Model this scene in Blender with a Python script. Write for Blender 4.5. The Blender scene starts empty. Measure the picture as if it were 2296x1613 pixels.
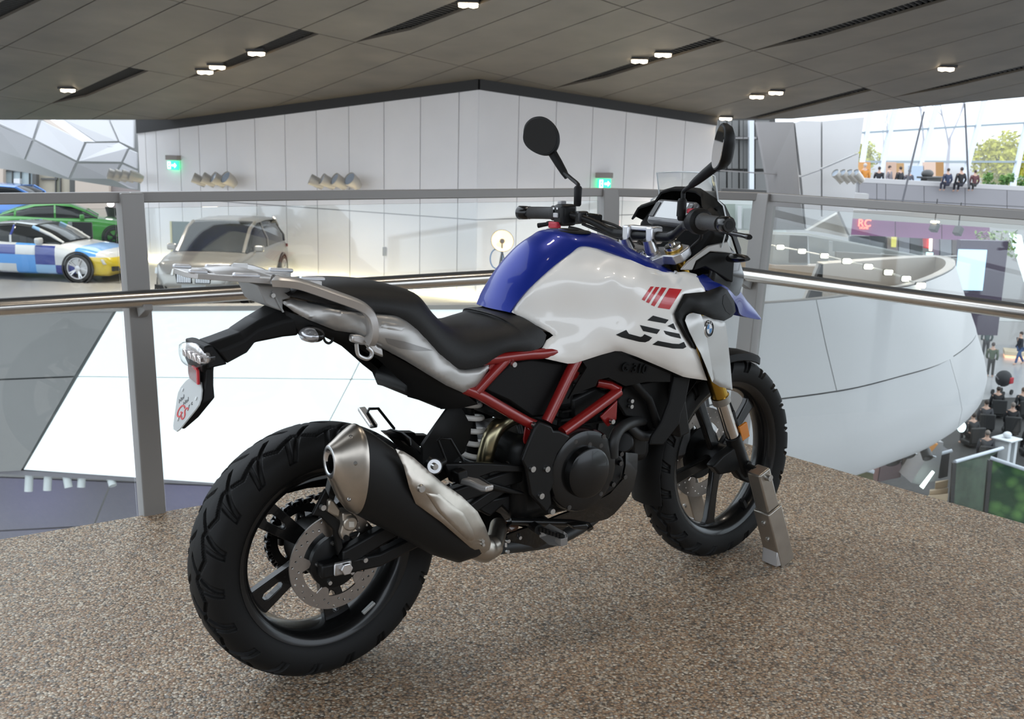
import bpy, bmesh, math, random
from mathutils import Vector as V, Matrix
random.seed(7)
sc = bpy.context.scene
COL = sc.collection
# ------------------------------------------------------------------ camera
IW, IH = 2296, 1613
CAM = V((-1.09299, -2.28704, 1.33099))
YAW, PITCH, ROLL, FPX = math.radians(53.76762), math.radians(-11.84128), math.radians(1.38377), 2391.38
cf = V((math.cos(PITCH)*math.cos(YAW), math.cos(PITCH)*math.sin(YAW), math.sin(PITCH)))
_r = cf.cross(V((0, 0, 1))).normalized(); _u = _r.cross(cf)
cr = _r*math.cos(ROLL) + _u*math.sin(ROLL)
cu = -_r*math.sin(ROLL) + _u*math.cos(ROLL)
cam = bpy.data.cameras.new('camera'); camo = bpy.data.objects.new('camera', cam); COL.objects.link(camo)
M3 = Matrix((cr, cu, -cf)).transposed().to_4x4(); M3.translation = CAM
camo.matrix_world = M3
cam.sensor_fit = 'HORIZONTAL'; cam.sensor_width = 36; cam.lens = FPX/IW*36
cam.clip_end = 600; cam.clip_start = .05
cam.dof.use_dof = True; cam.dof.focus_distance = 3.0; cam.dof.aperture_fstop = 9.0
sc.camera = camo
# ------------------------------------------------------------------ world: overcast daylight
w = bpy.data.worlds.new('overcast'); sc.world = w; w.use_nodes = True
nt = w.node_tree; nt.nodes.clear()
wo = nt.nodes.new('ShaderNodeOutputWorld'); bg = nt.nodes.new('ShaderNodeBackground')
tc = nt.nodes.new('ShaderNodeTexCoord'); sx = nt.nodes.new('ShaderNodeSeparateXYZ'); rp = nt.nodes.new('ShaderNodeValToRGB')
mr = nt.nodes.new('ShaderNodeMapRange'); mr.inputs[1].default_value = -1; mr.inputs[2].default_value = 1
nt.links.new(tc.outputs['Generated'], sx.inputs[0]); nt.links.new(sx.outputs[2], mr.inputs[0]); nt.links.new(mr.outputs[0], rp.inputs[0])
e = rp.color_ramp.elements
e[0].position = 0; e[0].color = (.10, .095, .09, 1)
e[1].position = 1; e[1].color = (.86, .93, 1, 1)
q = e.new(.485); q.color = (.16, .16, .16, 1)
q = e.new(.52); q.color = (.72, .80, .90, 1)
nt.links.new(rp.outputs[0], bg.inputs[0]); bg.inputs[1].default_value = 1.65
nt.links.new(bg.outputs[0], wo.inputs[0])
sc.view_settings.view_transform = 'Standard'; sc.view_settings.look = 'None'
sc.view_settings.exposure = 0.85; sc.view_settings.gamma = 1; sc.view_settings.use_curve_mapping = False
# ------------------------------------------------------------------ pixel helpers: turn a measured image point into a place in the hall
HD = V((cf.x, cf.y, 0)).normalized()      # horizontal view direction
SD = HD.cross(V((0, 0, 1)))               # horizontal to the right
def ray(x, y): return cf + cr*((x-IW/2)/FPX) - cu*((y-IH/2)/FPX)
def PY(x, y, Y):  d = ray(x, y); return CAM + d*((Y-CAM.y)/d.y)      # on the lengthwise plane at offset Y from the bike's middle
def PX(x, y, X):  d = ray(x, y); return CAM + d*((X-CAM.x)/d.x)
def PZ(x, y, Z):  d = ray(x, y); return CAM + d*((Z-CAM.z)/d.z)
def PD(x, y, D):  d = ray(x, y); return CAM + d*(D/d.dot(HD))
def PP(x, y, o, n): d = ray(x, y); return CAM + d*((o-CAM).dot(n)/d.dot(n))
def SDZ(s, d, z): return V((CAM.x, CAM.y, 0)) + SD*s + HD*d + V((0, 0, z))
HYAW = math.atan2(HD.y, HD.x)
# ------------------------------------------------------------------ materials
MATS = {}
def mat(name, col, rough=.5, metal=0., coat=0., var=0., vscale=8., bump=0., bscale=60., spec=.5, emit=None, estr=1., alpha=1., trans=0., sheen=0., flake=0., stretch=None, coatr=.03):
    if name in MATS: return MATS[name]
    m = bpy.data.materials.new(name); m.use_nodes = True; N = m.node_tree; b = N.nodes['Principled BSDF']
    b.inputs['Base Color'].default_value = (*col, 1); b.inputs['Roughness'].default_value = rough
    b.inputs['Metallic'].default_value = metal; b.inputs['Coat Weight'].default_value = coat; b.inputs['Coat Roughness'].default_value = coatr
    b.inputs['Specular IOR Level'].default_value = spec
    b.inputs['Transmission Weight'].default_value = trans; b.inputs['Alpha'].default_value = alpha
    if emit: b.inputs['Emission Color'].default_value = (*emit, 1); b.inputs['Emission Strength'].default_value = estr
    t = N.nodes.new('ShaderNodeTexCoord'); src = t.outputs['Object']
    if stretch:
        mp = N.nodes.new('ShaderNodeMapping'); mp.inputs['Scale'].default_value = stretch; N.links.new(src, mp.inputs[0]); src = mp.outputs[0]
    if var:
        n = N.nodes.new('ShaderNodeTexNoise'); n.inputs['Scale'].default_value = vscale; n.inputs['Detail'].default_value = 6; N.links.new(src, n.inputs['Vector'])
        r = N.nodes.new('ShaderNodeMapRange'); r.inputs[1].default_value = .25; r.inputs[2].default_value = .75; r.inputs[3].default_value = 1-var; r.inputs[4].default_value = 1+var
        N.links.new(n.outputs['Fac'], r.inputs[0])
        x = N.nodes.new('ShaderNodeMix'); x.data_type = 'RGBA'; x.blend_type = 'MULTIPLY'; x.inputs[0].default_value = 1
        x.inputs[6].default_value = (*col, 1); N.links.new(r.outputs[0], x.inputs[7]); N.links.new(x.outputs[2], b.inputs['Base Color'])
    if flake:
        n = N.nodes.new('ShaderNodeTexVoronoi'); n.inputs['Scale'].default_value = 900; N.links.new(src, n.inputs['Vector'])
        nm = N.nodes.new('ShaderNodeBump'); nm.inputs['Strength'].default_value = flake; nm.inputs['Distance'].default_value = .0004; N.links.new(n.outputs['Distance'], nm.inputs['Height']); N.links.new(nm.outputs[0], b.inputs['Normal'])
    if bump:
        n = N.nodes.new('ShaderNodeTexNoise'); n.inputs['Scale'].default_value = bscale; n.inputs['Detail'].default_value = 4; N.links.new(src, n.inputs['Vector'])
        nm = N.nodes.new('ShaderNodeBump'); nm.inputs['Strength'].default_value = bump; nm.inputs['Distance'].default_value = .002; N.links.new(n.outputs['Fac'], nm.inputs['Height']); N.links.new(nm.outputs[0], b.inputs['Normal'])
    MATS[name] = m; return m
def glassmat(name, tint=(.92, .96, .95), rough=0., refl=1.):
    if name in MATS: return MATS[name]
    m = bpy.data.materials.new(name); m.use_nodes = True; N = m.node_tree; N.nodes.clear()
    o = N.nodes.new('ShaderNodeOutputMaterial'); mx = N.nodes.new('ShaderNodeMixShader'); tr = N.nodes.new('ShaderNodeBsdfTransparent'); gl = N.nodes.new('ShaderNodeBsdfGlossy')
    fr = N.nodes.new('ShaderNodeLayerWeight'); fr.inputs[0].default_value = .5                 # Schlick reflectance, the same from both sides of the sheet
    pw = N.nodes.new('ShaderNodeMath'); pw.operation = 'POWER'; pw.inputs[1].default_value = 5; N.links.new(fr.outputs['Facing'], pw.inputs[0])
    mu = N.nodes.new('ShaderNodeMath'); mu.operation = 'MULTIPLY_ADD'; mu.inputs[1].default_value = .9*refl; mu.inputs[2].default_value = .045*refl
    tr.inputs[0].default_value = (*tint, 1); gl.inputs['Roughness'].default_value = rough
    N.links.new(pw.outputs[0], mu.inputs[0]); N.links.new(mu.outputs[0], mx.inputs[0]); N.links.new(tr.outputs[0], mx.inputs[1]); N.links.new(gl.outputs[0], mx.inputs[2]); N.links.new(mx.outputs[0], o.inputs[0])
    MATS[name] = m; return m
# ------------------------------------------------------------------ mesh builder
def cat_spline(pts, n=6, closed=False):
    P = [V(p) for p in pts]; L = len(P); out = []
    segs = L if closed else L-1
    for i in range(segs):
        if closed: a, b, c, d = P[(i-1) % L], P[i], P[(i+1) % L], P[(i+2) % L]
        else: a, b, c, d = P[max(i-1, 0)], P[i], P[i+1], P[min(i+2, L-1)]
        for k in range(n):
            t = k/n
            out.append(.5*((2*b)+(c-a)*t+(2*a-5*b+4*c-d)*t*t+(3*b-a-3*c+d)*t**3))
    if not closed: out.append(P[-1].copy())
    return out
def frame_for(t, ref=None):
    t = t.normalized()
    r = V(ref) if ref is not None else V((0, 0, 1))
    if abs(t.dot(r.normalized())) > .98: r = V((0, 1, 0)) if abs(t.y) < .9 else V((1, 0, 0))
    a = r.cross(t).normalized(); b = t.cross(a)
    return a, b
class MB:
    def __init__(s): s.v = []; s.f = []
    def add(s, vs, fs):
        o = len(s.v); s.v += [V(p) for p in vs]; s.f += [tuple(i+o for i in f) for f in fs]; return s
    def box(s, c, size, M=None, taper=1.):
        x, y, z = (k/2 for k in size); vs = [V((i*x*(taper if k > 0 else 1), j*y*(taper if k > 0 else 1), k*z)) for k in (-1, 1) for j in (-1, 1) for i in (-1, 1)]
        if M is not None: vs = [M @ p for p in vs]
        c = V(c); vs = [p+c for p in vs]
        return s.add(vs, [(0, 2, 3, 1), (4, 5, 7, 6), (0, 1, 5, 4), (2, 6, 7, 3), (0, 4, 6, 2), (1, 3, 7, 5)])
    def obox(s, a, b, wd, ht, up=(0, 0, 1)):       # bar from a to b, wd across, ht along up
        a, b = V(a), V(b); t = (b-a).normalized(); sx_, u_ = frame_for(t, up)
        vs = [p+sx_*(i*wd/2)+u_*(j*ht/2) for p in (a, b) for i, j in ((-1, -1), (1, -1), (1, 1), (-1, 1))]
        return s.add(vs, [(3, 2, 1, 0), (4, 5, 6, 7), (0, 1, 5, 4), (1, 2, 6, 5), (2, 3, 7, 6), (3, 0, 4, 7)])
    def cyl(s, a, b, r1, r2=None, n=20, cap=True):
        a, b = V(a), V(b); r2 = r1 if r2 is None else r2; x, y = frame_for(b-a); o = len(s.v)
        for p, r in ((a, r1), (b, r2)):
            for i in range(n):
                t = 2*math.pi*i/n; s.v.append(p+(x*math.cos(t)+y*math.sin(t))*r)
        for i in range(n): s.f.append((o+i, o+(i+1) % n, o+n+(i+1) % n, o+n+i))
        if cap: s.f.append(tuple(o+i for i in range(n))[::-1]); s.f.append(tuple(o+n+i for i in range(n)))
        return s
    def tube(s, pts, r, n=12, cap=True, flat=None, ref=None, closed=False):   # r number or list; flat = squash along second axis
        P = [V(p) for p in pts]; L = len(P); R = r if isinstance(r, (list, tuple)) else [r]*L; o = len(s.v); px = None
        for i in range(L):
            if closed: t = P[(i+1) % L]-P[i-1]
            else: t = (P[min(i+1, L-1)]-P[max(i-1, 0)])
            t.normalize()
            if px is None: x, y = frame_for(t, ref)
            else:
                x = (px - t*px.dot(t)).normalized(); y = t.cross(x)
            px = x
            for k in range(n):
                a = 2*math.pi*k/n; s.v.append(P[i]+x*(math.cos(a)*R[i])+y*(math.sin(a)*R[i]*(flat or 1)))
        for i in range(L if closed else L-1):
            i2 = (i+1) % L
            for k in range(n): s.f.append((o+i*n+k, o+i*n+(k+1) % n, o+i2*n+(k+1) % n, o+i2*n+k))
        if cap and not closed: s.f.append(tuple(o+k for k in range(n))[::-1]); s.f.append(tuple(o+(L-1)*n+k for k in range(n)))
        return s
    def sweep(s, pts, sec, ref=(0, 0, 1), scales=None, cap=True):          # sec: list of (x,y) profile
        P = [V(p) for p in pts]; L = len(P); n = len(sec); o = len(s.v)
        for i in range(L):
            t = (P[min(i+1, L-1)]-P[max(i-1, 0)]).normalized(); x, y = frame_for(t, ref); k = scales[i] if scales else 1.
            kx, ky = (k if isinstance(k, (tuple, list)) else (k, k))
            for a, b in sec: s.v.append(P[i]+x*(a*kx)+y*(b*ky))
        for i in range(L-1):
            for k in range(n): s.f.append((o+i*n+k, o+i*n+(k+1) % n, o+(i+1)*n+(k+1) % n, o+(i+1)*n+k))
        if cap: s.f.append(tuple(o+k for k in range(n))[::-1]); s.f.append(tuple(o+(L-1)*n+k for k in range(n)))
        return s
    def lathe(s, o_, axis, prof, n=40, ref=None, cap=False, a0=0., a1=2*math.pi):  # prof: (along, radius)
        o_, ax_ = V(o_), V(axis).normalized(); x, y = frame_for(ax_, ref); o = len(s.v); m = len(prof)
        full = abs(a1-a0-2*math.pi) < 1e-6; nn = n if full else n+1
        for i in range(nn):
            a = a0+(a1-a0)*i/n
            for h, r in prof: s.v.append(o_+ax_*h+(x*math.cos(a)+y*math.sin(a))*r)
        for i in range(n):
            j = (i+1) % nn
            for k in range(m-1): s.f.append((o+i*m+k, o+j*m+k, o+j*m+k+1, o+i*m+k+1))
        if cap:
            s.f.append(tuple(o+i*m for i in range(nn))[::-1]); s.f.append(tuple(o+i*m+m-1 for i in range(nn)))
        return s
    def prism(s, poly, off):           # poly: 3-D outline, extruded by off
        P = [V(p) for p in poly]; off = V(off); n = len(P); o = len(s.v); s.v += P + [p+off for p in P]
        s.f.append(tuple(o+i for i in range(n))); s.f.append(tuple(o+n+i for i in range(n))[::-1])
        for i in range(n): s.f.append((o+i, o+n+i, o+n+(i+1) % n, o+(i+1) % n))
        return s
    def ring(s, outer, inner, off):    # prism with a hole, matching point counts
        A = [V(p) for p in outer]; B = [V(p) for p in inner]; off = V(off); n = len(A); o = len(s.v); s.v += A+B+[p+off for p in A]+[p+off for p in B]
        for i in range(n):
            j = (i+1) % n
            s.f += [(o+i, o+j, o+n+j, o+n+i), (o+2*n+j, o+2*n+i, o+3*n+i, o+3*n+j), (o+j, o+i, o+2*n+i, o+2*n+j), (o+n+i, o+n+j, o+3*n+j, o+3*n+i)]
        return s
    def loft(s, rings, closed=True, cap=True):
        o = len(s.v); n = len(rings[0])
        for r in rings: s.v += [V(p) for p in r]
        for i in range(len(rings)-1):
            for k in range(n if closed else n-1): s.f.append((o+i*n+k, o+i*n+(k+1) % n, o+(i+1)*n+(k+1) % n, o+(i+1)*n+k))
        if cap and closed: s.f.append(tuple(o+k for k in range(n))[::-1]); s.f.append(tuple(o+(len(rings)-1)*n+k for k in range(n)))
        return s
    def sphere(s, c, r, n=16, m=10, scale=(1, 1, 1)):
        c = V(c); rings = []
        for i in range(1, m):
            t = math.pi*i/m; rings.append([c+V((r*math.sin(t)*math.cos(2*math.pi*k/n)*scale[0], r*math.sin(t)*math.sin(2*math.pi*k/n)*scale[1], -r*math.cos(t)*scale[2])) for k in range(n)])
        return s.loft(rings)
    def xf(s, fn): s.v = [V(fn(p)) for p in s.v]; return s
    def mirror(s):                     # mirror across the bike's middle plane, both halves kept
        n = len(s.v); s.v += [V((p.x, -p.y, p.z)) for p in s.v]; s.f += [tuple(i+n for i in f)[::-1] for f in s.f]; return s
    def flip(s): s.v = [V((p.x, -p.y, p.z)) for p in s.v]; s.f = [f[::-1] for f in s.f]; return s
    def build(s, name, m, parent=None, smooth=40, bevel=0., bseg=2, sub=0, solid=0., crease=None, kind=None, label=None, fixn=True):
        me = bpy.data.meshes.new(name); me.from_pydata([tuple(p) for p in s.v], [], s.f); me.validate()
        if fixn:
            bm = bmesh.new(); bm.from_mesh(me); bmesh.ops.recalc_face_normals(bm, faces=bm.faces); bm.to_mesh(me); bm.free()
        if crease:
            bm = bmesh.new(); bm.from_mesh(me); cl = bm.edges.layers.float.new('crease_edge')
            for ed in bm.edges:
                if crease == 'boundary' and ed.is_boundary: ed[cl] = 1
                elif isinstance(crease, set):
                    if ed.is_boundary or frozenset((ed.verts[0].index, ed.verts[1].index)) in crease: ed[cl] = 1
            bm.to_mesh(me); bm.free()
        if smooth is not None:
            for p in me.polygons: p.use_smooth = True
            if smooth < 180: me.set_sharp_from_angle(angle=math.radians(smooth))
        ms = m if isinstance(m, (list, tuple)) else [m]
        for k in ms: me.materials.append(k)
        o = bpy.data.objects.new(name, me); COL.objects.link(o)
        if parent: o.parent = parent
        if solid:
            md = o.modifiers.new('solid', 'SOLIDIFY'); md.thickness = solid; md.offset = -1
            md = o.modifiers.new('split', 'EDGE_SPLIT'); md.split_angle = math.radians(55)
        if sub: md = o.modifiers.new('sub', 'SUBSURF'); md.levels = sub; md.render_levels = sub
        if bevel: md = o.modifiers.new('bevel', 'BEVEL'); md.width = bevel; md.segments = bseg; md.limit_method = 'ANGLE'; md.angle_limit = math.radians(35); md.harden_normals = False
        if kind: o['kind'] = kind
        if label: o['label'] = label
        return o
def tag(o, label=None, cat=None, group=None, kind=None):
    if label: o['label'] = label
    if cat: o['category'] = cat
    if group: o['group'] = group
    if kind: o['kind'] = kind
    return o
def thing(name, label, cat, loc=(0, 0, 0), rz=0., group=None):
    o = bpy.data.objects.new(name, None); COL.objects.link(o); o.location = loc; o.rotation_euler = (0, 0, rz); o.empty_display_size = .2
    return tag(o, label, cat, group)
def struct(name, loc=(0, 0, 0)):
    o = bpy.data.objects.new(name, None); COL.objects.link(o); o.location = loc; o['kind'] = 'structure'; return o
def dup(root, loc, rz, label=None, group=None):
    r = root.copy(); COL.objects.link(r); r.location = loc; r.rotation_euler = (0, 0, rz)
    if label: r['label'] = label
    if group: r['group'] = group
    for ch in list(root.children):
        c = ch.copy(); COL.objects.link(c); c.parent = r
        for g in list(ch.children):
            d = g.copy(); COL.objects.link(d); d.parent = c
    return r
def shrink(poly, g):                   # inset a planar polygon by g
    P = [V(p) for p in poly]; n = len(P); c = sum(P, V())/n
    nrm = V((0, 0, 0))
    for i in range(n): nrm += (P[i]-c).cross(P[(i+1) % n]-c)
    nrm.normalize(); out = []
    for i in range(n):
        a, b, d = P[i-1], P[i], P[(i+1) % n]
        e1 = (b-a).normalized(); e2 = (d-b).normalized(); n1 = nrm.cross(e1); n2 = nrm.cross(e2); k = n1+n2
        if k.length < 1e-4: k = n1
        k = k*(g*1./max(.3, (1+n1.dot(n2)))); out.append(b+k)
    return out
def text(name, body, size, m, M, parent=None, ext=.0006, bold=0., shear=0.):
    cu_ = bpy.data.curves.new(name, 'FONT'); cu_.body = body; cu_.size = size; cu_.extrude = ext; cu_.align_x = 'CENTER'; cu_.align_y = 'CENTER'; cu_.offset = bold; cu_.shear = shear
    to = bpy.data.objects.new(name+'_tmp', cu_); dg = bpy.context.evaluated_depsgraph_get(); me = bpy.data.meshes.new_from_object(to)
    bpy.data.objects.remove(to); me.transform(M); me.materials.append(m); o = bpy.data.objects.new(name, me); COL.objects.link(o)
    if parent: o.parent = parent
    return o
def basis(o, x, n):                     # matrix with local x along x, z along n
    x = V(x).normalized(); n = V(n); n = (n-x*n.dot(x)).normalized(); y = n.cross(x)
    m = Matrix((x, y, n)).transposed().to_4x4(); m.translation = V(o); return m
# ================================================================== the platform floor (exposed pebble aggregate)
def pebble():
    m = bpy.data.materials.new('pebble_floor'); m.use_nodes = True; N = m.node_tree; b = N.nodes['Principled BSDF']; L = N.links
    t = N.nodes.new('ShaderNodeTexCoord')
    wv = N.nodes.new('ShaderNodeTexNoise'); wv.inputs['Scale'].default_value = 90; L.new(t.outputs['Object'], wv.inputs['Vector'])
    ad = N.nodes.new('ShaderNodeMix'); ad.data_type = 'VECTOR'; ad.inputs[0].default_value = .006; L.new(t.outputs['Object'], ad.inputs[4]); L.new(wv.outputs['Color'], ad.inputs[5])
    v = N.nodes.new('ShaderNodeTexVoronoi'); v.inputs['Scale'].default_value = 150; v.inputs['Randomness'].default_value = 1; L.new(ad.outputs[1], v.inputs['Vector'])
    s = N.nodes.new('ShaderNodeSeparateColor'); L.new(v.outputs['Color'], s.inputs[0])
    r = N.nodes.new('ShaderNodeValToRGB'); r.color_ramp.interpolation = 'CONSTANT'; e = r.color_ramp.elements
    cols = [(0, (0.276, 0.19, 0.126)), (0.1, (0.445, 0.31, 0.203)), (0.24, (0.583, 0.46, 0.338)), (0.38, (0.159, 0.125, 0.095)), (0.47, (0.509, 0.35, 0.221)), (0.6, (0.678, 0.57, 0.441)), (0.71, (0.339, 0.3, 0.261)), (0.79, (0.424, 0.255, 0.153)), (0.87, (0.827, 0.73, 0.594)), (0.94, (0.583, 0.39, 0.234))]
    e[0].color = (*cols[0][1], 1); e[1].position = cols[1][0]; e[1].color = (*cols[1][1], 1)
    for p, c in cols[2:]: q = e.new(p); q.color = (*c, 1)
    L.new(s.outputs[0], r.inputs[0])
    dk = N.nodes.new('ShaderNodeMapRange'); dk.inputs[1].default_value = .35; dk.inputs[2].default_value = .75; dk.inputs[3].default_value = 1; dk.inputs[4].default_value = .45; L.new(v.outputs['Distance'], dk.inputs[0])
    n2 = N.nodes.new('ShaderNodeTexNoise'); n2.inputs['Scale'].default_value = 3; L.new(t.outputs['Object'], n2.inputs['Vector'])
    m2 = N.nodes.new('ShaderNodeMapRange'); m2.inputs[3].default_value = .80; m2.inputs[4].default_value = 1.02; L.new(n2.outputs['Fac'], m2.inputs[0])
    mu = N.nodes.new('ShaderNodeMath'); mu.operation = 'MULTIPLY'; L.new(dk.outputs[0], mu.inputs[0]); L.new(m2.outputs[0], mu.inputs[1])
    x = N.nodes.new('ShaderNodeMix'); x.data_type = 'RGBA'; x.blend_type = 'MULTIPLY'; x.inputs[0].default_value = 1; L.new(r.outputs[0], x.inputs[6]); L.new(mu.outputs[0], x.inputs[7]); L.new(x.outputs[2], b.inputs['Base Color'])
    b.inputs['Roughness'].default_value = .45
    bp_ = N.nodes.new('ShaderNodeBump'); bp_.inputs['Strength'].default_value = .8; bp_.inputs['Distance'].default_value = .003; bp_.invert = True; L.new(v.outputs['Distance'], bp_.inputs['Height']); L.new(bp_.outputs[0], b.inputs['Normal'])
    return m
def ledge(x): return 1.323 - .042*(x+.057)               # left floor edge y(x)
def redge(y): return 2.512 + (.594-y)*.0672              # right floor edge x(y)
kx = 2.472; ky = ledge(kx)
FLOOR = [V((-6, ledge(-6), 0)), V((kx, ky, 0)), V((redge(-4), -4, 0)), V((redge(-6)+.3, -9, 0)), V((-6, -9, 0))]
fl = MB().prism(FLOOR, (0, 0, -.32)).build('floor', pebble(), smooth=None); fl['kind'] = 'structure'
# ================================================================== balustrade
M_rail = mat('rail_paint', (.27, .26, .25), .45, .3)
M_steel = mat('brushed_steel', (.60, .57, .53), .26, 1., var=.06, vscale=30, stretch=(1, 1, 12))
M_glass = glassmat('balustrade_glass', (.965, .985, .978))
RT = 1.115
def edgept(t):                                           # polyline of the balustrade foot
    return t
foot = [V((-3.2, ledge(-3.2)+.02, 0)), V((-1.72, ledge(-1.72)+.02, 0)), V((.004, ledge(.004)+.02, 0)), PZ(1316, 960, 0), PZ(1652, 992, 0), V((redge(-.85)+.02, -.85, 0)), V((redge(-2.6)+.02, -2.6, 0))]
foot[3] = V((foot[3].x, ledge(foot[3].x)+.02, 0)); 
out = [V((0, 1, 0)), V((0, 1, 0)), V((0, 1, 0)), V((.25, 1, 0)).normalized(), V((1, .12, 0)).normalized(), V((1, 0, 0)), V((1, 0, 0))]
LEAN = .085
rail = thing('glass_balustrade', 'grey steel balustrade with glass panes and brushed handrail along the platform edge', 'railing', foot[2])
RL = foot[2]
def loc_(p): return V(p)-RL
top = [f+o*LEAN+V((0, 0, RT)) for f, o in zip(foot, out)]
for i in range(len(foot)):
    f, o, t = foot[i], out[i], top[i]
    along = V((o.y, -o.x, 0))
    m = MB(); w2 = .062; d2 = .036
    vs = []
    for base, dz in ((f, -.30), (t, -.002)):
        b0 = base+V((0, 0, dz)) - (o*LEAN*.27 if dz < -.1 else V())
        vs += [loc_(b0+along*a+o*b) for a, b in ((-w2*.62, -d2), (w2*.62, -d2), (w2*.62, d2), (-w2*.62, d2))]
    m.add(vs, [(3, 2, 1, 0), (4, 5, 6, 7), (0, 1, 5, 4), (1, 2, 6, 5), (2, 3, 7, 6), (3, 0, 4, 7)])
    m.build('post', M_rail, rail, smooth=None, bevel=.004)
    hz = f+o*LEAN*.62-o*.04+V((0, 0, .72))
    MB().obox(loc_(hz), loc_(hz-o*.075+V((0, 0, .035))), .03, .05).build('handrail_bracket', M_rail, rail, smooth=None, bevel=.003)
HH = .765
for i in range(len(foot)-1):
    a, b = top[i], top[i+1]
    MB().obox(loc_(a-V((0, 0, .018))), loc_(b-V((0, 0, .018))), .034, .036).build('top_rail', M_rail, rail, smooth=None, bevel=.004)
    ga, gb = foot[i], foot[i+1]; oa, ob = out[i], out[i+1]; t = (gb-ga).normalized(); g0, g1 = ga+t*.05, gb-t*.05
    for z0, z1, nm in ((-.26, .70, 'glass_pane'), (.712, RT-.055, 'upper_glass_pane')):
        q = [g0+oa*(LEAN*z0/RT)+V((0, 0, z0)), g1+ob*(LEAN*z0/RT)+V((0, 0, z0)), g1+ob*(LEAN*z1/RT)+V((0, 0, z1)), g0+oa*(LEAN*z1/RT)+V((0, 0, z1))]
        n_ = (oa+ob).normalized()
        if nm == 'glass_pane': MB().prism([loc_(p) for p in [q[0], q[1], g1+ob*(LEAN*.95)+V((0, 0, RT-.055)), g0+oa*(LEAN*.95)+V((0, 0, RT-.055))]], n_*.010).build('glass_pane', M_glass, rail, smooth=None)
    ha, hb = [f+o*(LEAN*.68)-o*.10+V((0, 0, HH)) for f, o in ((ga, oa), (gb, ob))]
    MB().cyl(loc_(ha), loc_(hb), .0265, n=24).build('handrail', M_steel, rail)
    MB().obox(loc_(ha+V((0, 0, .028))), loc_(hb+V((0, 0, .028))), .018, .006).build('handrail_strip', mat('dark_gap', (.05, .048, .045), .6), rail, smooth=None)
# ================================================================== ceiling (sloping soffit of long panels)
CA, CB, CC = 6.6, .0248, -.1587
def cz(s, d): return CA + CB*s + CC*d
def cpt(s, d, up=0.): return SDZ(s, d, cz(s, d)+up)
def ceil_px(x, y):
    r = ray(x, y); t = (CA-CAM.z)/(r.z-CB*r.dot(SD)-CC*r.dot(HD)); return t*r.dot(SD), t*r.dot(HD)
M_ceil = mat('ceiling_panel', (.128, .111, .088), .55, 0., var=.22, vscale=.9)
M_dark = mat('ceiling_void', (.02, .02, .02), .8)
M_slat = mat('vent_slat', (.05, .048, .045), .5)
ceiling = struct('ceiling')
def Aline(k):
    a = math.radians(-46-1.6*max(-4, min(k, 12))); return (-9.22+1.65*k, 21.), (math.cos(a), math.sin(a))
def Xline(n): return (-5.94+7.28*(n-1), 18.93), (math.cos(math.radians(46.5)), math.sin(math.radians(46.5)))
def isect(l1, l2):
    (x1, y1), (a1, b1) = l1; (x2, y2), (a2, b2) = l2
    D_ = a1*b2-b1*a2; t = ((x2-x1)*b2-(y2-y1)*a2)/D_; return (x1+a1*t, y1+b1*t)
FARD = lambda s: 30.4 - .12*max(0, s-6) if s > 6 else 30.3
def clip(poly, fn):
    o = []
    for i in range(len(poly)):
        a, b = poly[i], poly[(i+1) % len(poly)]; fa, fb = fn(a), fn(b)
        if fa <= 0: o.append(a)
        if fa*fb < 0: t = fa/(fa-fb); o.append((a[0]+(b[0]-a[0])*t, a[1]+(b[1]-a[1])*t))
    return o
slots = {(0, 2): 1, (1, 3): 1, (2, 4): 1, (2, 8): 1, (3, 9): 1, (2, 12): 1, (3, 13): 1, (1, -1): 1, (0, -2): 1, (3, 5): 1, (1, 7): 0}
# slots[(strip, k)]: strip n lies between Xline n-1 and n; slot along Aline k
slots = {(0, 2), (1, 3), (2, 4), (2, 8), (3, 9), (3, 12), (0, -2), (1, -1), (3, 5), (2, 12)}
slots = {(0, 2), (1, 3), (2, 4), (2, 8), (3, 9), (2, 12), (3, 13), (0, -2), (1, -1), (3, 5)}
SW = .44
pan_polys = []
for n in range(-4, 8):
    for k in range(-12, 24):
        a0, a1 = Aline(k), Aline(k+1); x0, x1 = Xline(n-1), Xline(n)
        q = [isect(a0, x0), isect(a1, x0), isect(a1, x1), isect(a0, x1)]
        if (n, k) in slots:                               # near edge of this panel cut back: tapered slot
            u = V((q[2][0]-q[3][0], q[2][1]-q[3][1])).normalized()
            mid = (q[0][0]*.72+q[3][0]*.28+u.x*SW*.85, q[0][1]*.72+q[3][1]*.28+u.y*SW*.85)
            q = [q[0], q[1], q[2], (q[3][0]+u.x*SW, q[3][1]+u.y*SW), mid]
        q = clip(q, lambda p: p[1]-30.3)
        if len(q) >= 3: q = clip(q, lambda p: p[1]-30.3+.60*(p[0]-7.6))
        if len(q) >= 3: q = clip(q, lambda p: -p[1]-9.)  # unseen ceiling carried past the camera to hold back light from behind
        if len(q) >= 3 and 1.5 < sum(p[1] for p in q)/len(q) < 16.5: q = clip(q, lambda p: -p[0]-2.4)  # unseen part left open so sky light falls in from the left
        if len(q) >= 3: q = clip(q, lambda p: p[0]-14.6)
        if len(q) >= 3: q = clip(q, lambda p: -p[0]-15.5)
        if len(q) < 3: continue
        P = [cpt(*p) for p in q]; ar = sum((P[i]-P[0]).cross(P[i+1]-P[0]).length for i in range(1, len(P)-1))/2
        if ar < .05: continue
        MB().prism(shrink(P, .014), (0, 0, .05)).build('panel', M_ceil, ceiling, smooth=None)
bk = [cpt(-15.5, -9, .34), cpt(14.6, -9, .34), cpt(14.6, 26.1, .34), cpt(7.6, 30.3, .34), cpt(-15.5, 30.3, .34), cpt(-15.5, 16.9, .34), cpt(-2.4, 16.9, .34), cpt(-2.4, 1.4, .34), cpt(-15.5, 1.4, .34)]
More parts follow.
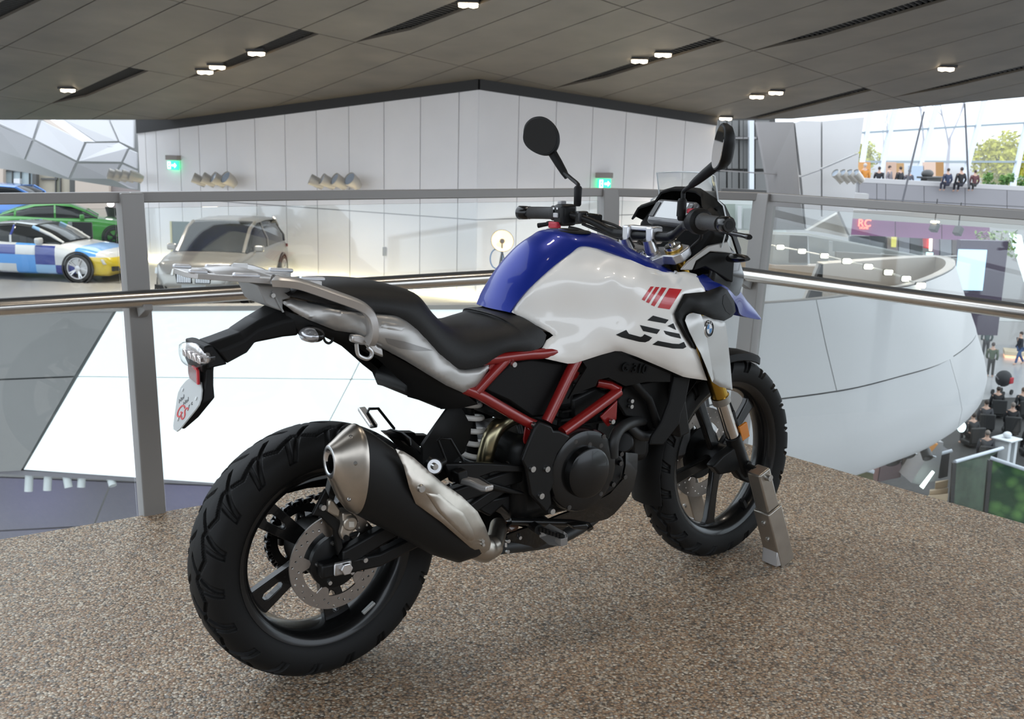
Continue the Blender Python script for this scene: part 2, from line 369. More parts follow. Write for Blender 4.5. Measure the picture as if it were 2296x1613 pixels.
MB().prism(bk, (0, 0, .1)).build('ceiling_backing', M_dark, ceiling, smooth=None)
MB().prism([cpt(-15.5, 30.31), cpt(7.6, 30.31), cpt(7.6, 30.31, .4), cpt(-15.5, 30.31, .4)], HD*.1).prism([cpt(7.6, 30.31), cpt(14.6, 26.11), cpt(14.6, 26.11, .4), cpt(7.6, 30.31, .4)], HD*.1).build('edge_fascia', mat('fascia', (.12, .11, .10), .6), ceiling, smooth=None)
for (n, k) in sorted(slots):
    a0 = Aline(k); p0, p1 = isect(a0, Xline(n-1)), isect(a0, Xline(n)); a1 = Aline(k+1); r1 = isect(a1, Xline(n)); u = V((r1[0]-p1[0], r1[1]-p1[1])).normalized()
    m = MB(); cnt = 46
    for i in range(cnt):
        t = (i+1)/(cnt+1); s_, d_ = p0[0]+(p1[0]-p0[0])*t, p0[1]+(p1[1]-p0[1])*t
        if not (-9 < d_ < 30 and -15.4 < s_ < 14.5 and (d_ > 16.8 or s_ > -2.2)): continue
        wd = SW*min(1, t/.28*.85+ (0 if t < .28 else .15))
        m.obox(cpt(s_, d_, .07), cpt(s_+u.x*wd, d_+u.y*wd, .07), .02, .05)
    if m.v: m.build('vent_slats', M_slat, ceiling, smooth=None, kind='stuff')
# ================================================================== the white tower
M_tow = mat('white_cladding', (.88, .87, .875), .55, var=.03, vscale=.8)
M_black = mat('black_trim', (.018, .018, .018), .5)
ZF = -2.5                                                # upper car deck
T0 = PZ(1066, 671, ZF); T1 = PZ(322, 584, ZF); T2 = PD(1584, 622, 30.); T2.z = ZF
tower = struct('wall_tower')
def wall_panels(A, B, xs, ztop, zj, parent, m, th=.06, gap=.012, nm='panel', zbot=ZF):
    A, B = V(A), V(B); t = (B-A); n_ = V((t.y, -t.x, 0)).normalized()
    if n_.dot(CAM-A) > 0: n_ = -n_
    L_ = [0]+xs+[1]
    for i in range(len(L_)-1):
        u0, u1 = L_[i], L_[i+1]; p0, p1 = A+t*u0, A+t*u1
        za, zb = ztop(u0), ztop(u1); rows = [(zbot, zbot, zj, zj), (zj, zj, za, zb)] if zj else [(zbot, zbot, za, zb)]
        for (a0, b0, a1, b1) in rows:
            q = [V((p0.x, p0.y, a0)), V((p1.x, p1.y, b0)), V((p1.x, p1.y, b1)), V((p0.x, p0.y, a1))]
            MB().prism(shrink(q, gap), n_*th).build(nm, m, parent, smooth=None)
    q = [V((A.x, A.y, zbot)), V((B.x, B.y, zbot)), V((B.x, B.y, ztop(1))), V((A.x, A.y, ztop(0)))]
    MB().prism([p+n_*.035 for p in q], n_*.3).build('backing', mat('joint_grey', (.34, .34, .345), .7), parent, smooth=None)
def ufrac(A, B, px, py):                                  # where image column px meets the wall A-B
    n_ = V(((B-A).y, -(B-A).x, 0)).normalized(); p = PP(px, py, A, n_); return (p-A).dot(B-A)/(B-A).length_squared
def ztopL(u):
    p = T0+(T1-T0)*u; s, d = (p-CAM).dot(SD), (p-CAM).dot(HD); return cz(s, d)+.06
xsL = [ufrac(T0, T1, x, 400) for x in (1027, 942, 861, 783, 711, 641, 574, 510, 449, 406, 354, 330)]
wall_panels(T0, T1, xsL, ztopL, -.62, tower, M_tow)
def ztopR(u):
    p = T0+(T2-T0)*u; s, d = (p-CAM).dot(SD), (p-CAM).dot(HD); return cz(s, d)+.06
xsR = [ufrac(T0, T2, x, 400) for x in (1160, 1243, 1324, 1398, 1466, 1530)]
wall_panels(T0, T2, xsR, ztopR, -.62, tower, M_tow)
# return faces at both far ends
T3 = T1+HD*7+SD*-.4; T4 = T2+HD*8+SD*.2
for A, B in ((T1, T3), (T2, T4)):
    MB().prism([V((A.x, A.y, ZF)), V((B.x, B.y, ZF)), V((B.x, B.y, 2.6)), V((A.x, A.y, 1.9 if A is T2 else 1.45))], SD*(.25 if A is T1 else -.25)).build('end_face', M_tow, tower, smooth=None)
# black shadow-gap trim between tower and ceiling
tr = struct('trim_1')
for A, B in ((T0, T1), (T0, T2)):
    n_ = V(((B-A).y, -(B-A).x, 0)).normalized()
    if n_.dot(CAM-A) < 0: n_ = -n_
    N_ = 12
    for i in range(N_):
        pa, pb = A+(B-A)*(i/N_), A+(B-A)*((i+1)/N_)
        za, zb = [cz((p-CAM).dot(SD), (p-CAM).dot(HD)) for p in (pa, pb)]
        MB().prism([V((pa.x, pa.y, za-.23))+n_*.05, V((pb.x, pb.y, zb-.23))+n_*.05, V((pb.x, pb.y, zb+.33))+n_*.05, V((pa.x, pa.y, za+.33))+n_*.05], -n_*.3).build('trim_piece', M_black, tr, smooth=None)
# the recessed light line at the tower's foot
for A, B in ((T0, T1), (T0, T2)):
    n_ = V(((B-A).y, -(B-A).x, 0)).normalized()
    if n_.dot(CAM-A) < 0: n_ = -n_
    MB().obox(A+n_*.05+V((0, 0, .04)), B+n_*.05+V((0, 0, .04)), .06, .05).build('foot_light', mat('cove_light', (1, .9, .6), .5, emit=(1, .86, .50), estr=9.), tower, smooth=None)
# door handle and door leaf joint on the left face
u_ = ufrac(T0, T1, 861, 560); dn = V(((T1-T0).y, -(T1-T0).x, 0)).normalized()
if dn.dot(CAM-T0) < 0: dn = -dn
pd = PP(862, 564, T0+dn*.05, dn)
MB().box(pd, (.09, .05, .22)).build('door_handle', mat('handle_grey', (.35, .36, .37), .4, .6), tower, smooth=None, bevel=.01)
# ================================================================== car deck and its lit front wall
M_deck = mat('deck_concrete', (.30, .295, .285), .42, var=.12, vscale=.6)
E0 = PZ(-260, 712, ZF); E1 = PZ(640, 697, ZF); E2 = PZ(1110, 690, ZF); E3 = PZ(1500, 672, ZF)
def far(p, d): return V((p.x, p.y, 0))+HD*d
deckpoly = [E0, E1, E2, E3, E3+HD*26, E0+HD*34-SD*8, E0-SD*10]
dk_ = MB().prism(deckpoly, (0, 0, -.3)).build('floor_car_deck', M_deck, smooth=None); dk_['kind'] = 'structure'
M_lit = mat('parapet_glow', (.72, .78, .80), .6, emit=(.86, .96, 1), estr=.34)  # parapet facet; its light is put into the material as emission
M_grey = mat('grey_cladding', (.27, .27, .265), .6, var=.05, vscale=.8)
lw = struct('wall_lit')
ZB = -5.95
def onfront(x, y, A, B):                                  # on the vertical plane A-B, leaning a little outward below
    n_ = V(((B-A).y, -(B-A).x, 0)).normalized(); return PP(x, y, A, n_)
nfr = V(((E2-E0).y, -(E2-E0).x, 0)).normalized()
if nfr.dot(CAM-E0) < 0: nfr = -nfr
def fp(x, y, o=0.): return PP(x, y, E0+nfr*o, nfr)
jy = lambda x: 847+ (x-260)*.011                          # horizontal joint
lit = [[(265, 690), (786, 690), (786, 853), (172, 846)], [(172, 846), (740, 853), (690, 925), (690, 1100), (50, 1055)],
       [(786, 690), (1110, 690), (1110, 857), (786, 853)], [(740, 853), (1110, 857), (1110, 1120), (690, 1100), (690, 925)],
       [(1110, 690), (1440, 690), (1440, 861), (1110, 857)], [(1110, 857), (1440, 861), (1440, 1140), (1110, 1120)]]
lit = [[(265, 688), (868, 688), (788, 852), (172, 846)], [(172, 846), (788, 852), (660, 1098), (50, 1055)],
       [(868, 688), (1150, 688), (1150, 857), (788, 852)], [(788, 852), (1150, 857), (1150, 1122), (660, 1098)],
       [(1150, 688), (1440, 688), (1440, 861), (1150, 857)], [(1150, 857), (1440, 861), (1440, 1140), (1150, 1122)]]
for q in lit: MB().prism(shrink([fp(*p, .12) for p in q], .018), -nfr*.1).build('bright_panel', M_lit, lw, smooth=None)
gq = [[(-260, 700), (262, 690), (168, 845), (-260, 862)], [(-260, 862), (168, 845), (48, 1057), (-260, 1076)]]
for q in gq: MB().prism(shrink([fp(*p, .12) for p in q], .018), -nfr*.1).build('grey_panel', M_grey, lw, smooth=None)
MB().prism([fp(-260, 695), fp(1440, 686), fp(1440, 1138), fp(660, 1094), fp(50, 1051), fp(-260, 1072)], -nfr*.25).build('backing', mat('joint_grey2', (.20, .21, .21), .7), lw, smooth=None)
MB().prism([fp(-300, 702, .16), fp(1440, 692, .16), fp(1440, 682, .16), fp(-300, 690, .16)], -nfr*.35).build('coping', M_deck, lw, smooth=None)
# underside recess below the lit wall: violet washed wall and small cylinder spots
M_viol = mat('violet_washed_wall', (.24, .235, .26), .6, var=.08, vscale=.5)
rec = struct('wall_recess')
b0, b1 = fp(-260, 1050), fp(1440, 1138)
MB().prism([b0, b1, b1-nfr*2.2+V((0, 0, -.05)), b0-nfr*2.2+V((0, 0, -.05))], (0, 0, .1)).build('soffit', M_viol, rec, smooth=None)
r0, r1 = b0-nfr*2.0, b1-nfr*2.0
def rp_(x, y): return PP(x, y, r0, nfr)
for q in ([(-260, 1060), (250, 1080), (210, 1180), (-260, 1205)], [(250, 1080), (1440, 1130), (1440, 1250), (300, 1178), (210, 1180)], [(-260, 1205), (210, 1180), (160, 1420), (-260, 1420)], [(210, 1180), (300, 1178), (1440, 1250), (1440, 1500), (160, 1420)]):
    MB().prism(shrink([rp_(*p) for p in q], .02), -nfr*.1).build('wall_panel', M_viol, rec, smooth=None)
M_spotc = mat('spot_white', (.62, .66, .66), .4)
for x, y0, y1, tlt in ((66, 1065, 1100, 0), (108, 1068, 1098, 0), (148, 1068, 1092, .05), (184, 1072, 1091, 0), (247, 1075, 1088, .08)):
    p = PP(x, y0-6, b0-nfr*.15, nfr); p2 = PP(x+(6 if tlt else -2), y1+2, b0-nfr*(.10-tlt), nfr)
    st_ = thing('cylinder_spotlight', {66: 'pale cylinder spotlight under the lit wall, leftmost of the five', 108: 'pale cylinder spotlight second from left under the lit wall', 148: 'tilted pale cylinder spotlight in the middle of five under the lit wall', 184: 'short pale cylinder spotlight second from the balustrade post', 247: 'small tilted cylinder spotlight beside the balustrade post'}[x], 'spotlight', p, group='spotlights under the lit wall')
    MB().cyl(V(), V(p2)-V(p), .085, n=16).build('housing', M_spotc, st_); MB().cyl(V((0, 0, .25)), V((0, 0, -.02)), .03).build('stem', M_spotc, st_)
# violet wash lamps that stain that recess
for x in (60, 420, 900):
    ld = bpy.data.lights.new('violet_wash', 'AREA'); ld.energy = 2.5; ld.color = (.34, .32, 1); ld.size = 1.6; lo = bpy.data.objects.new('violet_wash', ld); COL.objects.link(lo)
    lo.location = PP(x, 1140, b0-nfr*.9, nfr); lo.rotation_euler = (nfr*-1).to_track_quat('-Z', 'Y').to_euler(); ld.spread = math.radians(140)
# ================================================================== ground floor of the hall
ZG = -9.7
gf = MB().prism([SDZ(-40, 2, ZG), SDZ(60, 2, ZG), SDZ(60, 90, ZG), SDZ(-40, 90, ZG)], (0, 0, -.3)).build('floor_ground', mat('ground_floor_stone', (.33, .33, .335), .22, var=.1, vscale=.4), smooth=None); gf['kind'] = 'structure'

# unseen rear wall added behind the camera to block light, with dark window bands
rw = struct('wall_rear_blocker')
MB().prism([SDZ(-7, -20, -10), SDZ(26, -20, -10), SDZ(26, -20, 9), SDZ(-7, -20, 9)], -HD*.4).build('wall_face', mat('rear_wall', (.22, .21, .20), .7), rw, smooth=None)
for zc in (-3.2, .6, 4.4):
    for k in range(10): MB().prism([SDZ(-3.7+3*k, -19.95, zc), SDZ(-1.0+3*k, -19.95, zc), SDZ(-1.0+3*k, -19.95, zc+2.2), SDZ(-3.7+3*k, -19.95, zc+2.2)], -HD*.05).build('window_pane', mat('rear_pane', (.04, .045, .05), .15), rw, smooth=None)
# ================================================================== THE MOTORCYCLE (x forward, y to its left, rear tyre touching the floor at the origin)
import numpy as np
from mathutils.geometry import delaunay_2d_cdt
ZO = {'a': (380, 560, 4.592), 'b': (400, 900, 2.52), 'c': (900, 760, 3.1017), 'd': (1060, 480, 3.4788), 'e': (1120, 250, 3.7032), 'g': (1380, 700, 2.7818), 'h': (540, 1040, 4.0326), 'i': (1380, 400, 4.7441), 'j': (380, 560, 3.2257), 'p': (0, 0, 1.)}
def zp(z, u, v): o = ZO[z]; return o[0]+u/o[2], o[1]+v/o[2]
def S(z, u, v, Y): return PY(*zp(z, u, v), Y)
def SL(z, pts, Y=None): return [S(z, p[0], p[1], p[2] if len(p) > 2 else Y) for p in pts]
Mw = mat('white_paint', (.90, .87, .82), .32, 0., coat=1.)
Mb = mat('blue_metallic_paint', (.009, .025, .25), .34, .28, coat=.3, flake=.15, spec=.25)
Ms = mat('silver_satin_paint', (.42, .405, .385), .42, .65, coat=.25)
Mcast = mat('cast_silver', (.58, .565, .55), .38, .85, bump=.05, bscale=300)
Malu = mat('machined_aluminium', (.72, .72, .73), .28, 1.)
Mblk = mat('black_plastic', (.0055, .0054, .0053), .55, spec=.22, bump=.12, bscale=700)
Mblg = mat('black_gloss', (.005, .005, .005), .25, coat=.2, spec=.35)
Mbls = mat('black_satin_metal', (.0055, .0055, .0055), .42, .1, spec=.3)
Mrub = mat('tyre_rubber', (.0068, .0067, .0066), .60, spec=.24, bump=.1, bscale=400)
Mseat = mat('seat_vinyl', (.0085, .0081, .0078), .46, spec=.35, bump=.35, bscale=900)
Mred = mat('red_frame_paint', (.25, .010, .009), .30, .1, coat=.6)
Mst = mat('brushed_muffler_steel', (.47, .425, .37), .33, 1., var=.08, vscale=40, stretch=(1, 1, 1))
Mchr = mat('chrome', (.80, .80, .80), .08, 1.)
Mgold = mat('gold_anodised', (.50, .31, .055), .25, 1.)
Mdisc = mat('brake_disc_steel', (.33, .30, .275), .38, 1., var=.06, vscale=60)
Mbolt = mat('bolt_zinc', (.55, .55, .54), .3, 1.)
Mlens = glassmat('clear_lens', (.97, .97, .97))
Mwsc = glassmat('windscreen_clear', (.88, .90, .90), refl=1.2)
Mor = mat('orange_reflector', (.62, .20, .02), .2, coat=.6)
Mrr = mat('red_reflector', (.20, .085, .085), .25, coat=.6)
Mrd = mat('red_switch', (.42, .02, .04), .4)
Mmir = mat('mirror_glass', (.78, .80, .82), .02, 1.)
Mdec_r = mat('red_decal', (.56, .022, .03), .35, coat=.8)
Mdec_k = mat('black_decal', (.008, .008, .008), .5, spec=.3)
Mspr = mat('white_spring', (.72, .70, .66), .4)
Mscr = mat('lcd_screen', (.55, .57, .58), .25, coat=.5)
Mhose = mat('rubber_hose', (.014, .014, .014), .5)
bike = thing('motorcycle', 'white and blue motorcycle with red frame tubes parked on the pebble floor', 'motorcycle', (0, 0, 0))
RAKE = math.radians(26.7); SAX = V((-math.sin(RAKE), 0, math.cos(RAKE))); SA0 = V((1.352, 0, .33)); DELTA = math.radians(4.02)
SROT = Matrix.Rotation(DELTA, 3, SAX)
def steer(p): return SA0 + SROT @ (V(p)-SA0)
AR = V((0, 0, .3185)); AF = V((1.42, 0, .3275))
def tps(ctrl):
    P = np.array([(c[0], c[1]) for c in ctrl], float)/100.; Z = np.array([c[2] for c in ctrl], float); n = len(P)
    d = np.linalg.norm(P[:, None]-P[None], axis=2); K = np.where(d > 0, d*d*np.log(d+1e-12), 0)+np.eye(n)*.012
    A = np.zeros((n+3, n+3)); A[:n, :n] = K; A[:n, n] = 1; A[:n, n+1:] = P; A[n, :n] = 1; A[n+1:, :n] = P.T
    W_ = np.linalg.solve(A, np.concatenate([Z, np.zeros(3)]))
    def f(x, y):
        q = np.array([x, y])/100.; r = np.linalg.norm(P-q, axis=1); return float((np.where(r > 0, r*r*np.log(r+1e-12), 0)*W_[:n]).sum()+W_[n]+q@W_[n+1:])
    return f
def inside(p, poly):
    x, y = p; c = False; n = len(poly); j = n-1
    for i in range(n):
        xi, yi = poly[i]; xj, yj = poly[j]
        if (yi > y) != (yj > y) and x < (xj-xi)*(y-yi)/(yj-yi)+xi: c = not c
        j = i
    return c
def bdist(p, segs):
    q = np.array(p); a, b = segs; ab = b-a; t = np.clip(((q-a)*ab).sum(1)/np.maximum((ab*ab).sum(1), 1e-9), 0, 1); return np.sqrt((((a+ab*t[:, None])-q)**2).sum(1)).min()
def panel(name, z, outline, f, m, parent=bike, step=9., thick=.003, curl=0., cw=10., both=True, off=0., label=None, smooth=50, rnd=0):
    o = [zp(z, *p) for p in outline]
    if rnd:
        q = cat_spline([(x, y, 0) for x, y in o], rnd, closed=True); o = [(p.x, p.y) for p in q]
    den = []
    for i in range(len(o)):
        a, b = o[i], o[(i+1) % len(o)]; L = math.hypot(b[0]-a[0], b[1]-a[1]); k = max(1, round(L/step))
        den += [(a[0]+(b[0]-a[0])*t/k, a[1]+(b[1]-a[1])*t/k) for t in range(k)]
    A = np.array(den); segs = (A, np.roll(A, -1, 0)); pts = list(den)
    x0, y0 = A.min(0); x1, y1 = A.max(0); ny = int((y1-y0)/(step*.87))+1
    for j in range(ny+1):
        yy = y0+j*step*.87; xx = x0+(step/2 if j % 2 else 0)
        while xx < x1:
            if inside((xx, yy), den) and bdist((xx, yy), segs) > step*.55: pts.append((xx, yy))
            xx += step
    n = len(den); r = delaunay_2d_cdt([V(p) for p in pts], [(i, (i+1) % n) for i in range(n)], [], 1, 1e-5)
    vs = []
    for p in r[0]:
        Y = f(p.x, p.y)-off
        if curl:
            d = bdist((p.x, p.y), segs); Y += curl*max(0, 1-d/cw)**2
        vs.append(PY(p.x, p.y, Y))
    mb = MB().add(vs, r[2])
    ob = mb.build(name, m, parent, smooth=smooth, label=label, fixn=False)
    # orient normals to the right (-y)
    me = ob.data; s_ = sum(pl.normal.y*pl.area for pl in me.polygons)
    if s_ > 0: me.flip_normals()
    md = ob.modifiers.new('solid', 'SOLIDIFY'); md.thickness = thick; md.offset = -1
    md = ob.modifiers.new('split', 'EDGE_SPLIT'); md.split_angle = math.radians(55)
    if both:
        ml = me.copy(); ml.transform(Matrix.Scale(-1, 4, (0, 1, 0))); ml.flip_normals()
        ol = bpy.data.objects.new(name, ml); COL.objects.link(ol); ol.parent = parent; md = ol.modifiers.new('solid', 'SOLIDIFY'); md.thickness = thick; md.offset = -1; md = ol.modifiers.new('split', 'EDGE_SPLIT'); md.split_angle = math.radians(55)
    return ob
def Fz(z, ctrl): return tps([(*zp(z, c[0], c[1]), c[2]) for c in ctrl])
def prismS(name, z, pts, Y, th, m, parent=bike, bevel=.003, both=False, **k):
    mb = MB().prism(SL(z, pts, Y), (0, th, 0)); o = mb.build(name, m, parent, bevel=bevel, **k)
    if both: MB().prism(SL(z, pts, Y), (0, th, 0)).flip().build(name, m, parent, bevel=bevel, **k)
    return o
def bolt(p, n=(0, -1, 0), r=.007, h=.006, parent=bike, m=None):
    p, n = V(p), V(n).normalized(); b = MB().cyl(p-n*.004, p+n*h, r, r*.85, n=12); b.cyl(p+n*h, p+n*(h+.0005), r*.45, n=6)
    return b.build('bolt', m or Mbolt, parent)
# ------------------------------------------------------------------ tyres
def tyre(name, c, prof, pitch, gmin, steerf=None):
    half = cat_spline([(y, r, 0) for y, r in prof], 9); half = [(p.x, p.y) for p in half]
    ring = half + [(-y, r) for y, r in half[-2::-1]]
    m = len(ring); R = prof[-1][1]; NT = 1180; vs = []; hw = max(p[0] for p in ring)
    # arc position across tread from centre
    arc = [0]*m; mid = len(half)-1
    for i in range(mid+1, m): arc[i] = arc[i-1]+math.dist(ring[i], ring[i-1])
    for i in range(mid-1, -1, -1): arc[i] = arc[i+1]-math.dist(ring[i], ring[i+1])
    nr = []
    for i in range(m):
        a, b = ring[max(i-1, 0)], ring[min(i+1, m-1)]; t = (b[0]-a[0], b[1]-a[1]); l = math.hypot(*t); nr.append((-t[1]/l*-1, t[0]/l*-1))
    smax = arc[-1]*.62; P = 2*math.pi*R/pitch
    for k in range(NT):
        th = 2*math.pi*k/NT; u = th*R
        for i in range(m):
            y, r = ring[i]; s = abs(arc[i]); side = 1 if arc[i] >= 0 else -1
            g = 1e9
            if s < smax*1.02:
                uu = u + (P/2 if side < 0 else 0)
                # diagonal groove
                d = ((uu - 1.15*s + .35*s*s/smax + P/2) % P)-P/2; g = abs(d)*.72
                # zig-zag ring groove
                zz = smax*.42 + smax*.11*(abs(((uu/P*1.) % 1.)-.5)*4-1); g = min(g, abs(s-zz)*.9)
                # short shoulder groove
                if s > zz:
                    d = ((uu + P*.45 - .35*s + P/2) % P)-P/2; g = min(g, abs(d)*.8)
            dep = 0.
            if g < .0062: q_ = min(1., (.0062-g)/.0032); dep = .0075*q_*q_*(3-2*q_)
            if s > smax: dep = 0
            nx, nz = nr[i]
            rr, yy = r, y
            if dep:
                # inward along section normal
                cx, cyr = 0, R-.06; vx, vr = y-cx, r-cyr; l = math.hypot(vx, vr); yy -= vx/l*dep; rr -= vr/l*dep
            p = V((c.x+rr*math.cos(th), c.y+yy, c.z+rr*math.sin(th))); vs.append(steerf(p) if steerf else p)
    fs = []
    for k in range(NT):
        k2 = (k+1) % NT
        for i in range(m-1): fs.append((k*m+i, k*m+i+1, k2*m+i+1, k2*m+i))
        fs.append((k*m+m-1, k*m, k2*m, k2*m+m-1))
    return MB().add(vs, fs).build(name, Mrub, bike, smooth=38)
tyre('rear_tyre', AR, [(.050, .218), (.060, .226), (.070, .240), (.0752, .262), (.0735, .284), (.0640, .300), (.0450, .3125), (.0230, .3185), (0, .3200)], 19, .28)
tyre('front_tyre', AF, [(.034, .243), (.043, .250), (.0515, .264), (.0560, .284), (.0545, .301), (.0460, .3145), (.0300, .3235), (.0150, .3280), (0, .3295)], 22, .29, steer)
# ------------------------------------------------------------------ wheels
def spoke_ring(ang, c, r0, r1, w0, w1, th, slot, yo=0.):
    e = lambda r, t: V((c.x+r*math.cos(ang)-t*math.sin(ang), c.y+yo-th/2, c.z+r*math.sin(ang)+t*math.cos(ang)))
    m = MB()
    if slot:
        s0, s1, sw = slot; rm = (s0+s1)/2; wm = (w0+w1)/2
        o = [e(r0, -w0/2), e(s0, -wm*.5), e(s1, -wm*.62), e(r1, -w1/2), e(r1, w1/2), e(s1, wm*.62), e(s0, wm*.5), e(r0, w0/2)]
        i_ = [e(s0, -sw*.1), e(s0+(s1-s0)*.15, -sw*.4), e(s1-.01, -sw*.5), e(s1, -sw*.2), e(s1, sw*.2), e(s1-.01, sw*.5), e(s0+(s1-s0)*.15, sw*.4), e(s0, sw*.1)]
        m.ring(o, i_, (0, th, 0))
    else:
        m.prism([e(r0, -w0/2), e((r0+r1)/2, -min(w0, w1)*.42), e(r1-.02, -w1*.36), e(r1, -w1/2), e(r1, w1/2), e(r1-.02, w1*.36), e((r0+r1)/2, min(w0, w1)*.42), e(r0, w0/2)], (0, th, 0))
    return m
rim = MB().lathe(AR-V((0, .064, 0)), (0, 1, 0), [(0, .2285), (.0035, .231), (.007, .229), (.012, .216), (.03, .208), (.064, .200), (.098, .208), (.116, .216), (.121, .229), (.1245, .231), (.128, .2285), (.126, .219), (.118, .206), (.098, .197), (.064, .190), (.03, .197), (.010, .206), (.002, .219), (0, .2285)], n=96).build('rear_rim', Mblg, bike)
for k in range(5): spoke_ring(math.radians(212+72*k), AR, .045, .2, .036, .072, .024, (.118, .178, .020)).build('spoke', Mblg, rim, bevel=.005)
MB().lathe(AR-V((0, .085, 0)), (0, 1, 0), [(0, .012), (0, .045), (.02, .058), (.06, .060), (.11, .058), (.15, .062), (.165, .05), (.165, .012)], n=36).build('hub', Mbls, rim)
for k, (r, t, dy) in enumerate(((.203, 304, -.05),)):
    a = math.radians(t); p = AR+V((r*math.cos(a), dy, r*math.sin(a))); tg = V((-math.sin(a), 0, math.cos(a)))
    MB().obox(p-tg*.02, p+tg*.02, .012, .008, up=V((math.cos(a), 0, math.sin(a)))).build('balance_weight', mat('weight_grey', (.35, .35, .34), .4, .6), rim, bevel=.002)
fr = MB().lathe(AF-V((0, .045, 0)), (0, 1, 0), [(0, .2535), (.003, .256), (.006, .254), (.010, .243), (.025, .235), (.045, .229), (.065, .235), (.080, .243), (.084, .254), (.087, .256), (.09, .2535), (.088, .245), (.08, .232), (.065, .225), (.045, .219), (.025, .225), (.010, .232), (.002, .245), (0, .2535)], n=96).xf(steer).build('front_rim', Mblg, bike)
for k in range(5): spoke_ring(math.radians(262+72*k), AF, .03, .226, .040, .056, .022, None).xf(steer).build('spoke', Mblg, fr, bevel=.005)
MB().lathe(AF-V((0, .07, 0)), (0, 1, 0), [(0, .012), (0, .03), (.03, .045), (.07, .046), (.11, .046), (.14, .04), (.14, .012)], n=30).xf(steer).build('hub', Mbls, fr)
a = math.radians(302); p = AF+V((.222*math.cos(a), -.03, .222*math.sin(a)))
MB().obox(p, p-V((math.cos(a), 0, math.sin(a)))*.03, .02, .012).xf(steer).build('valve', Mblk, fr)
# ------------------------------------------------------------------ brake discs with drilled holes
def disc(name, c, y, ri, ro, n, th, tabs, sf=None):
    m = MB(); hr = .0032; rows = [.30, .55, .78]
    for k in range(n):
        a0, a1 = 2*math.pi*k/n, 2*math.pi*(k+1)/n; am = (a0+a1)/2; rm = ri+(ro-ri)*rows[k % 3]
        P = lambda r, a, yy: V((c.x+r*math.cos(a), yy, c.z+r*math.sin(a)))
        outer = [(ri, a0), (ri, am), (ri, a1), (rm, a1), (ro, a1), (ro, am), (ro, a0), (rm, a0)]
        ang = [math.atan2(r-rm, -(a-am)*rm) for r, a in outer]
        for yy in (y, y+th):
            o = len(m.v); m.v += [P(r, a, yy) for r, a in outer]
            m.v += [V((c.x, yy, c.z))+V((math.cos(am), 0, math.sin(am)))*(rm+hr*math.sin(t))+V((math.sin(am), 0, -math.cos(am)))*(hr*math.cos(t)) for t in ang]
            for i in range(8): m.f.append((o+i, o+(i+1) % 8, o+8+(i+1) % 8, o+8+i))
        o = len(m.v)-32
        for i in range(8): m.f.append((o+8+i, o+8+(i+1) % 8, o+24+(i+1) % 8, o+24+i))
        m.f += [(o+0, o+1, o+17, o+16), (o+1, o+2, o+18, o+17), (o+4, o+5, o+21, o+20), (o+5, o+6, o+22, o+21)]
    if sf: m.xf(sf)
    d = m.build(name, Mdisc, bike, smooth=None, fixn=False)
    for k in range(tabs):
        a = math.radians(30+360/tabs*k); e = lambda r, t, yy: V((c.x+r*math.cos(a)-t*math.sin(a), yy, c.z+r*math.sin(a)+t*math.cos(a)))
        t_ = MB().prism([e(ri+.003, -.020, y+.0005), e(ri-.018, -.009, y+.0005), e(ri-.022, 0, y+.0005), e(ri-.018, .009, y+.0005), e(ri+.003, .020, y+.0005)], (0, th-.001, 0))
        if sf: t_.xf(sf)
        t_.build('disc_tab', Mdisc, d, smooth=None)
    return d
rd = disc('rear_brake_disc', AR, -.098, .0875, .120, 48, .005, 5)
MB().lathe(AR+V((0, -.103, 0)), (0, 1, 0), [(0, .02), (0, .06), (.004, .066), (.018, .066), (.02, .05)], n=36).build('disc_carrier', Mbls, rd)
for k in range(5): a = math.radians(30+72*k); bolt(AR+V((.052*math.cos(a), -.104, .052*math.sin(a))), r=.006, parent=rd)
fd = disc('front_brake_disc', AF, .062, .105, .150, 48, .005, 5, steer)
MB().lathe(AF+V((0, .060, 0)), (0, 1, 0), [(0, .02), (0, .085), (.006, .09), (.012, .085), (.012, .02)], n=36).xf(steer).build('disc_carrier', Mbls, fd)
# ------------------------------------------------------------------ sprocket and chain (left side)
def ringy(c, ri, ro, y, th, n, bump=0., tooth=1):
    m = MB(); o = [V((c.x+(ro+(bump if i % 2 else 0))*math.cos(2*math.pi*i/n), y, c.z+(ro+(bump if i % 2 else 0))*math.sin(2*math.pi*i/n))) for i in range(n)]
    i_ = [V((c.x+ri*math.cos(2*math.pi*i/n), y, c.z+ri*math.sin(2*math.pi*i/n))) for i in range(n)]
    return m.ring(o, i_, (0, th, 0))
sp = ringy(AR, .066, .088, .092, .006, 80, .004).build('sprocket', Mbls, bike, smooth=None)
for k in range(5):
    a = math.radians(20+72*k); e = lambda r, t: V((AR.x+r*math.cos(a)-t*math.sin(a), .088, AR.z+r*math.sin(a)+t*math.cos(a)))
    MB().prism([e(.03, -.014), e(.068, -.010), e(.068, .010), e(.03, .014)], (0, .012, 0)).build('sprocket_arm', Mbls, sp, bevel=.002)
    bolt(e(.058, 0)+V((0, -.002, 0)), parent=sp, r=.006)
FSP = V((.50, 0, .43)); chain_pts = []
def taut(c1, r1, c2, r2, sgn):
    d = (c2-c1); L = d.length; t = d/L; n = V((-t.z, 0, t.x))*sgn; al = math.asin((r1-r2)/L); u = n*math.cos(al)+t*math.sin(al); return c1+u*r1, c2+u*r2
u1, u2 = taut(AR, .094, FSP, .036, 1); l1, l2 = taut(AR, .094, FSP, .036, -1)
a_u = math.atan2(u1.z-AR.z, u1.x-AR.x); a_l = math.atan2(l1.z-AR.z, l1.x-AR.x)
if a_l < a_u: a_l += 2*math.pi
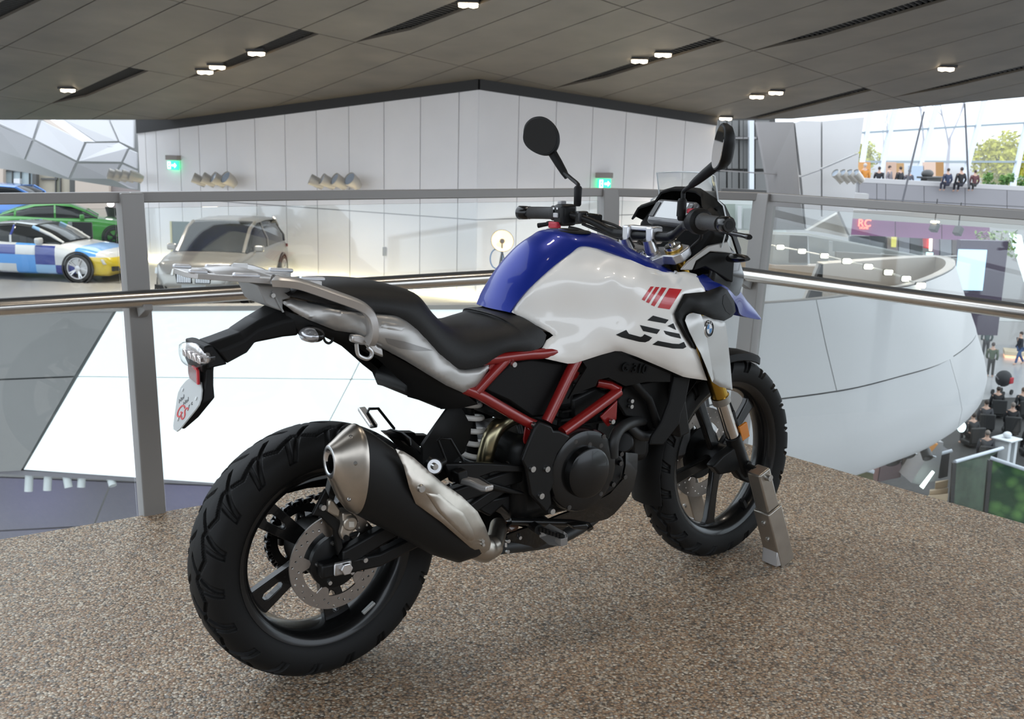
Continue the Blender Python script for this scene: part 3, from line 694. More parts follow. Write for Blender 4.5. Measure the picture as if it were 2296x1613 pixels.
for i in range(25): t = a_u+(a_l-a_u)*i/24; chain_pts.append(AR+V((.094*math.cos(t), 0, .094*math.sin(t))))
chain = MB()
path = [u2+(u1-u2)*i/32 for i in range(32)]+chain_pts+[l1+(l2-l1)*(i+1)/32 for i in range(32)]
for i in range(len(path)-1):
    p, q_ = path[i], path[i+1]
    if (p-q_).length < 1e-4: continue
    for yy in ((.0985,) if i % 2 else (.0855,)): chain.obox(p+V((0, yy, 0))-(q_-p)*.12, q_+V((0, yy, 0))+(q_-p)*.12, .003, .012, up=V((0, 0, 1)) if abs((q_-p).normalized().z) < .9 else V((1, 0, 0)))
    chain.cyl(p+V((0, .084, 0)), p+V((0, .100, 0)), .0055, n=8)
chain.build('drive_chain', mat('chain_steel', (.10, .10, .10), .3, .9), bike, smooth=None, kind='stuff')
prismS('chain_guard', 'p', [(640, 1100), (700, 1080), (760, 1068), (880, 1050), (880, 1062), (760, 1090), (690, 1096), (645, 1108)], .10, .03, Mblk)
# ------------------------------------------------------------------ swing arm, axle, caliper
ax_ = MB().cyl(AR+V((0, -.152, 0)), AR+V((0, .14, 0)), .010).build('rear_axle', Mbolt, bike)
MB().cyl(AR+V((0, -.147, 0)), AR+V((0, -.158, 0)), .0155, n=6).build('axle_nut', Malu, ax_, smooth=None, bevel=.002)
sw = MB()
for s in (-1, 1):
    y = s*.122
    top_ = [V((-.045, y, .345)), V((.10, y, .385)), V((.30, s*.118, .43)), V((.53, s*.11, .455))]
    sw.loft([[V((p.x, p.y-.016, p.z+h)) for h in (-.022 if i else -.026,)] + [V((p.x, p.y+.016, p.z-.022)), V((p.x, p.y+.016, p.z+.022)), V((p.x, p.y-.016, p.z+.022))] for i, p in enumerate([V((.0, y, .335)), V((.11, y, .372)), V((.30, s*.118, .43)), V((.55, s*.11, .455))])])
    sw.loft([[V((p.x, p.y-.016, p.z-.018)), V((p.x, p.y+.016, p.z-.018)), V((p.x, p.y+.016, p.z+.018)), V((p.x, p.y-.016, p.z+.018))] for p in [V((-.055, y, .315)), V((.10, y, .312)), V((.28, s*.118, .355)), V((.50, s*.11, .435))]])
    sw.loft([[V((p.x-.012, p.y-.013, p.z)), V((p.x-.012, p.y+.013, p.z)), V((p.x+.012, p.y+.013, p.z)), V((p.x+.012, p.y-.013, p.z))] for p in [V((.20, y, .335)), V((.24, y, .41))]])
sw.obox(V((.46, -.12, .45)), V((.46, .12, .45)), .06, .07)
swo = sw.build('swing_arm', Mbls, bike, bevel=.006)
for s in (-1, 1): MB().box(AR+V((-.004, s*.142, 0)), (.046, .010, .034)).build('axle_adjuster', mat('adjuster_grey', (.45, .44, .43), .35, .9), swo, bevel=.006)
bolt(V((.055, -.141, .325)), parent=swo)
cal = MB().cyl(S('h', 1000, 545, -.150), S('h', 1000, 545, -.150)+V((0, .05, 0)), .0185, n=24)
cal.prism(SL('h', [(800, 330), (840, 330), (905, 420), (890, 490), (835, 470), (790, 440)], -.14), (0, .04, 0))
cal.prism(SL('h', [(920, 450), (1000, 440), (1060, 500), (1040, 600), (990, 640), (985, 690), (930, 700), (905, 640), (930, 540)], -.143), (0, .045, 0))
calo = cal.build('rear_brake_caliper', mat('caliper_bronze', (.42, .37, .31), .35, .8), bike, bevel=.004)
bolt(S('h', 955, 672, -.146), parent=calo, m=Mblk); bolt(S('h', 740, 395, -.14), r=.008, parent=calo)
prismS('caliper_bracket', 'h', [(650, 470), (770, 230), (800, 300), (800, 440), (900, 520), (930, 760), (880, 840), (840, 600), (720, 480)], -.128, .012, Mbls)
prismS('caliper_stamp', 'h', [(980, 525), (1025, 525), (1025, 575), (980, 575)], -.1515, .001, mat('stamp_pale', (.66, .62, .55), .5), calo, bevel=0)
# ------------------------------------------------------------------ muffler
MYC = -.205
def moval(tp, bt, wb, n=40, k=2.2, y=MYC):                 # oval ring from a top and a bottom point on the muffler's middle plane
    T_, B_ = PY(*tp, y), PY(*bt, y); c = (T_+B_)/2; a = (T_-B_)/2; o = []
    for i in range(n):
        t = 2*math.pi*i/n; ct, st = math.cos(t), math.sin(t); o.append(c+a*math.copysign(abs(ct)**(2/k), ct)+V((0, 1, 0))*(math.copysign(abs(st)**(2/k), st)*wb))
    return o
muf = MB().loft([moval((800, 953), (787, 1148), .062), moval((835, 972), (828, 1171), .0625), moval((885, 1008), (895, 1204), .062), moval((950, 1055), (965, 1243), .060), moval((1010, 1112), (1020, 1260), .055), moval((1052, 1160), (1052, 1250), .045), moval((1080, 1195), (1075, 1243), .03)]).build('muffler', mat('muffler_black', (.008, .0078, .0075), .5, .1, spec=.3), bike, smooth=60)
cap = MB().loft([moval((738, 1000), (738, 1074), .030, k=2), moval((741, 997), (741, 1078), .034, k=2), moval((752, 988), (748, 1094), .041, k=2), moval((772, 970), (762, 1124), .053, k=2.1), moval((792, 955), (778, 1145), .062), moval((800, 951), (786, 1150), .0650), moval((804, 953), (790, 1152), .0650)], cap=False).build('end_cap', Mst, muf, smooth=60)
MB().loft([moval((738, 1000), (738, 1074), .030, k=2), moval((736, 1006), (736, 1069), .026, k=2), moval((739, 1013), (739, 1062), .020, k=2), moval((772, 1022), (772, 1068), .019, k=2)], cap=False).build('outlet_ring', mat('outlet_bright', (.72, .72, .73), .25, 1.), muf, smooth=60)
MB().loft([moval((742, 1020), (742, 1055), .0155, k=2), moval((790, 1040), (790, 1075), .0155, k=2), moval((790, 1044), (790, 1071), .012, k=2), moval((743, 1024), (743, 1051), .012, k=2)], cap=False).build('inner_pipe', Mbls, muf, smooth=60)
MB().loft([moval((772, 1020), (772, 1070), .021, k=2), moval((774, 1021), (774, 1071), .021, k=2)]).build('outlet_baffle', Mbls, muf)
rr_ = moval((776, 967), (765, 1128), .055, n=360, k=2.1); rc0 = sum(rr_, V())/360
for ang_ in (25, 75, 140): pa = rr_[(360-ang_) % 360]; bolt(pa, n=(pa-rc0-V((.03, 0, -.02))).normalized(), r=.005, h=.003, parent=muf)
hs = Fz('p', [(887, 1007, -.268), (928, 1027, -.262), (987, 1079, -.258), (1071, 1154, -.250), (1100, 1217, -.240), (1094, 1237, -.240), (1071, 1241, -.246), (932, 1130, -.273), (908, 1051, -.278), (960, 1090, -.284), (1020, 1150, -.276), (1060, 1200, -.266)])
sh = panel('heat_shield', 'p', [(887, 1007), (905, 1013), (928, 1027), (987, 1079), (1035, 1113), (1071, 1148), (1088, 1180), (1101, 1217), (1098, 1235), (1086, 1241), (1066, 1238), (990, 1172), (932, 1130), (918, 1095), (905, 1045)], hs, Mst, muf, step=6, thick=.004, curl=.004, cw=6, both=False)
panel('shield_emboss', 'p', [(956, 1107), (985, 1108), (1040, 1152), (1060, 1190), (1066, 1212), (1050, 1214), (985, 1150)], hs, Mst, muf, step=4.5, thick=.003, curl=.003, cw=6, both=False, off=.005)
for p in ((945, 1096), (1082, 1214), (1083, 1222)): bolt(PY(p[0], p[1], hs(*p)-.003), r=.010 if p[0] < 1000 else .005, h=.004, parent=muf)
lp = cat_spline([PY(1062, 1222, -.205), PY(1088, 1232, -.20), PY(1106, 1222, -.18), PY(1114, 1200, -.14), PY(1118, 1180, -.09)], 6)
MB().tube(lp, [.034]*7+[.030]*5+[.024]*(len(lp)-12), n=20).build('link_pipe', Mst, muf)
MB().tube(cat_spline([PY(1085, 1050, -.06), PY(1092, 1010, -.07), PY(1110, 965, -.07), PY(1150, 935, -.05), PY(1180, 940, -.02)], 6), .023, n=20).build('exhaust_pipe', mat('heated_steel', (.36, .32, .20), .28, 1.), muf)
# ------------------------------------------------------------------ rear shock, hugger
shock = MB(); sa, sb = V((.42, 0, .70)), V((.47, 0, .46))
spring = [sa+(sb-sa)*(i/90)+V((math.cos(i/90*2*math.pi*6.5)*.038, math.sin(i/90*2*math.pi*6.5)*.038, 0)) for i in range(91)]
so = MB().tube(spring, .0075, n=8).build('shock_spring', Mspr, bike)
MB().cyl(sa+V((0, 0, .03)), sb-V((0, 0, .03)), .018).build('shock_body', Mbls, so); MB().cyl(sa+V((0, 0, .01)), sa+V((-.005, 0, .05)), .034).build('shock_collar', mat('shock_silver', (.6, .6, .6), .35, .9), so)
fl_ = Fz('c', [(330, 480, -.07), (420, 490, -.065), (490, 640, -.05), (450, 740, -.05), (320, 860, -.07), (150, 850, -.09), (160, 740, -.09), (300, 660, -.09)])
panel('splash_flap', 'c', [(325, 485), (400, 470), (430, 500), (485, 610), (480, 690), (455, 740), (440, 790), (330, 880), (150, 880), (150, 740), (250, 590)], fl_, Mblk, step=8, thick=.01, both=False)
hg = []
for i in range(9):
    a = math.radians(4+44*i/8); hg.append([AR+V((r*math.cos(a), y, r*math.sin(a))) for r, y in ((.338, -.07), (.352, -.05), (.358, 0), (.352, .05), (.338, .07), (.334, .07), (.348, .05), (.354, 0), (.348, -.05), (.334, -.07))])
MB().loft(hg).build('hugger', Mblk, bike)
prismS('hugger_arm', 'j', [(1560, 1325), (1780, 1325), (1785, 1345), (1880, 1345), (1900, 1420), (1740, 1430), (1700, 1390), (1600, 1360)], .02, .03, Mbls)
# ------------------------------------------------------------------ frame
def redtube(name, pts, r=.0135, both=True):
    MB().tube(pts, r, n=14).build(name, Mred, bike)
    if both: MB().tube(pts, r, n=14).flip().build(name, Mred, bike)
redtube('frame_rear_tube', cat_spline(SL('c', [(430, 345, -.115), (545, 390, -.125), (700, 480, -.13), (860, 570, -.135), (925, 600, -.14)]), 5), .0145)
redtube('frame_seat_strut', SL('c', [(520, 370, -.125), (640, 240, -.128), (740, 135, -.13)]), .0135)
redtube('frame_top_tube', cat_spline(SL('c', [(560, 150, -.12), (700, 130, -.13), (880, 108, -.135), (1000, 100, -.135), (1250, 60, -.13)]), 5), .0145)
redtube('frame_down_tube', SL('c', [(1235, 120, -.135), (1170, 240, -.138), (1090, 410, -.142), (1010, 575, -.145)]), .0155)
redtube('frame_front_tube', SL('c', [(1510, 365, -.135), (1300, 520, -.142), (1120, 650, -.148)]), .0155)
redtube('frame_cross_tube', SL('c', [(1360, 305, -.11), (1450, 320, -.125), (1515, 358, -.135)]), .013)
prismS('frame_gusset', 'c', [(1385, 545), (1505, 425), (1500, 560), (1440, 615)], -.135, .008, Mred, both=True)
prismS('frame_gusset', 'c', [(640, 130), (760, 118), (720, 165), (640, 250), (610, 215)], -.127, .012, Mred, both=True)
prismS('frame_bracket', 'c', [(865, 600), (905, 640), (860, 760), (850, 700)], -.12, .006, Mred)
prismS('frame_bracket', 'c', [(740, 650), (820, 640), (815, 700), (720, 740), (700, 790), (705, 740)], .06, .01, mat('bright_red_part', (.5, .02, .03), .35, coat=.5))
prismS('frame_bracket', 'c', [(1195, 215), (1245, 235), (1225, 275), (1190, 300), (1175, 330), (1185, 260)], -.13, .008, Mred)
for p in ((925, 600), (780, 178), (1465, 575), (1310, 130)): bolt(S('c', *p, -.158 if p[0] == 925 else -.146), r=.008)
prismS('side_cover', 'c', [(575, 350), (760, 165), (900, 135), (1150, 170), (1130, 250), (1000, 545), (905, 552), (810, 485), (745, 440), (600, 375)], -.118, .02, Mblk, both=True, bevel=.008)
# ------------------------------------------------------------------ engine
eng = MB().box((.66, 0, .43), (.30, .26, .24)).build('crankcase', Mbls, bike, bevel=.04, bseg=4)
CC_ = S('c', 1270, 920, -.17)
MB().lathe(CC_, (0, -1, 0), [(-.06, .118), (-.01, .118), (.0, .112), (.004, .100), (.004, .072), (.024, .070), (.028, .064), (.028, 0)], n=48).build('clutch_cover', Mblg, eng)
prismS('generator_cover', 'c', [(1080, 830), (1180, 700), (1350, 660), (1480, 720), (1560, 840), (1540, 980), (1480, 1060), (1380, 1130), (1180, 1190), (1060, 1160), (1045, 1000)], -.158, .05, Mbls, eng, bevel=.012)
prismS('frame_plate', 'c', [(960, 575), (1050, 610), (1060, 640), (1100, 640), (1180, 680), (1090, 800), (1060, 880), (1065, 960), (1075, 990), (1040, 1065), (1050, 1150), (1010, 1210), (900, 1090), (865, 900), (840, 850), (930, 620)], -.172, .014, Mbls, bike, both=True, bevel=.005)
for p in ((910, 905), (1010, 905), (970, 1092), (1045, 1200)): bolt(S('c', *p, -.174), r=.0095)
for p in ((1380, 740), (1303, 733), (1400, 678), (1205, 712), (1525, 800), (1520, 865), (1410, 905), (1550, 960), (1468, 1012), (1380, 1075), (1160, 1170)): bolt(S('c', *p, -.168), r=.008, m=mat('bolt_dark', (.12, .12, .12), .3, 1.))
cyl_ = MB(); cs = V((.76, 0, .50)); ct_ = V((.80, 0, .74))
cyl_.loft([[cs+(ct_-cs)*t+V((sx_*.075, sy*.085, 0)) for sx_, sy in ((-1, -1), (1, -1), (1, 1), (-1, 1))] for t in (0, 1)])
cy = cyl_.build('cylinder_block', Mbls, bike, bevel=.02)
for i in range(7): MB().box(cs+(ct_-cs)*(.2+.1*i), (.175, .19, .006)).build('cooling_fin', Mbls, cy, smooth=None)
prismS('cylinder_head_cover', 'c', [(1180, 420), (1360, 330), (1480, 400), (1300, 560), (1200, 600)], -.10, .2, Mbls, bike, bevel=.01)
MB().box((.60, 0, .70), (.26, .20, .20)).build('airbox', Mblk, bike, bevel=.02)
MB().box((.42, 0, .74), (.20, .20, .10)).build('battery_tray', Mblk, bike, bevel=.01)
hz = lambda n, pts, r, **k: MB().tube(cat_spline(pts, 6), r, n=12).build(n, Mhose, bike, **k)
hz('coolant_hose', SL('c', [(1690, 565, -.10), (1580, 590, -.14), (1510, 640, -.16), (1475, 720, -.168), (1470, 820, -.165)]), .016)
hz('coolant_hose', SL('c', [(1380, 740, -.16), (1430, 770, -.15), (1420, 830, -.15)]), .009)
hz('breather_hose', SL('c', [(820, 600, -.06), (835, 700, -.08), (800, 820, -.09), (740, 870, -.09)]), .008)
MB().cyl(S('c', 1540, 720, -.15), S('c', 1540, 720, -.08), .03, n=20).build('water_pump', Mbls, bike, bevel=.004)
# starter / lower frame details
prismS('rear_set_plate', 'c', [(300, 870), (560, 865), (850, 880), (860, 930), (650, 930), (560, 960), (620, 1000), (860, 1070), (860, 1090), (780, 1085), (480, 1010), (350, 1000), (330, 950)], -.150, .016, Mbls, bike, bevel=.004)
prismS('lower_bracket', 'c', [(500, 1150), (780, 1080), (900, 1090), (960, 1200), (900, 1260), (770, 1240), (700, 1170), (620, 1240), (560, 1210)], -.10, .03, Mbls, bike, bevel=.006)
prismS('side_stand_bracket', 'c', [(740, 1180), (800, 1100), (960, 1200), (1040, 1260), (1010, 1340), (900, 1330), (790, 1300), (745, 1240)], -.08, .05, Mbls, bike, bevel=.006)
bp_ = MB()
for s in (0, 1):
    pass
bash = Fz('c', [(1640, 800, -.10), (1630, 960, -.11), (1590, 1070, -.115), (1440, 1240, -.11), (1310, 1280, -.105), (1060, 1380, -.09), (850, 1480, -.07), (720, 1400, -.09), (1000, 1270, -.13), (1350, 1170, -.14), (1520, 1020, -.13), (1580, 850, -.12)])
panel('bash_plate', 'c', [(1560, 790), (1645, 800), (1640, 920), (1615, 1040), (1560, 1130), (1480, 1220), (1430, 1255), (1310, 1285), (1160, 1300), (1070, 1370), (1040, 1410), (960, 1450), (850, 1488), (800, 1478), (770, 1460), (700, 1480), (705, 1380), (800, 1340), (960, 1290), (1100, 1230), (1300, 1160), (1450, 1080), (1540, 980), (1560, 880)], bash, Mblg, step=8, thick=.006)
for p in ((740, 1405), (820, 1382), (735, 1478)): bolt(S('c', *p, -.10), r=.006)
prismS('bash_slot', 'c', [(722, 1420), (735, 1420), (735, 1450), (722, 1450)], -.098, .002, mat('slot_pale', (.5, .46, .42), .6), bike, bevel=0)
# footpegs, brake pedal
pg = MB().prism(SL('c', [(960, 1330, -.20), (1030, 1285, -.20), (1130, 1340, -.285), (1158, 1360, -.295), (1155, 1385, -.295), (1110, 1395, -.29), (1030, 1385, -.22)], None), (0, 0, -.02)).build('foot_peg', mat('peg_steel', (.30, .29, .28), .45, .7), bike, bevel=.004)
for i in range(7):
    a_ = S('c', 975+24*i, 1338+8*i, -.21-.012*i); MB().box(a_+V((0, 0, .004)), (.008, .012, .012)).build('peg_tooth', Mbls, pg, smooth=None)
MB().cyl(S('c', 900, 1290, -.12), S('c', 960, 1330, -.20), .013).build('peg_mount', Mbls, pg)
pp = MB().loft([[p+V((0, 0, h)) + V((d, 0, 0)) for d, h in ((-.012*k, -.008), (.012*k, -.008), (.014*k, .008), (-.010*k, .008))] for p, k in ((S('c', 420, 985, -.175), 1.3), (S('c', 500, 1000, -.205), 1.2), (S('c', 580, 1040, -.235), 1.), (S('c', 618, 1040, -.25), .9))]).build('passenger_peg', Mcast, bike, bevel=.004)
MB().obox(S('c', 375, 965, -.17), S('c', 440, 940, -.17), .03, .03).build('peg_hinge', Mbls, pp, bevel=.003)
MB().cyl(S('c', 230, 888, -.17), S('c', 230, 888, -.185), .020, .017, n=24).build('peg_washer', Malu, pp); bolt(S('c', 230, 888, -.186), r=.009, parent=pp)
MB().cyl(S('c', 175, 850, -.15), S('c', 230, 888, -.165), .016).build('muffler_hanger', Mbls, bike)
MB().tube(SL('c', [(260, 870, -.16), (300, 850, -.16)]), .01).build('hanger_stub', Mbls, bike)
MB().tube(SL('c', [(310, 850, -.13), (255, 705, -.13), (275, 692, -.13), (340, 697, -.13), (430, 850, -.13)]), .0035, n=8).build('cable_guide', Mbls, bike)
MB().tube(SL('j', [(1490, 1280, .12), (1430, 1180, .12), (1445, 1152, .12), (1510, 1150, .12), (1625, 1295, .12), (1610, 1330, .12)]), .004, n=8).build('cable_guide', Mbls, bike)
MB().loft([[p+V((0, 0, h)) + V((d, 0, 0)) for d, h in ((-.012, -.006), (.012, -.006), (.012, .006), (-.012, .006))] for p in (S('j', 1480, 1280, .15), S('j', 1430, 1210, .20), S('j', 1388, 1150, .25))]).build('passenger_peg', Mcast, bike, bevel=.004)
MB().tube(SL('c', [(720, 1330, -.10), (760, 1270, -.13), (1180, 1280, -.16), (1300, 1300, -.19), (1315, 1325, -.20)]), .010, n=10).build('brake_pedal', Mblg, bike)
prismS('pedal_pad', 'c', [(1190, 1300), (1290, 1290), (1320, 1315), (1290, 1335), (1200, 1325)], -.20, .03, Mblg, bike)
MB().cyl(S('c', 745, 1300, -.10), S('c', 780, 1290, -.12), .018, n=14).build('brake_reservoir', mat('amber_dark', (.10, .05, .03), .2, coat=.5), bike)
# ------------------------------------------------------------------ bodywork: white tank side panels
fw = Fz('d', [(300, 765, -.078), (430, 590, -.092), (640, 400, -.096), (830, 258, -.093), (960, 265, -.094), (1200, 345, -.108), (1480, 445, -.132), (1660, 450, -.150), (1745, 470, -.155), (1815, 605, -.190), (1650, 625, -.208), (1575, 780, -.214), (1740, 1060, -.224), (1830, 1300, -.205), (1640, 1270, -.205), (1480, 1200, -.192), (1280, 1115, -.185), (1130, 1075, -.18), (1000, 1100, -.17), (760, 1168, -.155), (490, 1112, -.145), (430, 1075, -.142), (560, 1000, -.135), (590, 920, -.128), (450, 845, -.105),
    (760, 500, -.130), (930, 520, -.150), (1100, 565, -.174), (1400, 740, -.212), (1280, 500, -.190), (1100, 470, -.168), (900, 430, -.130), (850, 380, -.110), (880, 320, -.098), (1020, 370, -.112), (1180, 420, -.140), (1130, 920, -.196), (850, 1060, -.165), (640, 780, -.118), (800, 760, -.136), (950, 760, -.158), (1150, 780, -.186), (1500, 900, -.217), (1450, 620, -.206), (1450, 1080, -.214), (1150, 1020, -.197), (500, 660, -.105), (1600, 1160, -.222)])
wout = [(300, 765), (340, 690), (430, 590), (520, 503), (640, 398), (760, 308), (815, 265), (845, 251), (880, 247), (960, 263), (1080, 298), (1200, 345), (1350, 410), (1480, 445), (1580, 455), (1660, 450), (1745, 470), (1772, 530), (1805, 575), (1815, 605), (1650, 625), (1600, 720), (1575, 780), (1600, 850), (1650, 950), (1700, 1030), (1740, 1060), (1770, 1130), (1830, 1300), (1700, 1282), (1640, 1270), (1480, 1200), (1280, 1115), (1160, 1072), (1110, 1070), (1000, 1100), (860, 1145), (790, 1166), (740, 1168), (700, 1160), (490, 1112), (430, 1075), (500, 1085), (545, 1040), (575, 985), (628, 948), (600, 925), (450, 845)]
wp = panel('tank_side_panel', 'd', wout, fw, Mw, step=7.5, thick=.004, curl=.006, cw=7)
red = [[(1388, 566), (1413, 566), (1340, 678), (1320, 668)], [(1428, 569), (1457, 571), (1374, 697), (1352, 687)], [(1474, 573), (1513, 576), (1417, 722), (1391, 710)], [(1533, 579), (1632, 588), (1535, 745), (1443, 731)]]
for q_ in red: panel('red_stripe_decal', 'd', q_, fw, Mdec_r, wp, step=6, thick=.0004, off=.0011)
gs = [[(1407, 793), (1529, 826), (1503, 855), (1362, 830)], [(1305, 867), (1462, 903), (1437, 937), (1330, 914)], [(1198, 905), (1218, 935), (1310, 960), (1325, 955), (1340, 938), (1400, 965), (1375, 990), (1345, 1002), (1300, 998), (1160, 963), (1117, 943)],
      [(1520, 874), (1565, 853), (1588, 906)], [(1490, 910), (1612, 935), (1626, 973), (1545, 955), (1505, 938)], [(1445, 990), (1560, 1012), (1610, 1015), (1648, 998), (1667, 1038), (1640, 1052), (1560, 1050), (1402, 1020)]]
for q_ in gs: panel('letter_decal', 'd', q_, fw, Mdec_k, wp, step=6, thick=.0004, off=.0011)
bolt(S('d', 1582, 455, -.145), n=(0, -.4, 1), r=.006, h=.003)
# ------------------------------------------------------------------ blue tank
def section(E, T, n=9, bulge=.35, left=True):
    # E right edge, T crown on the middle plane; rounded half section, mirrored
    E, T = V(E), V((T.x, 0, T.z)); half = []
    c1 = E+V(((T.x-E.x)*.15, (T.y-E.y)*.12, (T.z-E.z)*(.30+bulge))); c2 = V((T.x, T.y+(E.y-T.y)*(.35+bulge*.3), T.z))
    for i in range(n+1):
        t = i/n; half.append((1-t)**3*E+3*(1-t)**2*t*c1+3*(1-t)*t*t*c2+t**3*T)
    return half + [V((p.x, -p.y, p.z)) for p in half[-2::-1]]
tE = [(288, 768, -.077), (338, 692, -.083), (428, 592, -.091), (520, 505, -.095), (640, 400, -.095), (760, 310, -.093), (845, 252, -.092), (960, 263, -.093), (1080, 298, -.100), (1200, 345, -.107), (1350, 410, -.118), (1480, 446, -.131), (1580, 458, -.140)]
tT = [(125, 733), (150, 650), (215, 500), (300, 365), (405, 240), (500, 170), (590, 124), (800, 123), (960, 152), (1080, 200), (1230, 285), (1390, 370), (1500, 430)]
secs = [section(S('d', *e_), S('d', *t_, 0.), bulge=.35) for e_, t_ in zip(tE, tT)]
rows = []
for j in range(len(secs[0])): rows.append(cat_spline([s_[j] for s_ in secs], 5))
tank = MB().loft([[r_[i] for r_ in rows] for i in range(len(rows[0]))], closed=False, cap=False).build('fuel_tank', Mb, bike, smooth=70, solid=.006)
fc = S('d', 800, 128, 0.)
MB().lathe(V((.765, 0, 1.076)), (.04, 0, 1), [(0, .062), (.004, .062), (.006, .056), (.006, .03), (.009, .028), (.009, 0)], n=36).build('filler_cap', Mbls, tank)
panel('tank_seam', 'd', [(285, 770), (337, 690), (427, 590), (518, 503), (640, 397), (760, 306), (826, 256), (840, 262), (772, 320), (652, 412), (532, 516), (440, 602), (352, 698), (300, 770)], lambda x, y: fw(x, y)+.006, mat('seam_blue', (.008, .02, .12), .4, coat=.6), tank, step=6, thick=.004)
# ------------------------------------------------------------------ seat
sR = [('j', 860, 335, -.085), ('j', 1000, 365, -.105), ('j', 1150, 400, -.118), ('j', 1400, 445, -.128), ('j', 1600, 470, -.132), ('j', 1720, 520, -.132), ('j', 1850, 650, -.130), ('j', 1980, 790, -.130), ('j', 2095, 862, -.132), ('c', 560, 192, -.135), ('d', 250, 1083, -.142), ('d', 450, 1070, -.145), ('d', 545, 1030, -.138), ('d', 575, 945, -.128)]
sT = [('j', 860, 235), ('j', 1000, 208), ('j', 1200, 204), ('j', 1420, 216), ('j', 1600, 252), ('j', 1700, 296), ('j', 1790, 408), ('j', 1870, 478), ('j', 1960, 512), ('j', 2070, 512), ('j', 2180, 490), ('j', 2258, 462), ('d', 60, 752), ('d', 200, 742)]
def sect2(E, T, n=10):
    E, T = V(E), V((T.x, 0, T.z)); hw = abs(E.y); h = T.z-E.z; o = []
    inner = V((E.x, E.y*.80, E.z+.004)); o.append(inner)
    o.append(E)
    for i in range(1, n+1):
        a = math.pi/2*i/n; ca, sa_ = math.cos(a)**.62, math.sin(a)**.85
        y = E.y*(ca)*1.04 if i < n else 0; z = E.z+h*sa_; x = E.x+(T.x-E.x)*(sa_)
        o.append(V((x, y, z)))
    return o + [V((p.x, -p.y, p.z)) for p in o[-2::-1]]
secs = [sect2(S(e_[0], e_[1], e_[2], e_[3]), S(*t_, 0.)) for e_, t_ in zip(sR, sT)]
rows = [cat_spline([s_[j] for s_ in secs], 4) for j in range(len(secs[0]))]
MB().loft([[r_[i] for r_ in rows] for i in range(len(rows[0]))], closed=True, cap=True).build('seat', Mseat, bike, smooth=60)
# ------------------------------------------------------------------ silver tail panels
ft = Fz('j', [(805, 378, -.065), (900, 450, -.085), (1000, 500, -.105), (1200, 570, -.128), (1340, 605, -.137), (1600, 740, -.145), (1850, 890, -.145), (2120, 1035, -.140), (2225, 975, -.137), (2330, 830, -.132), (2110, 868, -.136), (1950, 735, -.134), (1800, 575, -.135), (1640, 470, -.136), (1400, 450, -.130), (1000, 375, -.09), (880, 358, -.07), (1200, 480, -.140), (1500, 600, -.156), (1800, 760, -.158), (2000, 880, -.150), (1690, 600, -.158), (1100, 470, -.122)])
tp = panel('tail_side_panel', 'j', [(805, 378), (830, 372), (880, 358), (1000, 378), (1200, 425), (1400, 455), (1520, 462), (1640, 474), (1720, 520), (1800, 575), (1870, 655), (1950, 738), (2050, 830), (2100, 864), (2140, 868), (2230, 855), (2300, 838), (2330, 832), (2260, 940), (2225, 985), (2122, 1036), (2000, 982), (1850, 892), (1700, 800), (1600, 745), (1480, 685), (1340, 606), (1200, 585), (1100, 545), (1000, 505), (900, 450), (840, 405)], ft, Ms, step=7.5, thick=.004, curl=.010, cw=9)
panel('tail_panel_groove', 'j', [(1560, 640), (1700, 665), (1910, 730), (1800, 735), (1660, 715), (1580, 680)], ft, mat('silver_groove', (.26, .25, .24), .45, .6), tp, step=6, thick=.0006, off=.0012)
panel('tail_panel_inset', 'j', [(1520, 515), (1690, 545), (1705, 560), (1680, 590), (1600, 580), (1530, 565)], ft, Ms, tp, step=6, thick=.002, off=.003, curl=.003, cw=6)
panel('tail_trim', 'j', [(985, 372), (1200, 402), (1430, 428), (1640, 458), (1700, 490), (1640, 474), (1400, 452), (1200, 424), (1000, 382)], lambda x, y: ft(x, y)+.004, Mbls, tp, step=6, thick=.003)
# black under-tail
ub = Fz('j', [(830, 450, -.06), (1000, 520, -.09), (1340, 620, -.122), (1850, 920, -.12), (2100, 1050, -.12), (1960, 1150, -.09), (1720, 1000, -.09), (1490, 780, -.10), (930, 600, -.075)])
panel('under_tail', 'j', [(830, 440), (1000, 500), (1200, 580), (1340, 605), (1480, 690), (1850, 895), (2120, 1036), (2160, 1060), (2230, 1120), (2100, 1150), (1960, 1155), (1950, 1130), (1720, 1065), (1718, 985), (1650, 930), (1510, 795), (1340, 700), (1190, 640), (930, 612), (870, 560)], ub, Mblk, step=9, thick=.02, curl=.004)
prismS('battery_box_skirt', 'j', [(1716, 985), (1790, 900), (1950, 985), (2150, 1060), (2240, 1120), (2100, 1150), (1960, 1158), (1940, 1130), (1722, 1062)], -.085, .17, Mblk, bike, bevel=.01)
# ------------------------------------------------------------------ luggage rack and grab rails
rk = MB()
def rz_(u, v):                                            # on the sloping rack plane
    o = V((-.29, 0, 1.0265)); n_ = V((.0195, 0, .19)).normalized(); return PP(*zp('a', u, v), o, n_)
def rkp(x, y): return V((x, y, 1.0265-(x+.29)*.1026))
deck = [rkp(-.318, .035), rkp(-.318, -.035), rkp(-.30, -.062), rkp(-.20, -.088), rkp(-.09, -.108), rkp(-.03, -.104), rkp(-.03, -.06), rkp(-.11, -.03), rkp(-.11, .03), rkp(-.03, .06), rkp(-.03, .104), rkp(-.09, .108), rkp(-.20, .088), rkp(-.30, .062)]
hole = [rkp(-.27, .03), rkp(-.27, -.03), rkp(-.262, -.038), rkp(-.2, -.055), rkp(-.15, -.055), rkp(-.14, -.05), rkp(-.14, -.02), rkp(-.14, -.01), rkp(-.14, .01), rkp(-.14, .02), rkp(-.14, .05), rkp(-.15, .055), rkp(-.2, .055), rkp(-.262, .038)]
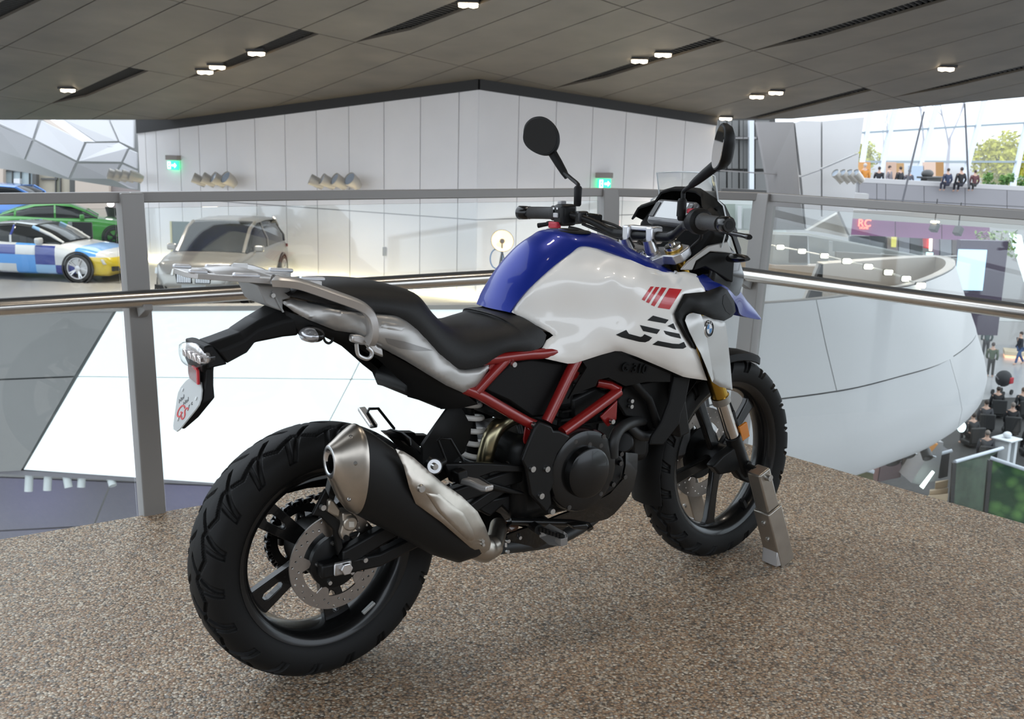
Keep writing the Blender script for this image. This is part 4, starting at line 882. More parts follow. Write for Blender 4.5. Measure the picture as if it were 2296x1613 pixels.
rko = MB().ring(deck, hole, (0, 0, -.012)).build('luggage_rack', Mcast, bike, bevel=.004)
for x, y, l in ((-.045, -.085, .06), (-.045, .085, .06), (-.20, -.083, .06), (-.20, .083, .06), (-.295, -.05, .04), (-.295, .05, .04)):
    a_ = rkp(x, y)+V((0, 0, .003)); MB().obox(a_-V((l/2, 0, -l*.05)), a_+V((l/2, 0, -l*.05)), .016, .010).build('rack_pad', mat('rack_pad', (.66, .67, .70), .35, .5), rko, bevel=.004)
# raised hump in the middle of the rack
MB().loft([[rkp(x, y)+V((0, 0, h*(1-(abs(y)/.06)**2))) for y in (-.06, -.04, -.02, 0, .02, .04, .06)] for x, h in ((-.13, .002), (-.17, .012), (-.21, .014), (-.26, .006))], closed=False, cap=False).build('rack_hump', Mcast, rko, solid=.004)
grab = cat_spline([rkp(-.12, -.105), S('a', 1100, 320, -.120), S('a', 1330, 352, -.135), S('a', 1700, 478, -.155), S('a', 1950, 572, -.162), S('a', 2050, 650, -.166), S('a', 2090, 760, -.168), S('a', 2090, 880, -.165), S('a', 2060, 950, -.155)], 6)
prof = [(-.011, -.008), (-.008, -.0145), (.008, -.0145), (.011, -.008), (.011, .008), (.008, .0125), (-.008, .0125), (-.011, .008)]
for s in (0, 1):
    g_ = MB().sweep(grab, prof, ref=(0, 1, .3))
    if s: g_.flip()
    g_.build('grab_rail', Mcast, bike, smooth=50)
    f_ = MB().prism(SL('a', [(1885, 880), (1960, 880), (2080, 920), (2150, 1000), (2200, 1020), (2210, 1115), (2100, 1070), (2040, 985), (1980, 985), (1880, 955)], -.150), (0, .02, 0))
    if s: f_.flip()
    f_.build('grab_rail_foot', Mcast, bike, bevel=.005)
    h_ = MB().tube(cat_spline(SL('a', [(1925, 970), (1935, 1060), (1960, 1100), (2030, 1125), (2075, 1100), (2080, 1050), (2040, 1010)], -.150), 4), .0048, n=8)
    if s: h_.flip()
    h_.build('luggage_hook', Mcast, bike)
    h_ = MB().tube(cat_spline(SL('a', [(1580, 880), (1600, 940), (1640, 965), (1675, 940), (1680, 905)], -.125), 4), .003, n=8)
    if s: h_.flip()
    h_.build('luggage_loop', Mbls, bike)
MB().prism(SL('a', [(905, 365), (1250, 385), (1248, 500), (1170, 520), (1170, 640), (1040, 590), (990, 555)], -.062), (0, .124, 0)).build('rack_bracket', mat('bracket_grey', (.34, .34, .335), .5, .3), bike, bevel=.003)
MB().prism(SL('a', [(1045, 425), (1060, 420), (1175, 640), (1160, 645)], -.0625), (0, -.004, 0)).build('rack_bracket_rib', mat('bracket_grey', (.34, .34, .335)), bike, smooth=None)
bolt(S('a', 1060, 470, -.064), r=.006)
# ------------------------------------------------------------------ tail: mudguard arm, plate, lamp, indicators
def arm(pts_top, pts_bot, w, name, m, parent=bike):
    n = len(pts_top); R = []
    for i, (t_, b_) in enumerate(zip(pts_top, pts_bot)):
        T = S('a', *t_, -.0); B_ = S('a', *b_, -w[i]); T = V((T.x, 0, T.z)); 
        R.append([V((B_.x, B_.y, B_.z)), V(((T.x+B_.x)/2-.0, B_.y*1.0, T.z*.62+B_.z*.38)), V((T.x, B_.y*.62, T.z)), V((T.x, -B_.y*.62, T.z)), V(((T.x+B_.x)/2, -B_.y, T.z*.62+B_.z*.38)), V((B_.x, -B_.y, B_.z))])
    return MB().loft(R).build(name, m, parent, bevel=.006)
arm([(1150, 560), (1040, 600), (860, 700), (660, 830), (470, 900), (340, 945)], [(1330, 885), (1180, 900), (880, 960), (800, 1065), (615, 1165), (600, 1180)], [.075, .065, .055, .05, .048, .048], 'mudguard_arm', Mblk)
tl = MB().loft([[V((q_[0].x, -w_, q_[0].z)), V((q_[1].x, -w_*1.05, q_[1].z)), V((q_[1].x, w_*1.05, q_[1].z)), V((q_[0].x, w_, q_[0].z))] for q_, w_ in (((S('a', 360, 945, 0), S('a', 600, 1182, -.05)), .048), ((V((-.278, 0, .868)), V((-.266, 0, .818))), .055), ((V((-.292, 0, .866)), V((-.285, 0, .816))), .060))]).build('tail_housing', Mblk, bike, bevel=.004)
LR = []
for dx, k in ((.024, .94), (.008, 1.0), (-.002, .97), (-.010, .82), (-.015, .45)):
    ring_ = []
    for i in range(32):
        t_ = 2*math.pi*i/32; cy_, sz_ = math.cos(t_), math.sin(t_)
        y_ = math.copysign(abs(cy_)**.75, cy_)*.074*k; zz_ = math.copysign(abs(sz_)**.8, sz_)*(.024 if sz_ > 0 else .030)*k*(1-.25*(y_/.074)**2)
        ring_.append(V((-.303+dx+.010*(y_/.074)**2, y_, .842+zz_)))
    LR.append(ring_)
tlm = MB().loft(LR).build('tail_lamp', Mlens, tl, smooth=60)
MB().loft([[V((p.x*.35-.284*.65, p.y*.93, .842+(p.z-.842)*.93)) for p in r_] for r_ in LR]).build('lamp_reflector', mat('lamp_inner', (.58, .55, .54), .2, .75, var=.45, vscale=110), tl)
for i in range(4): MB().box(V((-.2985, -.045+.03*i, .836)), (.006, .018, .018)).build('lamp_facet', mat('lamp_facet', (.72, .66, .64), .12, .8), tl, bevel=.003)
MB().loft([[V((x_, -w_, z_)), V((x_, w_, z_))] + [V((-.27, w_, z_)), V((-.27, -w_, z_))] for x_, w_, z_ in ((-.296, .058, .826), (-.292, .045, .806))]).build('lamp_base', Mblk, tl, bevel=.003)
PB = V((-.3355, 0, .677)); PT = V((-.287, 0, .780)); pdir = (PT-PB).normalized(); pnrm = V((-.904, 0, .427))
def platept(y, al, o=0.): return PB+pdir*al+V((0, y, 0))+pnrm*o
ph = MB().loft([[V((p[0].x+.003, -w_, p[0].z)), V((p[1], -w_*.95, p[2])), V((p[1], w_*.95, p[2])), V((p[0].x+.003, w_, p[0].z))] for p, w_ in (((V((-.290, 0, .835)), -.262, .838), .05), ((V((-.287, 0, .80)), -.266, .808), .05), ((platept(0, .10), -.268, .775), .052), ((platept(0, .072), -.270, .75), .062), ((platept(0, .03), -.300, .705), .040), ((platept(0, 0.), -.325, .675), .016))]).build('plate_holder', Mblk, bike, bevel=.004)
po_ = [(-.030, .114), (-.050, .100), (-.064, .082), (-.066, .068), (-.060, .056), (-.020, -.001), (-.010, -.008), (.010, -.008), (.020, -.001), (.060, .056), (.066, .068), (.064, .082), (.050, .100), (.030, .114)]
plate = MB().prism([platept(y, al, .001) for y, al in po_], pnrm*.003).build('plate', mat('plate_grey', (.50, .52, .51), .5), bike, smooth=None)
PM = lambda y, al, rot=0.: basis(platept(y, al, .0046), V((0, -1, 0))*math.cos(rot)+pdir*math.sin(rot), pnrm)
text('plate_letters', 'GS', .044, mat('plate_red', (.62, .04, .04), .5), PM(.004, .034), plate, shear=.2)
Mpt = mat('plate_text', (.22, .23, .23), .5)
for t_, y_, al_ in (('Hol', .032, .0595), ('Hol', .004, .0595), ('r c', -.026, .0595)): text('plate_letters', t_, .016, Mpt, PM(y_, al_, math.radians(47)), plate)
for y, al in ((.006, .0165), (-.043, .0775), (.045, .0785)): bolt(platept(y, al, .003), n=pnrm, r=.0045, h=.003, parent=plate)
rf = [(-.032, .812), (.032, .812), (.032, .790), (.024, .780), (-.024, .776), (-.032, .780)]
MB().prism([V((-.2915, y, z)) for y, z in rf], (-.006, 0, 0)).build('rear_reflector', Mrr, ph, bevel=.002)
MB().prism([V((-.2955, y, z)) for y, z in ((-.036, .810), (-.029, .812), (-.029, .778), (-.036, .778))], (-.0045, 0, 0)).build('reflector_edge', mat('red_edge', (.6, .02, .03), .3), ph, smooth=None)
MB().prism([V((-.2955, y, z)) for y, z in ((-.030, .808), (-.002, .812), (-.002, .815), (-.030, .814))], (-.0045, 0, 0)).build('reflector_edge', mat('red_edge', (.6, .02, .03), .3), ph, smooth=None)
for s in (-1, 1):
    ba, bb = V((-.055, s*.06, .890)), V((-.055, s*.105, .887)); st_ = MB().cyl(ba, bb, .014, .012, n=14).build('indicator_stalk', Mblk, bike)
    rings = []
    for t_, rr in ((0, .35), (.12, .8), (.35, 1.), (.7, .9), (.92, .55), (1, .2)):
        c_ = V((-.058, s*(.10+.065*t_), .885)); rings.append([c_+V((math.cos(a_)*.022*rr-.006, 0, math.sin(a_)*.017*rr)) for a_ in [2*math.pi*i/18 for i in range(18)]])
    MB().loft(rings).build('indicator_shell', Mblg, st_)
    MB().loft([[V((p.x-.010, p.y, p.z)) for p in r_] for r_ in rings]).build('indicator_lens', mat('lens_smoke', (.42, .42, .43), .12, .6, coat=.8), st_)
# ------------------------------------------------------------------ front: fork, yoke, bars (all turn with the steering)
def fk(t, y): return V((1.42, 0, .3275))+SAX*t+V((0, y, 0)) - V((math.cos(RAKE)*.0, 0, 0))
FO = V((math.cos(RAKE), 0, math.sin(RAKE)))*-.0
for s in (-1, 1):
    y = s*.099
    ig = MB().cyl(fk(.10, y), fk(.245, y), .0205, n=24).xf(steer).build('fork_stanchion', mat('hard_chrome', (.66, .63, .60), .12, 1.), bike)
    g_ = MB().lathe(fk(0, y), SAX, [(.245, .0215), (.245, .0275), (.262, .0285), (.264, .026), (.29, .0255), (.50, .0265), (.765, .0265), (.765, .0)], n=28).xf(steer).build('fork_tube', Mgold, bike)
    MB().lathe(fk(0, y), SAX, [(.238, .021), (.238, .029), (.262, .029), (.262, .021)], n=28).xf(steer).build('fork_seal_collar', mat('collar_grey', (.30, .28, .25), .4, .7), g_)
    MB().lathe(fk(0, y), SAX, [(.800, .0), (.800, .010), (.793, .011), (.791, .024), (.785, .0245), (.778, .0245), (.775, .0225), (.76, .0225)], n=28).xf(steer).build('fork_cap', mat('cap_silver', (.74, .72, .68), .2, 1.), g_)
    MB().cyl(fk(.774, y), fk(.781, y), .0265, n=28).xf(steer).build('fork_cap_ring', Mgold, g_)
    MB().lathe(fk(0, y), SAX, [(-.045, .012), (-.045, .022), (-.02, .028), (.06, .026), (.105, .0255), (.108, .022)], n=24).xf(steer).build('fork_foot', Mbls, bike)
    # lower yoke
MB().loft([[fk(t_, y)+V((dx, 0, 0)) for t_, y, dx in ((.47, -.13, -.0), (.47, -.05, -.055), (.47, .05, -.055), (.47, .13, 0), (.47, .10, .03), (.47, -.10, .03))], [fk(t_, y)+V((dx, 0, 0)) for t_, y, dx in ((.51, -.13, -.0), (.51, -.05, -.055), (.51, .05, -.055), (.51, .13, 0), (.51, .10, .03), (.51, -.10, .03))]]).xf(steer).build('lower_yoke', Mbls, bike, bevel=.006)
yk = [(-.137, .018), (-.13, .034), (-.10, .038), (-.055, .016), (-.03, .012), (.03, .012), (.055, .016), (.10, .038), (.13, .034), (.137, .018), (.137, -.015), (.12, -.034), (.085, -.036), (.065, -.062), (.045, -.085), (-.045, -.085), (-.065, -.062), (-.085, -.036), (-.12, -.034), (-.137, -.015)]
FX = V((math.cos(RAKE), 0, math.sin(RAKE)))
ty = MB().prism([fk(.745, y)+FX*d for y, d in yk], SAX*.030).xf(steer).build('top_yoke', mat('yoke_silver', (.60, .60, .61), .34, .85), bike, bevel=.004)
MB().lathe(fk(.775, 0)-FX*.035, SAX, [(-.01, .019), (.002, .019), (.002, .014), (.009, .012), (.009, .0)], n=24).xf(steer).build('stem_nut', Mchr, ty)
for s in (-1, 1):
    MB().lathe(fk(.775, s*.047)-FX*.034, SAX, [(-.004, .022), (.004, .022), (.006, .018), (.012, .018), (.014, .021), (.03, .018), (.05, .016)], n=24).xf(steer).build('riser', Malu, ty)
BC = V((1.044, 0, 1.058))                          # bar centre between the clamps
def bar(p): return p
brp = [BC+V((0, 0, 0)), BC+V((0, .09, 0)), BC+V((-.005, .125, .006)), BC+V((-.035, .19, .036)), BC+V((-.062, .25, .052)), BC+V((-.085, .31, .054)), BC+V((-.122, .418, .052))]
half = cat_spline(brp, 6)
full = [V((p.x, -p.y, p.z)) for p in half[:0:-1]] + half
hb = MB().tube(full, [.0145 if abs(p.y) < .13 else .0115 for p in full], n=16, ref=(0, 0, 1)).xf(steer).build('handlebar', Mbls, bike)
for s in (-1, 1):
    MB().box(BC+V((0, s*.047, .002)), (.046, .030, .050)).xf(steer).build('bar_clamp', mat('yoke_silver', (.60, .60, .61)), ty, bevel=.006)
    for d in (-.014, .014): bolt(steer(BC+V((d, s*.047, .024))), n=(0, 0, 1), r=.005, h=.003, parent=ty)
MB().box(BC+V((0, 0, .020)), (.030, .075, .014)).xf(steer).build('clamp_bridge', mat('yoke_silver', (.60, .60, .61)), ty, bevel=.004)
def barpt(y):
    for i in range(len(half)-1):
        if half[i].y <= abs(y) <= half[i+1].y:
            t_ = (abs(y)-half[i].y)/(half[i+1].y-half[i].y); p = half[i]+(half[i+1]-half[i])*t_; return V((p.x, math.copysign(p.y, y), p.z))
    p = half[-1]; return V((p.x, math.copysign(p.y, y), p.z))
Mgrip = mat('grip_rubber', (.03, .03, .03), .6, bump=.6, bscale=500)
for s in (-1, 1):
    MB().tube([barpt(s*y) for y in (.288, .30, .305, .34, .375, .378)], [.023, .023, .0190, .0190, .0190, .0205], n=20).xf(steer).build('grip', Mgrip, hb)
    MB().tube([barpt(s*.379), barpt(s*.385), barpt(s*.412), barpt(s*.417)], [.0165, .0205, .0215, .018], n=20).xf(steer).build('bar_end', Mblg, hb)
    MB().tube([barpt(s*.4172), barpt(s*.4176)], [.008, .008], n=14).xf(steer).build('bar_end_bolt', mat('hole_black', (.004, .004, .004), .9), hb)
# left switch block
sl = MB().box(barpt(.262)+V((.002, 0, -.004)), (.062, .048, .066)).xf(steer).build('switch_block', Mbls, bike, bevel=.012, bseg=3)
MB().box(barpt(.262)+V((-.030, .012, -.034)), (.02, .040, .020)).xf(steer).build('horn_button', Mrd, sl, bevel=.004)
MB().box(barpt(.262)+V((-.008, .004, .033)), (.022, .018, .012)).xf(steer).build('beam_switch', mat('switch_grey', (.30, .30, .31), .4), sl, bevel=.003)
MB().box(barpt(.262)+V((-.031, .006, -.004)), (.006, .020, .014)).xf(steer).build('indicator_switch', mat('switch_grey2', (.45, .45, .46), .4), sl, bevel=.002)
for d in (-.002, .014): MB().box(barpt(.262)+V((-.0292, d+.004, .016)), (.001, .006, .006)).xf(steer).build('switch_mark', mat('mark_white', (.8, .8, .8), .5), sl, smooth=None)
MB().tube([barpt(.285)+V((-.02, 0, -.03)), barpt(.30)+V((-.03, .01, -.035)), barpt(.315)+V((-.032, .01, -.038))], [.006, .007, .008], n=10).xf(steer).build('choke_knob', Mblk, sl)
# right switch / throttle tube
tw = MB().tube([barpt(-.235), barpt(-.262)], [.027, .027], n=20).xf(steer).build('throttle_housing', Mblk, bike, bevel=.005)
MB().tube([barpt(-.262), barpt(-.285), barpt(-.291)], [.035, .035, .026], n=28).xf(steer).build('throttle_tube', Mblk, tw, bevel=.003)
MB().box(barpt(-.245)+V((.0, 0, .028)), (.03, .03, .014)).xf(steer).build('kill_switch', Mrd, tw, bevel=.004)
# clamps, levers, reservoirs
for s in (-1, 1):
    cl = MB().box(barpt(s*.215)+V((.006, 0, 0)), (.04, .026, .036)).xf(steer).build('lever_perch', mat('perch_black', (.03, .03, .03), .35, .4), bike, bevel=.006)
    b0_ = barpt(s*.215); lv = cat_spline([b0_+V((.045, -s*.03, -.006)), b0_+V((.070, s*.02, -.014)), b0_+V((.060, s*.09, -.022)), b0_+V((.045, s*.15, -.026)), b0_+V((.030, s*.185, -.028))], 5)
    MB().tube(lv, [.009]*6+[.0075]*(len(lv)-10)+[.0085, .0095, .0095, .008], n=10, flat=.8).xf(steer).build('lever', Mblg, cl)
    MB().obox(b0_+V((.01, -s*.01, 0)), b0_+V((.055, -s*.035, -.006)), .03, .028).xf(steer).build('lever_pivot', Mblg, cl, bevel=.006)
b0_ = barpt(-.19)
MB().box(b0_+V((.045, .01, .018)), (.055, .055, .036)).xf(steer).build('brake_fluid_reservoir', mat('reservoir_smoke', (.20, .20, .20), .25, coat=.4), bike, bevel=.008)
hz('clutch_cable', [steer(p) for p in (barpt(.20)+V((.05, 0, -.005)), barpt(.16)+V((.06, -.02, -.006)), barpt(.12)+V((.07, -.04, -.03)), V((1.10, .02, .98)))], .0045)
hz('brake_line', [steer(p) for p in (barpt(.23)+V((.03, 0, -.025)), barpt(.18)+V((.035, 0, -.03)), barpt(.12)+V((.05, -.01, -.03)), barpt(.06)+V((.05, 0, -.035)), V((1.10, .0, .95)))], .005)
hz('switch_cable', [steer(p) for p in (barpt(.25)+V((0, 0, -.04)), barpt(.22)+V((.02, 0, -.045)), barpt(.15)+V((.04, 0, -.055)), V((1.08, .03, .97)))], .0055)
hz('brake_line', [steer(p) for p in (barpt(-.20)+V((.05, 0, .0)), barpt(-.15)+V((.10, 0, -.02)), V((1.13, -.10, 1.0)), V((1.16, -.07, .85)), V((1.26, -.03, .62)))], .005)
# mirrors
def mirror(s, base, elbow, neck, cen, nrm, up):
    nm = V(nrm).normalized(); u_ = V(up); u_ = (u_-nm*u_.dot(nm)).normalized(); r_ = u_.cross(nm)
    st_ = MB().tube(cat_spline([base, base+(elbow-base)*.6, elbow, elbow+(neck-elbow)*.45, neck], 5), .0062, n=10).build('mirror_stem', Mblk, bike)
    MB().tube([base-V((0, 0, .035)), base-V((0, 0, .03)), base+V((0, 0, .02)), base+V((0, 0, .025))], [.008, .0115, .0125, .009], n=14).build('mirror_boot', Mblk, st_)
    sh_ = [(-.060, .030), (-.052, .058), (-.028, .074), (.006, .072), (.036, .052), (.056, .020), (.060, -.012), (.048, -.040), (.024, -.052), (-.010, -.044), (-.044, -.020), (-.060, .005)]
    if s < 0: sh_ = [(-x, y) for x, y in sh_][::-1]
    q_ = cat_spline([(x, y, 0) for x, y in sh_], 4, closed=True)
    pt = lambda x, y, d: cen+r_*x*1.0+u_*y+nm*d
    MB().loft([[pt(p.x*k, p.y*k, d) for p in q_] for k, d in ((1., .004), (1.03, .0), (1.02, -.008), (.93, -.020), (.72, -.028), (.3, -.031))]).build('mirror_shell', Mblk, st_, smooth=60)
    MB().loft([[pt(p.x*k, p.y*k, d) for p in q_] for k, d in ((.93, .0035), (.925, .0052))]).build('mirror_pane', Mmir, st_, smooth=None)
    mn = neck; tgt = pt(.026 if s > 0 else -.026, -.036, -.016)
    MB().tube([mn+(mn-tgt)*.25, mn, mn+(tgt-mn)*.4, tgt, tgt+(tgt-mn)*.35], [.0085, .0115, .0135, .015, .010], n=14).build('mirror_neck', Mblk, st_)
# ------------------------------------------------------------------ measured mirror points
mlb = steer(barpt(.205)+V((.0, 0, .05))); 
ml_el = S('e', 650, 605, mlb.y+.004); ml_nk = S('e', 535, 505, .36); ml_c = S('e', 345, 235, .43)
mirror(1, S('e', 650, 690, mlb.y), ml_el, ml_nk, ml_c, (-.88, -.40, .24), (.24, .34, 1))
mrb = barpt(-.215)
mr_y = steer(mrb).y
mirror(-1, S('e', 1515, 800, mr_y), S('e', 1530, 665, mr_y-.002), S('e', 1640, 575, mr_y-.075), S('e', 1820, 335, -.405), (-.81, .58, .06), (0, -.55, 1))
MB().tube([S('e', 1512, 740, mr_y), S('e', 1508, 870, mr_y)], [.011, .013], n=14).build('mirror_boot', Mblk, bike)
# ------------------------------------------------------------------ cockpit, windscreen, headlamp
ck = Fz('e', [(1150, 890, .15), (1200, 840, .15), (1390, 760, .12), (1400, 700, .09), (1560, 660, .0), (1760, 720, -.10), (1830, 860, -.14), (1500, 900, -.02), (1300, 900, .07)])
ckr = []
cow = [(1.165, .165, 1.09), (1.175, .15, 1.125), (1.195, .10, 1.145), (1.205, .085, 1.175), (1.215, .05, 1.186), (1.218, 0, 1.188), (1.215, -.05, 1.186), (1.205, -.085, 1.175), (1.195, -.10, 1.145), (1.175, -.15, 1.125), (1.165, -.165, 1.09)]
cko = MB().loft([[V((x-.02, y*1., z)) for x, y, z in cow], [V((x, y*1.04, z+.008)) for x, y, z in cow], [V((x+.09, y*.93, z-.03)) for x, y, z in cow], [V((x+.17, y*.72, z-.11)) for x, y, z in cow]], closed=False, cap=False).xf(steer if 0 else (lambda p: p)).build('cockpit_cowl', Mblk, bike, smooth=60, solid=.006)
MB().loft([[V((1.17, y, z)) for y, z in ((.16, 1.075), (.085, 1.15), (-.085, 1.15), (-.16, 1.075), (-.10, .99), (.10, .99))], [V((1.25, y, z)) for y, z in ((.15, 1.06), (.08, 1.13), (-.08, 1.13), (-.15, 1.06), (-.10, .94), (.10, .94))]]).build('cockpit_inner', Mblk, bike, bevel=.01)
idm = basis((1.150, -.012, 1.118), (0, -1, 0), (-.80, 0, .60))
ins = MB().box((0, 0, 0), (.165, .085, .03)).xf(lambda p: idm @ p).build('instrument_housing', mat('dash_grey', (.10, .10, .105), .3, coat=.5), bike, bevel=.012, bseg=3)
MB().box((.004, .002, .0155), (.105, .058, .002)).xf(lambda p: idm @ p).build('instrument_screen', Mscr, ins, smooth=None)
MB().box((-.066, .0, .0165), (.018, .05, .002)).xf(lambda p: idm @ p).build('warning_light_strip', Mblg, ins, smooth=None)
MB().box((.068, .0, .0165), (.018, .05, .002)).xf(lambda p: idm @ p).build('warning_light_strip', Mblg, ins, smooth=None)
ws = []
for t_, x, z, hw, dx in ((0, 1.315, 1.035, .150, .10), (.3, 1.292, 1.10, .168, .078), (.55, 1.273, 1.155, .150, .062), (.62, 1.268, 1.168, .122, .05), (1, 1.245, 1.238, .120, .045)):
    ws.append([V((x-dx*(k/6)**2*1.0, hw*k/6, z-.006*(k/6)**2)) for k in range(-6, 7)])
MB().loft(ws, closed=False, cap=False).build('windscreen', Mwsc, bike, smooth=70, solid=.004)
we_ = [r_[0] for r_ in ws]+ws[-1][1:-1]+[r_[-1] for r_ in ws[::-1]]
MB().tube(we_, .0022, n=6).build('windscreen_edge_glint', mat('screen_edge_glint', (.62, .65, .66), .12, coat=.6), bike)  # pale tube added to paint the bright highlight along the screen edge
for s in (-1, 1): bolt(V((1.21, s*.125, 1.14)), n=(-.3, s, .3), r=.007, m=Mblk)
hl = MB().loft([[V((x, y*w_, z)) for y, z in ((-.11, z0), (-.13, (z0+z1)/2), (-.09, z1), (.09, z1), (.13, (z0+z1)/2), (.11, z0))] for x, z0, z1, w_ in ((1.20, .86, 1.06, 1.05), (1.30, .85, 1.04, 1.0), (1.38, .87, .99, .8))]).build('headlamp', Mblg, bike, bevel=.015, bseg=3)
MB().prism([V((1.385, y*.6, z)) for y, z in ((-.1, .88), (-.12, .93), (-.07, .975), (.07, .975), (.12, .93), (.1, .88))], (.012, 0, 0)).build('headlamp_lens', Mlens, hl, smooth=None, bevel=.004)
for s in (0, 1):
    side = MB().prism(SL('i', [(700, 975), (780, 880), (990, 720), (1195, 672), (1250, 800), (1010, 780), (860, 880), (820, 980)], -.148), (0, .008, 0))
    if s: side.flip()
    side.build('headlamp_side_trim', Ms, bike, bevel=.003)
    dark = MB().prism(SL('i', [(830, 985), (870, 890), (1010, 785), (1240, 760), (1265, 900), (1250, 1110), (1080, 1010), (960, 940)], -.138), (0, .012, 0))
    if s: dark.flip()
    dark.build('headlamp_side', Mblk, bike, bevel=.003)
    ind = MB().loft([[S('i', u_, v_, -.15-.10*t_)+V((math.cos(a_)*.004, 0, 0))+V((math.cos(a_)*.022*r_, 0, math.sin(a_)*.013*r_)) for a_ in [2*math.pi*k/16 for k in range(16)]] for u_, v_, t_, r_ in ((1215, 850, 0, .6), (1240, 848, .15, 1.), (1300, 850, .5, 1.), (1370, 855, .85, .75), (1405, 862, 1, .35))])
    if s: ind.flip()
    ind.build('front_indicator', Mblg, bike)
# ------------------------------------------------------------------ beak
bE = [('i', 865, 1040, -.158), ('i', 960, 1190, -.165), ('i', 1180, 1210, -.140), ('i', 1290, 1350, -.105), ('i', 1330, 1450, -.07), ('i', 1450, 1490, -.035), ('i', 1535, 1503, -.012)]
bT = [('i', 850, 975), ('i', 1020, 942), ('i', 1130, 1030), ('i', 1240, 1130), ('i', 1370, 1280), ('i', 1470, 1390), ('i', 1548, 1490)]
secs = [section(S(e_[0], e_[1], e_[2], e_[3]), S(*t_, 0.), bulge=.25) for e_, t_ in zip(bE, bT)]
rows = [cat_spline([s_[j] for s_ in secs], 4) for j in range(len(secs[0]))]
MB().loft([[r_[i] for r_ in rows] for i in range(len(rows[0]))], closed=False, cap=False).build('beak', Mb, bike, smooth=60, solid=.005)
fb = Fz('i', [(640, 1440, -.222), (740, 1240, -.214), (960, 1225, -.190), (1100, 1145, -.175), (1180, 1170, -.170), (1270, 1330, -.150), (1230, 1490, -.165), (1000, 1480, -.205), (830, 1430, -.216), (900, 1330, -.222), (1100, 1300, -.198), (800, 1760, -.232)])
panel('radiator_cowl_trim', 'd', [(1650, 622), (1815, 607), (1935, 562), (1985, 590), (2040, 680), (2052, 760), (2022, 802), (1960, 836), (1880, 822), (1790, 787), (1700, 770), (1670, 792), (1652, 830), (1690, 920), (1747, 1055), (1710, 1045), (1650, 958), (1592, 850), (1573, 780), (1600, 718)], fb, Mblk, step=7, thick=.02, curl=.008, cw=8, off=.002)
panel('trim_recess', 'd', [(1955, 640), (1975, 625), (2020, 700), (2035, 765), (2010, 785), (1975, 760), (1950, 700)], fb, mat('recess_black', (.006, .006, .006), .7), step=6, thick=.001, off=.0035)
fs_ = Fz('d', [(1660, 830, -.222), (1690, 780, -.217), (1830, 800, -.208), (1970, 850, -.178), (1990, 980, -.185), (2025, 1370, -.185), (1870, 1310, -.222), (1780, 1090, -.232), (1740, 1020, -.228), (1800, 900, -.222), (1900, 1100, -.214), (1760, 840, -.228), (1860, 1200, -.226)])
ss = panel('radiator_shroud', 'd', [(1656, 832), (1668, 795), (1690, 778), (1830, 800), (1890, 825), (1970, 848), (1990, 980), (2010, 1180), (2026, 1372), (1925, 1348), (1868, 1312), (1845, 1250), (1780, 1090), (1742, 1025), (1690, 920)], fs_, Ms, step=7, thick=.005, curl=.007, cw=7)
panel('shroud_crease', 'd', [(1690, 778), (1720, 772), (1780, 785), (1800, 840), (1830, 990), (1880, 1290), (1868, 1312), (1845, 1250), (1780, 1090), (1742, 1025), (1690, 920), (1656, 832), (1668, 795)], fs_, mat('silver_light', (.55, .54, .52), .42, .6, coat=.25), ss, step=6, thick=.001, off=.0035, curl=.001)
# roundel badge: chrome rim, black ring with letters, blue and white quarters
rc_ = S('d', 1843, 896, fs_(*zp('d', 1843, 896))-.004)
for s in (1, -1):
    cR = V((rc_.x, rc_.y*s, rc_.z)); nB = V((.21, -.97*s, .08)).normalized(); RM = basis(cR, (V((0, 0, 1)).cross(nB)), nB)
    X_ = lambda p: RM @ V(p)
    rd_ = MB().lathe(cR, nB, [(-.004, .0245), (.001, .0245), (.0022, .0235), (.0022, .0222), (.001, .022)], n=40).build('roundel_badge', Mchr, bike)
    MB().lathe(cR, nB, [(.0008, .0225), (.001, .0)], n=40).build('badge_ring', Mdec_k, rd_, smooth=None)
    MB().lathe(cR, nB, [(.0011, .0150), (.0016, .0150), (.0016, .0140), (.0011, .0140)], n=36).build('badge_inner_rim', Mchr, rd_)
    for k in range(4):
        pts = [X_((0, 0, .0013))]+[X_((.0138*math.cos(math.pi/2*k+math.pi/2*i/8), .0138*math.sin(math.pi/2*k+math.pi/2*i/8), .0013)) for i in range(9)]
        MB().add(pts, [tuple(range(10))]).build('badge_quarter', mat('badge_blue', (.05, .22, .50), .3, coat=.5) if k % 2 else mat('badge_white', (.85, .86, .88), .3, coat=.5), rd_, smooth=None)
    for ch, an in (('B', 125), ('M', 90), ('W', 55)):
        a_ = math.radians(an); text('badge_letters', ch, .0085, mat('badge_letter', (.85, .85, .86), .3), RM @ Matrix.Translation((.0183*math.cos(a_), .0183*math.sin(a_), .0012)) @ Matrix.Rotation(a_-math.pi/2, 4, 'Z'), rd_, ext=.0002)
